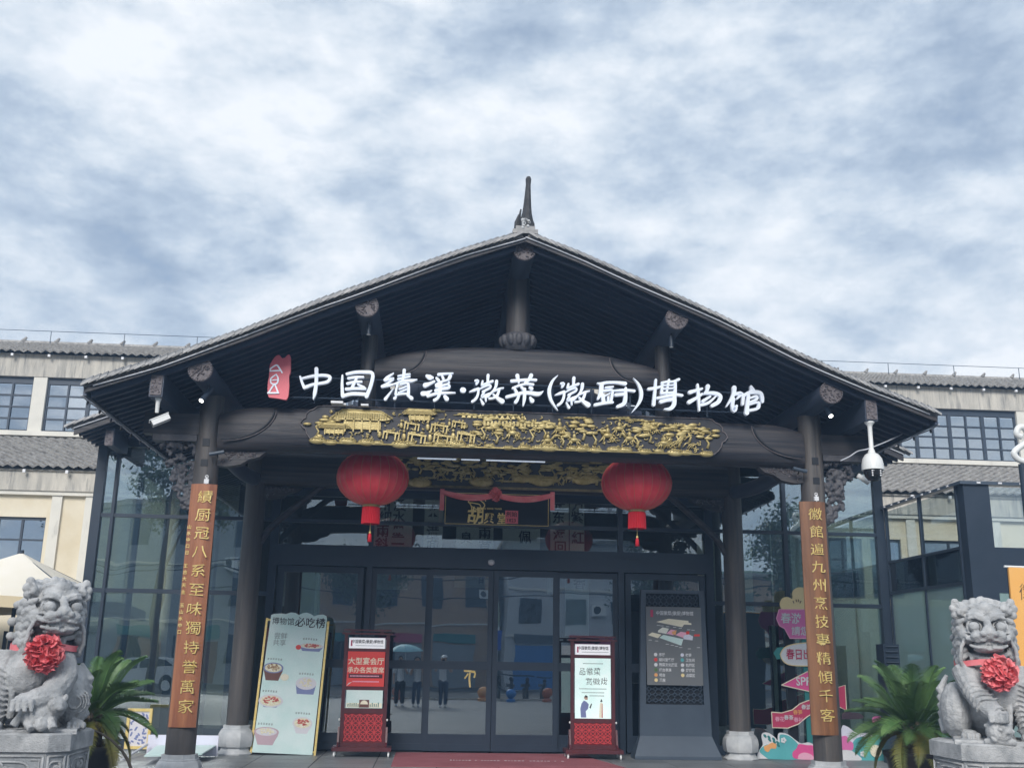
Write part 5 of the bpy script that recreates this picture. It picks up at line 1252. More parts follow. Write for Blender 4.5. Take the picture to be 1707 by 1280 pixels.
m.box(-.53,.50,.012,.04,2.10,2.13); m.box(-.53,.50,.012,.04,.05,.08); Q('gilt_frame','gold_bright',m)
m=MB(); m.box(-.50,-.46,.30,.34,0,1.95,Matrix.Rotation(R(9),4,'X')); m.box(.42,.46,.30,.34,0,1.95,Matrix.Rotation(R(9),4,'X')); Q('rear_prop','maroon',m)
m=MB(); add_text(m,'博物馆',-.25,2.10,-.0185,.125,off=.0,wob=.08,space=1.05); add_text(m,'必吃榜',.20,2.10,-.0185,.17,off=.01,wob=.10,space=1.05); Q('headline','ink',m,bd)
m=MB(); add_text(m,'尝鲜',-.26,1.86,-.0180,.11); add_text(m,'共享',-.27,1.75,-.0180,.11); Q('subheading','ink_grey',m,bd)
def el(cx,cz,rx,rz2,y,n=22,a0=0,a1=2*math.pi): return [(cx+rx*math.cos(a0+(a1-a0)*k/n),cz+rz2*math.sin(a0+(a1-a0)*k/n)) for k in range(n+(0 if a1-a0>6 else 1))]
def dish(cx,cz,rx,rz2,depth,food,body,rim,foot=.5):
    g=[]
    m=MB(); m.prism([(cx-rx,cz)]+[(cx-rx*(1-t)-rx*foot*t*1.0,cz-depth*t) for t in (.3,.7,1)]+[(cx+rx*foot,cz-depth),(cx+rx*(.3+.7*foot),cz-depth*.7),(cx+rx*.93,cz-depth*.3),(cx+rx,cz)],-.0170,-.0152); b=Q('dish_body',body,m,bd)
    m=MB(); m.prism(el(cx,cz,rx,rz2,0),-.0182,-.0171); Q('dish_rim',rim,m,bd)
    m=MB(); m.prism(el(cx,cz,rx*.84,rz2*.80,0),-.0196,-.0183); Q('dish_soup','food_pale' if food!='food_pale' else 'bowl',m,bd)
    rr=random.Random(int(cx*100)); m=MB()
    for k in range(26):
        a=rr.uniform(0,6.28);q=math.sqrt(rr.random())*.58; m.ell((cx+rx*q*math.cos(a),-.0200,cz+rz2*q*math.sin(a)+rz2*.12),(.020,.004,.013),6,4)
    Q('food',food,m,bd)
for a in ((.26,1.72,.20,.045,.085,'food_red','bowl_blue','bowl',.7),(-.32,1.34,.165,.085,.20,'food_brown','pot_brown','bowl_blue',.62),(.24,1.12,.17,.10,.17,'food_pale','bowl_blue','bowl',.8),(-.30,.82,.20,.10,.10,'food_red','bowl_blue','bowl',.5),(.25,.50,.16,.095,.16,'food_red','bowl','bowl',.55),(-.31,.34,.20,.075,.20,'food_pale','mauve','mauve',.6)): dish(*a)
m=MB(); m.ell((-.12,-.02,1.20),(.07,.003,.055),14,6); Q('steam_bun','cream',m,bd)
m=MB(); m.ell((.05,-.02,1.69),(.045,.003,.04),10,6); Q('garnish','red_board',m,bd)
m=MB()
for t,x,z in (('徽州臭鳜鱼',.24,1.83),('绩溪一品锅',-.30,1.48),('徽州豆腐',.24,1.27),('绩溪炒粉丝',-.32,.97),('火腿炖甲鱼',.25,.65),('徽州毛豆腐',-.33,.46)): pass
for x,z in ((.24,1.83),(-.30,1.48),(.24,1.27),(-.32,.97),(.25,.65),(-.33,.46)):
    for k in range(6): 
        for q in range(2): m.box(x-.13+k*.042,x-.105+k*.042,-.0172,-.0152,z-.012+q*.016+.004*math.sin(k),z-.003+q*.016+.004*math.sin(k)); 
        m.box(x-.12+k*.042,x-.115+k*.042,-.0176,-.0152,z-.014,z+.016)
Q('dish_names','ink_grey',m,bd)
# ---- spring signpost cut-outs (right of the porch)
sp_=thing('spring_signpost','colourful cut-out signpost of flags, clouds and arrows behind the right couplet column','signpost',(5.9,18.2,0))
ysp=18.2
def PP(pts,y=ysp): return [(at(a,b,y).x,at(a,b,y).z) for a,b in pts]
def c6(pts,o=(1220,960),s=4.0): return [(o[0]+a/s,o[1]+b/s) for a,b in pts]
def cut(nm,mm,pts,lay=0,parent=None,smooth=False,border=None,o=(1220,960),s=4.0,y=ysp):
    q=c6(pts,o,s); 
    if smooth: q=smooth_pl(q+[q[0]],4)[:-1]
    P=PP(q,y)
    m=MB(); m.prism(P,y-.012-lay*.004,y-lay*.004)
    ob=m.build(nm,mm,parent or sp_)
    if border:
        cx=sum(p[0] for p in P)/len(P);cz=sum(p[1] for p in P)/len(P)
        n=len(P); w=.016; L1=[]
        m=MB(); m.tube([(p[0],y-.012-lay*.004,p[1]) for p in P]+[(P[0][0],y-.012-lay*.004,P[0][1])],.009,5); m.build('border',border,ob)
    return ob
m=MB(); a=at(1340,1065,ysp+.03);b=at(1346,1262,ysp+.03); m.box(a.x-.04,a.x+.14,ysp+.01,ysp+.05,0,a.z+.25); m.build('teal_post','teal_dark',sp_)
m=MB(); a=at(1312,1065,ysp+.06);m.box(a.x-.04,a.x+.12,ysp+.06,ysp+.14,0,a.z+.25); m.build('black_post','cam_black',sp_)
cl=cut('yellow_cloud','yellow_cloud',[(330,222),(318,185),(335,148),(370,138),(402,150),(402,105),(430,78),(470,75),(520,90),(560,130),(600,150),(610,200),(590,222)],0,smooth=True)
m=MB()
for a,b,c,d in ((405,165,412,180),(425,155,430,172),(440,155,445,172),(460,165,452,180)): 
    p=PP(c6([(a,b),(c,d)])); m.tube([(p[0][0],ysp-.016,p[0][1]),(p[1][0],ysp-.016,p[1][1])],.008,5)
m.build('cloud_marks','pot_brown',cl)
f1=cut('pink_flag','pink',[(312,222),(295,282),(315,330),(350,350),(385,415),(600,415),(650,330),(640,225)],1,border='pink_pale')
def sptext(s,px,py,size,mm,p,lay=3,off=.014,sx=1):
    q=PP(c6([(px,py)]))[0]; m=MB(); add_text(m,s,q[0],q[1],ysp-.020-lay*.003,size,off=off,sx=sx,wob=.06); m.build('lettering',mm,p)
sptext('春游',390,280,.19,'white',f1); sptext('請您',452,365,.16,'white',f1)
sptext('绩溪',560,280,.18,'white',f1)
f2=cut('green_flag','teal_dark',[(302,475),(275,512),(300,555),(340,545),(600,560),(620,480),(400,470)],1)
f2b=cut('oval_panel','white',[(320,520),(350,475),(430,450),(560,445),(640,480),(650,540),(600,590),(480,598),(380,590),(335,560)],2,smooth=True,border='yellow_cloud')
sptext('春日出游',470,520,.19,'crimson',f2b,4,.014,.8)
f3=cut('pink_pennant','pink_hot',[(328,725),(500,635),(640,690),(640,800),(500,765)],2,border='cream'); sptext('SPRING',535,700,.20,'white',f3,4,.02,.9)
f4=cut('ribbon_flag','crimson',[(262,905),(330,910),(400,890),(450,850),(500,830),(600,800),(640,880),(560,900),(500,935),(440,985),(370,1012),(268,1008)],2,border='cream')
sptext('春花',315,950,.085,'pink_pale',f4,4); sptext('春茶',375,940,.085,'white',f4,4); sptext('春笋',435,905,.085,'orange',f4,4); sptext('春游',490,870,.085,'white',f4,4); sptext('春衫',440,955,.085,'pink_pale',f4,4)
f5=cut('arrow_board','crimson',[(640,760),(752,725),(762,895),(712,870),(640,850)],2,border='cream')
# low flower board
fb=thing('flower_board','low cut-out board of teal leaves and pink flowers standing on the porch edge','cut-out board',(6.3,18.0,0))
def cf(nm,mm,pts,lay,sm=True,border=None): return cut(nm,mm,pts,lay,fb,sm,border,(1180,1180),4.492,18.05)
cf('leaf_cutout','white',[(360,375),(380,320),(410,270),(400,215),(410,185),(450,182),(500,215),(520,240),(525,195),(545,182),(600,195),(660,240),(700,262),(760,255),(820,300),(830,380)],0)
cf('leaf_cutout','teal',[(450,378),(390,330),(395,300),(440,270),(530,260),(535,205),(560,195),(620,215),(690,290),(730,378)],1)
cf('flower','pink_hot',[(690,380),(640,370),(632,330),(660,300),(680,268),(740,275),(790,285),(810,380)],2); cf('flower_heart','pink_pale',[(670,380),(680,345),(720,330),(770,345),(790,380)],3)
m=MB()
for a,b in ((425,205),(455,215),(460,235),(490,230),(495,250),(520,255),(525,275)): p=PP([(1180+a/4.492,1180+b/4.492)],18.05)[0]; m.ell((p[0],18.03,p[1]),(.035,.006,.02),8,5,Matrix.Rotation(.8,3,'Y'))
m.build('sprig','teal_dark',fb)
cf('small_flower','orange',[(415,285),(450,270),(480,255),(510,270),(505,300),(470,300),(450,325),(425,315)],2)
cf('leaf_cutout','lavender',[(990,390),(1000,150),(1040,135),(1110,180),(1210,185),(1240,210),(1150,240),(1060,390)],0)
cf('leaf_cutout','teal',[(1040,390),(1080,260),(1130,215),(1210,215),(1300,195),(1400,210),(1450,250),(1500,260),(1545,320),(1545,355),(1480,390)],1)
cf('flower','pink',[(985,215),(1030,205),(1060,240),(1085,265),(1080,310),(1040,310),(990,300)],3)
cf('leaf_cutout','white',[(1010,390),(1000,330),(1030,300),(1080,320),(1150,385)],2)
m=MB(); p=PP([(1180+1252/4.492,1180+318/4.492)],18.05)[0]; m.lathe((p[0],18.01,p[1]),[(.10,0),(.10,.02)],16,'Y'); m.build('moon_disc','cream',fb)
cf('flower','pink_hot',[(1340,385),(1335,250),(1400,225),(1470,245),(1525,290),(1545,350),(1500,385)],4); cf('flower_heart','pink_pale',[(1365,385),(1400,340),(1460,325),(1510,345),(1495,385)],5)
cf('leaf_cutout','pink',[(1225,115),(1235,65),(1300,60),(1370,70),(1390,110)],3)
m=MB()
for cx,cz in ((1155,340),(562,238)):
    for k in range(5):
        a=k*1.257; p=PP([(1180+(cx+13*math.cos(a))/4.492,1180+(cz+13*math.sin(a))/4.492)],18.05)[0]; m.ell((p[0],18.02,p[1]),(.022,.006,.022),7,5)
m.build('white_blossom','white',fb)
# ---- left: pale folded panel, gilt picture
pb=thing('folded_panel','pale blue-white folded panel lying open behind the left front column','panel',(-3.6,17.0,0))
a=at(247,1224,17.4);b=at(362,1258,17.4); m=MB(); m.box(a.x,b.x,17.4,17.43,.02,a.z); m.build('upright_flap','lavender',pb)
m=MB(); c=at(260,1244,17.3);d=at(358,1244,17.3); e=at(238,1280,16.2); f=at(335,1272,16.6)
m.add([(c.x,17.38,c.z),(d.x,17.38,d.z),(f.x,16.6,.10),(e.x,16.2,.10),(c.x,17.38,c.z+.02),(d.x,17.38,d.z+.02),(f.x,16.6,.12),(e.x,16.2,.12)],[(3,2,1,0)[::-1],(4,5,6,7)[::-1],(0,1,5,4),(1,2,6,5),(2,3,7,6),(3,0,4,7)]); m.build('sloping_flap','mint',pb)
m=MB(); m.tube([at(200,1268,16.8),at(246,1240,17.3)],.018,6); m.build('edge_rod','cable',pb)
gf=thing('gilt_picture','small gilt framed blue and white picture leaning outside the left glass','picture',(-4.7,17.9,0))
q0=at(216,1180,18.0);q1=at(246,1252,18.0); m=MB(); w=.045; x0,x1,z0,z1=q0.x-.02,q1.x+.02,.06,q0.z
m.box(x0,x0+w,17.98,18.03,z0,z1);m.box(x1-w,x1,17.98,18.03,z0,z1);m.box(x0+w,x1-w,17.98,18.03,z1-w,z1);m.box(x0+w,x1-w,17.98,18.03,z0,z0+w); m.build('frame','gold_bright',gf)
m=MB(); m.box(x0+w,x1-w,18.0,18.01,z0+w,z1-w); m.build('picture_ground','bowl',gf)
m=MB(); rr=random.Random(5)
for k in range(40): m.ell((rr.uniform(x0+.07,x1-.07),17.998,rr.uniform(z0+.08,z1-.08)),(.03,.004,.015),7,4,Matrix.Rotation(rr.uniform(0,3),3,'Y'))
tag(m.build('porcelain_pattern','bowl_blue',gf),kind='stuff')
# ---- orange board and scroll lamp at the right edge, market parasol at the left
ob=thing('orange_banner','orange banner board with black brush writing at the right edge behind the lion','banner',(7.3,12.3,-.11))
a=at(1675,945,12.3); m=MB(); m.box(a.x,a.x+1.0,12.3,12.33,.1,a.z,Matrix.Translation((a.x,12.3,0))@Matrix.Rotation(R(1),4,'Y')@Matrix.Translation((-a.x,-12.3,0))); b_=m.build('board','orange_board',ob); m=MB(); m.box(a.x,a.x+1.0,12.332,12.35,.1,a.z-.02,Matrix.Translation((a.x,12.3,0))@Matrix.Rotation(R(1),4,'Y')@Matrix.Translation((-a.x,-12.3,0))); m.build('added_back','frame_mid',ob)  # dark back added to keep orange out of the glass reflections
m=MB(); m.tube([(a.x-.0,12.315,a.z+.01),(a.x+1.0,12.315,a.z+.0)],.014,6); m.build('top_bar','cam_white',ob)
m=MB(); add_text(m,'徽',a.x+.26,a.z-.28,12.296,.22,off=-.01,wob=.12); m.build('lettering','ink',b_)
m=MB(); m.box(a.x-.02,a.x+1.05,12.2,12.45,-.11,-.06); m.box(a.x+.45,a.x+.5,12.34,12.38,-.1,a.z-.2); m.build('stand','cam_black',ob)
sl=thing('scroll_lamp','dark lamp post with a pale scroll bracket cut off by the right edge','lamp post',(8.45,14,-.11))
m=MB(); c=at(1728,1000,14); m.tube([(c.x,14,-.11),(c.x,14,4.35)],[.06,.045],12); m.build('pole','frame',sl)
m=MB(); pts=[at(x,y,14) for x,y in ((1712,770),(1698,766),(1690,755),(1700,745),(1709,738),(1712,722),(1706,712),(1697,714),(1695,724),(1703,728))]; m.tube(smooth_pl([tuple(p) for p in pts],3),.045,8); m.build('scroll','cam_white',sl,True)
um=thing('market_parasol','cream market parasol with its slanting valance, left edge behind the lion','parasol',(-8.3,21.3,0))
cxm,cym=-8.1,21.4; zt=3.42; hw=2.0
m=MB(); m.tube([(cxm,cym,0),(cxm,cym,zt+.05)],.04,12); m.build('pole','frame',um)
for k in range(4):
    a0=k*math.pi/2+math.pi/4; a1=a0+math.pi/2; n=8; vs=[];fs=[]
    A=Vector((math.cos(a0),math.sin(a0)))*hw*1.414;B=Vector((math.cos(a1),math.sin(a1)))*hw*1.414
    for i in range(n+1):
        t=i/n
        for j in range(n+1):
            s=j/n; p=(A*(1-s)+B*s)*t; sag=.10*math.sin(math.pi*s)*t; vs.append((cxm+p.x,cym+p.y,zt-1.02*t-.04*math.sin(math.pi*t)+sag))
    fs=[(i*(n+1)+j,(i+1)*(n+1)+j,(i+1)*(n+1)+j+1,i*(n+1)+j+1) for i in range(n) for j in range(n)]
    m=MB(); m.add(vs,fs); m.build('canopy_panel','canvas',um,True)
    m=MB(); e=[vs[n*(n+1)+j] for j in range(n+1)]; v2=e+[(x,y,z-.20) for x,y,z in e]; m.add(v2,[(j,j+1,n+2+j,n+1+j) for j in range(n)]); m.build('valance','canvas_under',um)
    m=MB(); m.tube([(cxm,cym,zt-.03),(cxm+A.x,cym+A.y,zt-1.08)],.014,6); m.build('rib','frame',um)
st_=thing('stall_goods','dark stall frame with bundled goods in the shade under the parasol','stall',(-7.5,21,0))
m=MB(); 
for x in (-8.9,-7.9,-6.8): m.box(x-.03,x+.03,20.6,20.66,0,1.9)
m.box(-9,-6.7,20.6,20.66,1.2,1.26); m.build('rack','cam_black',st_)
m=MB(); rr=random.Random(3)
for k in range(9): m.ell((rr.uniform(-8.8,-6.9),20.8,rr.uniform(.3,1.1)),(.2,.15,.18),10,7)
m.build('bundles','black_cloth',st_)
# ---------------------------------------------------------------- stone lions
def ring_pts(c,r,n=14,M=None,a0=0,a1=6.4):
    return [ (M@Vector((c[0]+r*math.cos(a0+(a1-a0)*k/n),c[1],c[2]+r*math.sin(a0+(a1-a0)*k/n)))) if M is not None else Vector((c[0]+r*math.cos(a0+(a1-a0)*k/n),c[1],c[2]+r*math.sin(a0+(a1-a0)*k/n))) for k in range(n+1)]
def lion_head(m,M,rr,ear=1):
    def E(x,y,z,a,b,c,rot=None):
        Q=M.to_3x3()
        if rot is not None: Q=Q@rot
        m.ell(M@Vector((x,y,z)),(a,b,c),14,10,Q)
    def T(p,r,n=8): m.tube([M@Vector(q) for q in p],r,n)
    E(0,.02,0,.185,.20,.19); E(0,.12,-.06,.25,.20,.26)
    E(0,-.13,.075,.150,.085,.055); E(0,-.165,.105,.075,.05,.06)
    for s in (-1,1):
        E(s*.108,-.222,-.045,.047,.043,.044)
        T([(s*.175,-.155,-.0),(s*.14,-.205,.030),(s*.09,-.225,.034),(s*.035,-.215,.010)],[.010,.014,.016,.012])
        T(ring_pts((s*.105,-.188,-.045),.058,14),.0095,6)
        T([(s*.15,-.17,.06),(s*.09,-.215,.05),(s*.03,-.215,.035)],[.018,.024,.018])
        E(s*.155,-.08,-.12,.075,.09,.075); E(s*.085,-.235,-.125,.062,.055,.045)
        E(s*.048,-.285,-.105,.030,.032,.028)
        T([(s*.03,-.275,-.155),(s*.10,-.255,-.165),(s*.165,-.19,-.145),(s*.185,-.13,-.10)],[.014,.017,.016,.012])
        T([(s*.02,-.25,-.222),(s*.09,-.235,-.220),(s*.15,-.18,-.20)],[.016,.018,.014])
        for k in range(3): T([(s*.12,-.22+.01*k,-.10-.022*k),(s*.17,-.175,-.095-.028*k),(s*.205,-.12,-.085-.034*k)],[.006,.008,.004],5)
        # scalloped ear
        E(s*.195,-.02,.10,.060,.045,.085,Matrix.Rotation(s*-.35,3,'Y')); E(s*.225,-.045,.165,.036,.03,.042); E(s*.248,-.045,.115,.034,.03,.038); E(s*.238,-.045,.06,.034,.03,.036)
        T([(s*.175,-.065,.05),(s*.185,-.08,.10),(s*.205,-.075,.15)],[.014,.02,.012]); E(s*.205,-.08,.085,.022,.02,.03)
        for j in range(7):                       # locks of the mane, rolled at the tip
            zz=.02-j*.062; T([(s*(.165+.008*(j%2)),-.115+.01*j,zz),(s*(.205+.010*(j%2)),-.085+.008*j,zz-.02),(s*(.225+.012*(j%2)),-.02,zz-.045),(s*.20,.02,zz-.03)],[.020,.030,.034,.030],8)
            E(s*(.205+.01*(j%2)),.07,zz-.02,.055,.055,.045); E(s*.19,.16,zz-.02,.06,.06,.05)
        T([(s*.17,-.14,-.12),(s*.215,-.13,-.22),(s*.228,-.11,-.33),(s*.21,-.09,-.40)],[.013,.018,.018,.012])
    E(0,-.26,-.085,.060,.055,.050); T([(0,-.20,.03),(0,-.245,-.03),(0,-.275,-.07)],[.030,.034,.036])
    E(0,-.20,-.125,.12,.10,.045); E(0,-.155,-.235,.125,.10,.030)
    for k in range(9): E(-.10+k*.025,-.235+.0018*(k-4)**2,-.185,.010,.012,.016)
    E(0,-.15,-.19,.12,.08,.03)
    T([(-.13,-.14,.125),(0,-.175,.155),(.13,-.14,.125)],[.010,.012,.010])
    for j,(z,y,r,n) in enumerate(((.14,-.10,.15,7),(.185,-.03,.13,6),(.195,.06,.12,5),(.15,.14,.16,6),(.05,.24,.2,7),(-.08,.27,.22,7),(-.2,.26,.22,7))):
        for k in range(n):
            x=(k-(n-1)/2)*(2*r/(n-1)); E(x,y+abs(x)*.35,z-abs(x)*.22,.040,.040,.038)
def paw(m,x,y,z,s=1,yaw=0):
    M=Matrix.Translation((x,y,z))@Matrix.Rotation(yaw,4,'Z'); Q=M.to_3x3()
    m.ell(M@Vector((0,.02,.0)),(.078*s,.085*s,.050*s),12,8,Q)
    for k in range(4):
        a=(k-1.5)*.042*s; m.ell(M@Vector((a,-.065*s+.012*abs(k-1.5),-.004)),(.024*s,.045*s,.036*s),9,7,Q); m.ell(M@Vector((a,-.105*s+.012*abs(k-1.5),-.016)),(.011*s,.02*s,.014*s),7,5,Q)
def leg_rings(m,pts,r,n=7):
    P=[Vector(p) for p in pts]
    for k in range(n):
        t=k/(n-1)*.999*(len(P)-1); i=int(t); p=P[i].lerp(P[i+1],t-i); d=(P[i+1]-P[i]).normalized(); u=Vector((1,0,0)); u=(u-d*u.dot(d)).normalized(); w=d.cross(u)
        rr_=r*(1.0)
        m.tube([p+(u*math.cos(a)+w*math.sin(a))*rr_-d*.018*math.cos(a*3) for a in [math.pi*(.0+q/10) * (1 if w.y<0 else -1) for q in range(11)]],.0085,5)
def lion(kind,x,y,z,lab):
    t=thing('stone_lion',lab,'stone lion',(0,0,0),'guardian lions flanking the porch')
    rr=random.Random(3); m=MB()
    if kind=='R':
        HM=Matrix.Translation((.03,-.10,1.0))@Matrix.Rotation(R(4),4,'Z')
        fr=[(-.15,-.10,.60),(-.10,-.22,.42),(-.02,-.31,.30),(.05,-.37,.235)]; m.tube(smooth_pl(fr,4),[.125,.12,.115,.11,.105,.10,.098,.094,.09,.088,.084,.08,.078],12)
        m.ell((.052,-.36,.105),.108,16,12)
        for k in range(4): m.tube([(.0+k*.038,-.38,.25),(-.005+k*.040,-.455,.225),(-.005+k*.040,-.475,.17)],[.024,.025,.016],8)
        leg_rings(m,[(-.11,-.21,.44),(-.02,-.31,.30)],.105,5)
        for k in range(16):
            a=rr.uniform(0,6.28);b=rr.uniform(-.8,.8); c=Vector((math.cos(a)*math.cos(b),math.sin(a)*math.cos(b),math.sin(b)))*.108+Vector((.052,-.36,.105)); m.ell(c,.018,7,5)
        m.tube([(-.06,-.36,.012),(.05,-.40,.03),(.17,-.36,.012)],[.03,.035,.03],8)
        sl_=[(.24,-.08,.60),(.275,-.15,.34),(.295,-.19,.08)]; m.tube(smooth_pl(sl_,4),[.12,.11,.10,.092,.086,.082,.08,.078,.076],12); leg_rings(m,[(.265,-.14,.46),(.295,-.19,.12)],.090,9); paw(m,.31,-.25,.05,1.05)
        m.ell((.09,-.12,.42),(.19,.17,.22),16,12); m.ell((.04,.0,.62),(.24,.21,.20),16,12); m.ell((.03,.14,.36),(.25,.28,.36),16,12)
        m.ell((-.25,.10,.24),(.14,.25,.25),14,10); m.ell((.34,.14,.24),(.12,.24,.25),14,10); paw(m,-.16,-.13,.048,.95); paw(m,.40,-.10,.045,.8)
        m.tube([(-.30,-.05,.12),(-.31,.0,.30),(-.24,-.02,.42)],[.02,.03,.02],8)
        for k in range(5): m.tube([(-.36+.02*k,.20,.05+.05*k),(-.37,.26,.14+.07*k),(-.30,.30,.22+.08*k)],[.03,.04,.02],7)
        m.tube([(.18,-.20,.40),(.16,-.24,.27),(.14,-.22,.10),(.16,-.15,.02)],[.018,.026,.03,.035],8)
        for k in range(4): m.tube([(-.20,-.16,.62-.045*k),(-.08,-.215,.66-.045*k)],[.012,.016],6)
    else:
        HM=Matrix.Translation((.06,-.11,1.0))@Matrix.Rotation(R(17),4,'Z')@Matrix.Rotation(R(-3),4,'X')
        sl_=[(-.24,-.09,.60),(-.265,-.15,.34),(-.285,-.18,.08)]; m.tube(smooth_pl(sl_,4),[.12,.11,.10,.094,.088,.084,.082,.080,.078],12); leg_rings(m,[(-.26,-.14,.46),(-.285,-.18,.12)],.090,9); paw(m,-.30,-.25,.05,1.1)
        fr=[(.14,-.10,.58),(.19,-.20,.42),(.12,-.30,.30),(.0,-.35,.24),(-.10,-.37,.215)]; m.tube(smooth_pl(fr,4),[.12]*3+[.115]*2+[.105]*4+[.092]*4+[.082]*4,12)
        for k in range(4): m.tube([(-.10-.012*k,-.36,.255-.02*k*0),(-.05+.045*k-.10,-.45,.235),(-.055+.047*k-.10,-.465,.16)],[.026,.026,.016],8)
        # cub under the paw
        m.ell((.05,-.33,.12),(.14,.11,.10),14,10); m.ell((.17,-.38,.20),(.075,.075,.07),12,9); m.ell((.19,-.45,.185),(.035,.03,.025),8,6); 
        for s in (-1,1): m.ell((.17+s*.055,-.38,.265),(.022,.02,.03),8,6); m.ell((.165+s*.028,-.445,.215),.013,7,5)
        for k in range(14): a=rr.uniform(0,6.28); m.ell((.16+math.cos(a)*.07,-.36+rr.uniform(-.04,.04),.20+math.sin(a)*.07),.022,7,5)
        m.tube([(-.04,-.38,.08),(.0,-.45,.03)],[.03,.03],7); m.tube([(.14,-.40,.10),(.16,-.46,.03)],[.035,.035],7); m.tube([(-.08,-.35,.14),(-.13,-.36,.05)],[.03,.035],7); m.ell((.07,-.44,.06),(.05,.04,.05),9,7)
        m.ell((-.09,-.13,.44),(.18,.17,.20),16,12); m.ell((.0,.0,.62),(.24,.21,.20),16,12); m.ell((.0,.14,.36),(.26,.28,.36),16,12)
        m.ell((.27,.08,.25),(.15,.26,.27),14,10); m.ell((-.28,.14,.24),(.12,.24,.25),14,10); paw(m,.33,-.16,.045,.9)
        for k in range(5): m.tube([(.34+.01*k,.0+.04*k,.05+.05*k),(.40,.06,.12+.07*k),(.33,.14,.24+.07*k)],[.03,.04,.02],7)
        for k in range(4): m.tube(ring_pts((.30,-.17+.02*k,.22),.05+.022*k,10),.008,6)
        m.tube([(-.20,-.2,.42),(-.17,-.24,.28),(-.16,-.22,.10)],[.018,.024,.03],8)
        for k in range(4): m.tube([(.08,-.20,.52-.035*k),(.20,-.20,.55-.035*k)],[.010,.014],6)
    lion_head(m,HM,rr)
    # collar line, collar bells, rock under the feet
    m.tube([(-.20+.03,-.14,.74),(.03,-.25,.68),(.24,-.14,.74)],[.022,.026,.022],8)
    for k in range(5): m.ell((-.10+k*.065,-.245+.02*abs(k-2),.69),.022,8,6)
    m.box(-.30,.34,-.36,.34,-.02,.022)
    T0=Matrix.Translation((x,y,z))
    def dsp(co): return .0030*noise.noise(co*24)+.0024*noise.noise(co*55)-.004*max(0,noise.noise(Vector((co.x*34,co.y*34,co.z*80)))-.25)
    m.v=[tuple(v) for v in m.v]
    b=remeshed(m,'carved_body','stone',t,.0075,0,True,dsp)
    t.location=(x,y,z); YW=R(19 if kind=='L' else -25); t.rotation_euler=(0,0,YW); t.scale=(1.09,)*3
    # pedestal (its own thing)
    p=thing('lion_pedestal',('grey carved stone pedestal under the left lion' if kind=='L' else 'grey carved stone pedestal under the right lion'),'pedestal',(x,y,-.111),'stone lion pedestals')
    def octo(h,c): return [(-h,-h+c),(-h+c,-h),(h-c,-h),(h,-h+c),(h,h-c),(h-c,h),(-h+c,h),(-h,h-c)]
    def lay(mb,h,c,z0,z1,h2=None):
        h2=h2 or h; a=octo(h,c);b_=octo(h2,c*h2/h); mb.add([(x+u,y+v,z0) for u,v in a]+[(x+u,y+v,z1) for u,v in b_],[tuple(range(8))[::-1],tuple(range(8,16))]+[(i,(i+1)%8,8+(i+1)%8,8+i) for i in range(8)])
    m=MB(); lay(m,.455,.14,z-.15,z-.015); lay(m,.445,.135,z-.015,z,.43); s_=m.build('plinth_slab','stone',p)
    m=MB(); lay(m,.43,.13,z-.60,z-.153); m.build('pedestal_block','stone_ped',p)
    m=MB(); lay(m,.56,.16,-.111,.12,.53); lay(m,.51,.15,.12,z-.60); m.build('pedestal_foot','stone_ped',p)
    m=MB(); rr=random.Random(6)
    def face(ox,oy,dx,dy,w,nx,ny):
        def PT(u,v,o): return (ox+dx*u+nx*o,oy+dy*u+ny*o,z-.155-v)
        for (u0,v0,u1,v1) in ((.02,.03,w-.02,.03),(.02,.40,w-.02,.40),(.02,.03,.02,.40),(w-.02,.03,w-.02,.40)): m.tube([PT(u0,v0,.004),PT(u1,v1,.004)],.011,5)
        a=w*.5; q=.30*w if w>.5 else .36*w
        P_=[PT(a+q*(abs(math.cos(t))**.5*math.copysign(1,math.cos(t))),.215+.14*(abs(math.sin(t))**.5*math.copysign(1,math.sin(t))),.006) for t in [k*math.pi/12 for k in range(25)]]; m.tube(P_,.010,5)
        for k in range(int(14)):
            u=a+rr.uniform(-.75,.75)*q; v=.215+rr.uniform(-.10,.10); c0=rr.uniform(0,6); m.tube([PT(u+.030*math.cos(c0+j*.9)*(1-j*.1),v+.030*math.sin(c0+j*.9)*(1-j*.1),.008) for j in range(7)],[.010,.012,.013,.012,.010,.009,.006],5)
        if w>.5:
            for s in (-1,1):
                c=a+s*(w*.5-.085)
                for L__ in ([(-.035,.06),(.035,.06),(.035,.36),(-.035,.36),(-.035,.12),(.01,.12),(.01,.30)],): m.tube([PT(c+u*s,v,.004) for u,v in L__],.008,5)
    face(x-.30,y-.43,1,0,.60,0,-1); r2_=.7071; face(x+.30,y-.43,r2_,r2_,.184,r2_,-r2_); face(x-.43,y-.30,r2_,-r2_,.184,-r2_,-r2_); face(x+.43,y-.30,0,1,.60,1,0); face(x-.43,y+.30,0,-1,.60,-1,0)
    tag(m.build('relief_carving','stone',p,True),kind='stuff')
    # silk rosette on the chest
    rc=(.10,-.36,.57) if kind=='R' else (.03,-.34,.60)
    s=thing('red_rosette',('red silk rosette tied round the neck of the right lion' if kind=='R' else 'red silk rosette tied round the neck of the left lion'),'rosette',(0,0,0),'silk rosettes on the lions')
    m=MB(); m.ell(Vector(rc)+Vector((0,.03,0)),(.12,.06,.12),12,8); rosette(m,rc,.152,random.Random(5 if kind=='R' else 8),100,(1,.55,1)); m.build('flower','silk',s)
    m=MB(); vs=[];vs2=[]
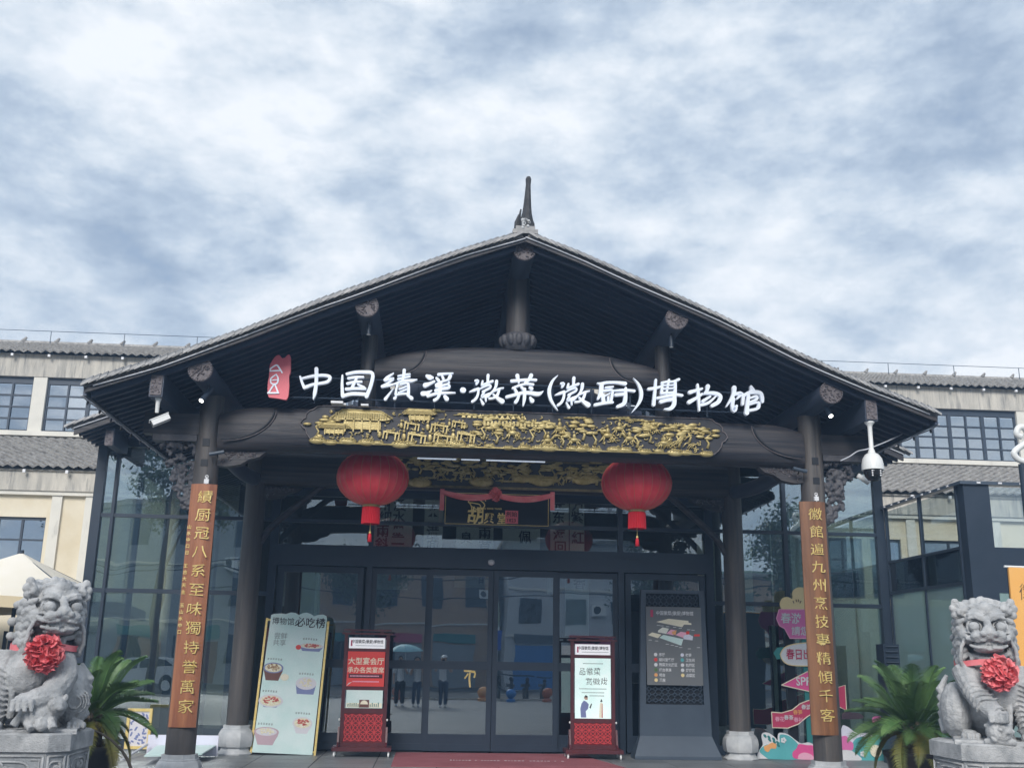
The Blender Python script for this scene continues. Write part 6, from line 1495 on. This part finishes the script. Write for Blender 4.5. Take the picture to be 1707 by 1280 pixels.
    for k in range(25):
        a=2*math.pi*k/24+math.pi/2; q=(.03+.262*math.cos(a),.02+.275*math.sin(a)-(0.03 if math.sin(a)<0 else 0),.655+.012*math.sin(3*a))
        for dz in (-.026,.022): vs.append((q[0],q[1],q[2]+dz)); vs2.append((.03+(q[0]-.03)*1.03,.02+(q[1]-.02)*1.03,q[2]+dz))
    m.add(vs,[(2*i,2*i+1,2*i+3,2*i+2) for i in range(24)]); m.add(vs2,[(2*i,2*i+2,2*i+3,2*i+1) for i in range(24)]); m.build('neck_ribbon','silk',s,True)
    s.location=(x,y,z); s.rotation_euler=(0,0,YW); s.scale=(1.09,)*3
    return t
lion('L',-3.50,10.0,.875,'grey stone lion with a cub under its paw, turned slightly right, at the left edge')
lion('R',5.33,10.0,.875,'grey stone lion with its paw on a ball, facing forward, at the right edge')
# ---------------------------------------------------------------- potted cycads
def frond(nm,mt_,parent,L_,droop,seed):
    rr=random.Random(seed); m=MB(); n=26; pts=[]
    for i in range(n+1):
        t=i/n; pts.append(Vector((L_*t*(1-.12*t),0,L_*(.55*t-droop*t*t)+.012*math.sin(t*9+seed))))
    m.tube(pts,[.010*(1-.8*i/n)+.002 for i in range(n+1)],5)
    for i in range(3,n+1):
        for q in (0,.5):
            t=min(1,(i+q)/n); k=min(n-1,i); p=pts[k].lerp(pts[min(n,k+1)],q); tg=(pts[min(n,k+1)]-pts[k-1]).normalized()
            w=L_*.20*math.sin(math.pi*min(1,.12+t*.90))**.7+.02
            for s in (-1,1):
                d=(Vector((0,s,0))*.85+tg*.62+Vector((0,0,.30+rr.uniform(-.06,.06)))).normalized(); e=p+d*w*rr.uniform(.9,1.05); mid=p+d*w*.5+Vector((0,0,.012)); h=tg*.0065
                e.z-=.03*rr.random()
                m.add([p-h,p+h,mid+h*.9,e,mid-h*.9],[(0,1,2,4),(4,2,3)])
    return m.build(nm,mt_,parent,False,local=True)
def cycad(x,y,zc,lab,n,seed,L_,pot=True):
    rr=random.Random(seed); t=thing('potted_cycad',lab,'potted palm',(x,y,-.111),'potted cycads behind the lions')
    P=[frond('frond','leaf',t,L_,.40,seed+1),frond('frond','leaf',t,L_*.9,.62,seed+2),frond('frond','leaf_old',t,L_*.8,.95,seed+3),frond('frond','leaf',t,L_*.95,.22,seed+5)]
    used=set()
    for k in range(n):
        a=k*2.399+rr.uniform(-.2,.2); lv=k/n
        pi=3 if lv<.25 else (0 if lv<.55 else (1 if lv<.84 else 2)); tilt=-(R(66)-lv*R(78)) - (R(2))
        M=Matrix.Rotation(a,4,'Z')@Matrix.Rotation(tilt+R(22),4,'Y')@Matrix.Rotation(rr.uniform(-.3,.3),4,'X')
        src=P[pi]
        if pi not in used: o=src; used.add(pi)
        else: o=inst(src,t,(0,0,0))
        o.location=Vector((x+math.cos(a)*.05,y+math.sin(a)*.05,zc-lv*.08))-wl(t); o.rotation_euler=M.to_euler(); s=rr.uniform(.68,1.10); o.scale=(s,s,s)
    m=MB(); m.lathe((x,y,0),[(.15,.42),(.17,.6),(.15,zc-.05),(.09,zc+.06)],14)
    for k in range(60): a=rr.uniform(0,6.28); z=rr.uniform(.5,zc+.05); m.ell((x+math.cos(a)*.155,y+math.sin(a)*.155,z),(.035,.035,.028),6,4)
    m.build('trunk','bark',t)
    m=MB(); m.lathe((x,y,-.111),[(.20,0),(.22,.04),(.27,.35),(.33,.62),(.36,.66),(.36,.70),(.32,.70),(.30,.64)],24); m.build('pot','pot',t,'auto')
    m=MB(); m.lathe((x,y,-.111),[(.30,.60),(.30,.65)],20); m.build('soil','bark',t)
cycad(-3.62,12.0,.90,'potted cycad with glossy green fronds behind the left lion',48,3,.86)
cycad(5.68,12.4,.86,'potted cycad with broad green and yellowing fronds behind the right lion',58,9,.98)
# bare bent stick with dry tip by the left pot
m=MB(); m.tube([tuple(at(x,y,11.2)) for x,y in ((146,1212),(165,1220),(185,1232),(203,1250),(214,1268),(220,1285),(222,1300))],[.008,.010,.012,.014,.016,.018,.02],6); m.build('x','bark') ; o=COL.objects['x']; o.name='drooping_stalk'; tag(o,'brown drooping dry stalk hanging beside the left pedestal','dry stalk')
# ---------------------------------------------------------------- trees and street opposite (seen in the glass)
def tree(x,y,h,cr,lab,seed,nl=5200):
    rr=random.Random(seed); t=thing('street_tree',lab,'tree',(x,y,-.15),'street trees across the road')
    m=MB(); top=Vector((x+rr.uniform(-.4,.4),y,h*.6)); m.tube([(x,y,-.15),(x+.05,y,h*.25),top],[.22,.17,.10],10)
    br=[]
    for k in range(9):
        a=rr.uniform(0,6.28); st=Vector((x,y,-.15)).lerp(top,rr.uniform(.55,1)); e=st+Vector((math.cos(a)*cr*rr.uniform(.5,.85),math.sin(a)*cr*rr.uniform(.5,.85),rr.uniform(.15,.4)*h)); m.tube([st,(st+e)/2+Vector((0,0,.2)),e],[.07,.05,.02],6); br+=[e,(st+e)/2]
    m.build('trunk','bark',t,True)
    m=MB(); cs=[b+Vector((rr.gauss(0,.5),rr.gauss(0,.5),rr.gauss(0,.4))) for b in br for _ in range(3)]
    for k in range(nl):
        c=rr.choice(cs); d=Vector((rr.gauss(0,1),rr.gauss(0,1),rr.gauss(0,.8))).normalized()*rr.uniform(.2,.95)
        p=c+d; u=Vector((rr.gauss(0,1),rr.gauss(0,1),rr.gauss(0,1))).normalized(); w=u.cross(d).normalized(); s=rr.uniform(.07,.14)
        m.add([p-u*s,p+w*s*.6,p+u*s,p-w*s*.6],[(0,1,2,3)])
    m.build('crown','tree_leaf',t)
tree(-18.5,-10,11,3.4,'tall leafy street tree across the forecourt, farthest left',1)
tree(-11.6,-8.5,15,4.4,'broad street tree near the white car',2,9000)
tree(-3.5,-20,8.5,3.0,'street tree in front of the brown shop building',4)
tree(10.5,-16,8,2.2,'slender street tree before the white house',5,2600)
tree(17.5,-13,9,2.6,'street tree before the tan hall on the right',6)
def house(x0,x1,y,h,mm,lab,nf,seed,roofm='tile_dark'):
    rr=random.Random(seed); t=thing('house_opposite',lab,'house',((x0+x1)/2,y,-.15),'buildings across the road')
    m=MB(); m.box(x0,x1,y-8,y,-.15,h); m.build('walls',mm,t)
    m=MB(); m.box(x0-.3,x1+.3,y-8.3,y+.4,h,h+.25); m.build('roof_edge',roofm,t)
    fh=h/nf; n=int((x1-x0)/2.6)
    for j in range(nf):
        for i in range(n):
            if rr.random()<.18: continue
            cx=x0+(i+.5)*(x1-x0)/n; m=MB(); z=j*fh+fh*.3; m.box(cx-.65,cx+.65,y-.05,y+.05,z,z+fh*.5); w=m.build('window','win_frame',t); m=MB(); m.box(cx-.60,cx-.02,y+.05,y+.06,z+.05,z+fh*.5-.05); m.box(cx+.02,cx+.60,y+.05,y+.06,z+.05,z+fh*.5-.05); m.build('pane','car_glass',w)
    for k in range(int((x1-x0)/3.4)):
        a=x0+.5+k*3.4; m=MB(); m.box(a,a+2.5,y-.04,y+.06,-.1,2.35); s_=m.build('shop_shutter',rr.choice(['blue_paint','pot_brown','steel_blue','tan_wall','grey_wall']),t)
        m=MB(); m.box(a,a+2.5,y+.02,y+.14,2.45,2.95); m.build('shop_fascia',rr.choice(['crimson','teal_dark','cream','steel_blue']),t)
    for j in range(1,nf):
        m=MB(); m.box(x0-.02,x1+.02,y-.02,y+.10,j*fh-.06,j*fh+.06); m.build('storey_ledge','pale_trim',t)
    for k in range(1):
        a=rr.uniform(x0+.5,x1-1.2); z=rr.uniform(fh*1.1,h-1.2); m=MB(); m.box(a,a+.8,y+.02,y+.35,z,z+.55); q=m.build('air_conditioner','cam_white',t); m=MB(); m.lathe((a+.3,0,z+.28),[(.2,y+.351),(.2,y+.36)],14,'Y'); m.build('fan_grille','cam_black',q)
    return t
house(4.6,13,-27,8.5,'white_wall','white plastered house across the road with dark windows',3,1)
house(-7,4.2,-30,7.2,'tan_wall','brown shop building across the road behind a tree',2,2)
house(-22,-9.5,-26,10,'grey_wall','grey apartment block across the road on the left',3,3)
house(15,27,-27,6.5,'tan_wall','low tan hall across the road on the right',2,4)
house(-48,-26,-30,7,'white_wall','long pale building across the road, far left',2,5); house(31,50,-30,8,'grey_wall','long grey building across the road, far right',2,6)
hl=MB(); vs=[];n=60
for i in range(n+1):
    a=math.pi+math.pi*i/n; r=260; h=30+14*noise.noise(Vector((i*.21,0,0)))+8*noise.noise(Vector((i*.7,3,0))); vs+=[(math.cos(a)*r,math.sin(a)*r,-2),(math.cos(a)*(r+60),math.sin(a)*(r+60),h)]
hl.add(vs,[(2*i,2*i+2,2*i+3,2*i+1) for i in range(n)]); tag(hl.build('hills','far_green'),kind='structure')
def bollard(x,y,mm,lab):
    t=thing('ball_bollard',lab,'bollard',(x,y,-.11),'ball bollards along the forecourt edge'); m=MB(); m.ell((x,y,.24),.23,20,14); m.build('ball',mm,t,True); m=MB(); m.lathe((x,y,-.11),[(.20,0),(.20,.10),(.12,.14)],18); m.build('base',mm,t,'auto')
for x,mm,l in ((3.35,'blue_paint','blue ball bollard, only blue one on the right of the doorway axis'),(4.8,'terracotta','terracotta ball bollard right of the blue one'),(2.2,'orange','orange ball bollard left of the blue one'),(6.3,'terracotta','terracotta ball bollard nearest the right tree'),(-1.2,'terracotta','terracotta ball bollard behind the two people under the parasol'),(-5.5,'blue_paint','blue ball bollard on the far left of the row'),(9.0,'blue_paint','blue ball bollard on the far right of the row')): bollard(x,-6.2,mm,l)
def car(x,y,lab):
    t=thing('parked_car',lab,'car',(x,y,-.15)); L_=4.4
    side=[(-2.2,.25),(-2.2,.62),(-2.05,.78),(-1.35,.86),(-.75,1.34),(.55,1.42),(1.35,1.30),(1.95,.92),(2.2,.85),(2.2,.28)]
    m=MB(); m.prism([(x+a,b-.15+.12) for a,b in side],y-.85,y+.85); m.build('body','car_white',t)
    m=MB(); m.prism([(x+a,b-.03) for a,b in [(-1.15,.90),(-.72,1.26),(-.05,1.32),(-.05,.90)]],y+.851,y+.862); m.prism([(x+a,b-.03) for a,b in [(.03,.90),(.03,1.32),(.6,1.33),(1.25,1.22),(1.6,.92)]],y+.851,y+.862); m.build('side_windows','car_glass',t)
    for a in (-1.4,1.35):
        m=MB(); m.lathe((x+a,0,.17),[(.32,y+.66),(.32,y+.87)],20,'Y'); w=m.build('wheel','tyre',t); m=MB(); m.lathe((x+a,0,.17),[(.19,y+.871),(.19,y+.88)],16,'Y'); m.build('rim','cam_white',w)
    m=MB(); m.box(x-2.215,x-2.19,y-.7,y+.7,.42,.55); m.build('headlights','cam_white',t)
car(-13.2,-13.5,'white saloon car parked across the forecourt on the left'); car(14.5,-18.5,'white saloon car parked by the tan hall on the right')
sg=thing('blue_road_sign','blue road sign on a pale pole across the forecourt','road sign',(3.0,-9.5,-.11)); m=MB(); m.tube([(3.0,-9.5,-.11),(3.0,-9.5,3.0)],.04,8); m.build('pole','cam_white',sg); m=MB(); m.box(2.82,3.18,-9.45,-9.42,1.9,2.8); m.build('sign_plate','road_blue',sg)
m=MB(); 
for z in (6.2,6.5,5.2): m.tube([(x,-22+.0*x,z-.5*math.sin(math.pi*(x+30)/60*3)**2) for x in range(-30,31,2)],.03,4)
tag(m.build('overhead_wires','cam_black'),'sagging black overhead wires along the far side of the road','wires')
for k,(x,lab) in enumerate(((2.9,'first dark scooter from the blue road sign in the parked row'),(3.5,'second dark scooter from the blue road sign'),(4.1,'third dark scooter from the blue road sign'),(4.8,'dark scooter parked at the far end of the row, away from the road sign'))):
    t=thing('parked_scooter',lab,'scooter',(x,-8.2,-.15),'scooters parked along the far kerb'); y=-8.2
    m=MB(); m.tube([(x,y-.5,.35),(x,y-.15,.30),(x,y+.25,.32),(x,y+.5,.75)],[.12,.13,.08,.06],8); m.box(x-.16,x+.16,y-.62,y-.1,.5,.62); m.build('body','steel_blue' if k%2 else 'cam_black',t)
    for yy in (-.55,.55): m=MB(); m.lathe((0,y+yy,.12),[(.24,x-.05),(.27,x-.03),(.27,x+.03),(.24,x+.05)],16,'X'); m.build('wheel','tyre',t)
    m=MB(); m.tube([(x,y+.55,.2),(x,y+.42,.85)],.03,6); m.tube([(x-.3,y+.36,.9),(x+.3,y+.36,.9)],.02,6); m.ell((x,y+.48,.78),(.08,.06,.08),8,6); m.build('handlebar','cam_black',t)
# ---------------------------------------------------------------- the people photographing (reflected in the doors)
def person(x,y,lab,top,leg,cap=None,arms='up',h=1.66,seed=1):
    s=h/1.7; t=thing('person',lab,'person',(x,y,-.111)); z0=-.111
    def P(a,b,c): return (x+a*s,y+b*s,z0+c*s)
    m=MB(); m.tube([P(0,0,.92),P(0,.0,1.15),P(0,.0,1.42),P(0,.01,1.50)],[.13*s,.12*s,.14*s,.06*s],12,sq=.75); m.ell(P(0,.0,1.38),(.19*s,.10*s,.09*s),12,8)
    hd=(0,.03,1.60); m.ell(P(*hd),(.078*s,.095*s,.115*s),14,10); m.tube([P(0,.0,1.45),P(0,.02,1.55)],.052*s,10); m.ell(P(0,.125,1.585),(.014*s,.02*s,.025*s),7,5)
    for q in (-1,1): m.ell(P(q*.08,.02,1.59),(.012*s,.02*s,.03*s),7,5); m.ell(P(q*.03,.112,1.615),(.014*s,.012*s,.009*s),7,5)
    m.ell(P(0,.112,1.545),(.026*s,.012*s,.008*s),7,5)
    for q in (-1,1):
        sh=(q*.19,.0,1.40)
        if arms=='up' or (arms=='one' and q>0): el=(q*.25,.12,1.18); hn=(q*.06,.27,1.50)
        else: el=(q*.24,-.02,1.13); hn=(q*.22,.10,.88)
        m.tube([P(*sh),P(*el)],[.055*s,.042*s],10); m.tube([P(*el),P(*hn)],[.042*s,.028*s],10); m.ell(P(*hn),(.036*s,.022*s,.045*s),9,7)
        for k in range(4):
            f=P(hn[0]-q*.012,hn[1]+.012,hn[2]+.03-k*.018); m.tube([f,(f[0]-q*.022*s,f[1]+.012*s,f[2]+.008),(f[0]-q*.040*s,f[1]-.004*s,f[2]+.006)],[.009*s,.008*s,.006*s],6)
        m.tube([P(hn[0],hn[1],hn[2]+.02),P(hn[0]-q*.02,hn[1]-.01,hn[2]+.055)],[.010*s,.008*s],6)
        m.tube([P(q*.085,0,.90),P(q*.10,.01,.50),P(q*.10,-.01,.09)],[.088*s,.058*s,.04*s],10); m.ell(P(q*.10,.06,.045),(.045*s,.12*s,.04*s),10,7)
    remeshed(m,'body','skin',t,.012,2,False)
    m=MB(); m.tube([P(0,0,.88),P(0,.0,1.10),P(0,.0,1.38),P(0,.01,1.45)],[.155*s,.145*s,.16*s,.085*s],14,sq=.78); m.ell(P(0,.0,1.38),(.205*s,.115*s,.085*s),12,8)
    for q in (-1,1):
        sh=(q*.19,.0,1.40); el=(q*.25,.12,1.18) if (arms=='up' or (arms=='one' and q>0)) else (q*.24,-.02,1.13); e=[sh[i]*.15+el[i]*.85 for i in range(3)]; m.tube([P(*sh),P(*e)],[.070*s,.062*s],10)
    remeshed(m,'shirt',top,t,.014,2,False)
    m=MB(); m.tube([P(0,0,.98),P(0,0,.86)],[.148*s,.16*s],14,sq=.8)
    for q in (-1,1): m.tube([P(q*.075,0,.92),P(q*.10,.01,.50),P(q*.10,-.01,.10)],[.105*s,.078*s,.068*s],12)
    remeshed(m,'trousers',leg,t,.014,2,False)
    m=MB()
    for q in (-1,1): m.ell(P(q*.10,.06,.04),(.052*s,.135*s,.045*s),12,8)
    m.build('shoes','white',t,True)
    m=MB(); m.ell(P(0,.005,1.635),(.092*s,.098*s,.10*s),14,10); m.ell(P(0,-.05,1.56),(.085*s,.06*s,.10*s),12,8); m.build('hair','hair',t,True)
    if cap: m=MB(); m.ell(P(0,.015,1.67),(.100*s,.110*s,.075*s),14,8); m.ell(P(0,.13,1.655),(.075*s,.085*s,.012*s),12,6); m.build('cap',cap,t,True)
    if arms!='down': ph=MB(); ph.box(x-.04*s,x+.04*s,y+.285*s,y+.293*s,z0+1.43*s,z0+1.59*s); o=ph.build('phone','cam_black'); tag(o,'black phone held up by the '+('person in a white cap' if cap else ('left person under the parasol' if seed==2 else 'right person under the parasol')),'phone')
person(.54,-.45,'person in a white cap, white shirt and dark jeans holding up a phone','tee','denim','white','up',1.70,1)
person(-.42,-.55,'person in white tee and dark jeans under the right side of the blue parasol','tee','denim',None,'up',1.62,3)
person(-1.0,-.55,'person in black trousers standing under the left side of the blue parasol','tee','black_cloth',None,'one',1.64,2)
um2=thing('hand_parasol','pale blue open sun umbrella held over the two people','umbrella',(-.85,-.5,1.2)); m=MB(); m.tube([(-.78,-.3,1.22),(-.85,-.5,2.02)],.008,6); m.build('shaft','cam_white',um2)
m=MB(); m.lathe((-.85,-.5,1.72),[(.60,0),(.50,.10),(.34,.20),(.16,.265),(.01,.285),(.01,.275),(.155,.255),(.335,.19),(.495,.09),(.59,-.005)],8); m.build('canopy','brolly',um2)
m=MB(); m.box(-62,62,-40,34,-1.2,13.2)  # blue volume added as lens veil to lift the shadows; the air is clear
hz=m.build('added_veil','grout'); hz.data.materials.clear(); tag(hz,kind='stuff')
hm=bpy.data.materials.new('added_veil'); hm.use_nodes=True; t=hm.node_tree; t.nodes.clear(); o=N(t,'ShaderNodeOutputMaterial'); v=N(t,'ShaderNodeVolumePrincipled')
v.inputs['Color'].default_value=(.42,.66,1,1); v.inputs['Density'].default_value=.0038; v.inputs['Anisotropy'].default_value=.2
t.links.new(v.outputs[0],o.inputs['Volume']); hz.data.materials.append(hm)
bpy.data.scenes.remove(WORK)
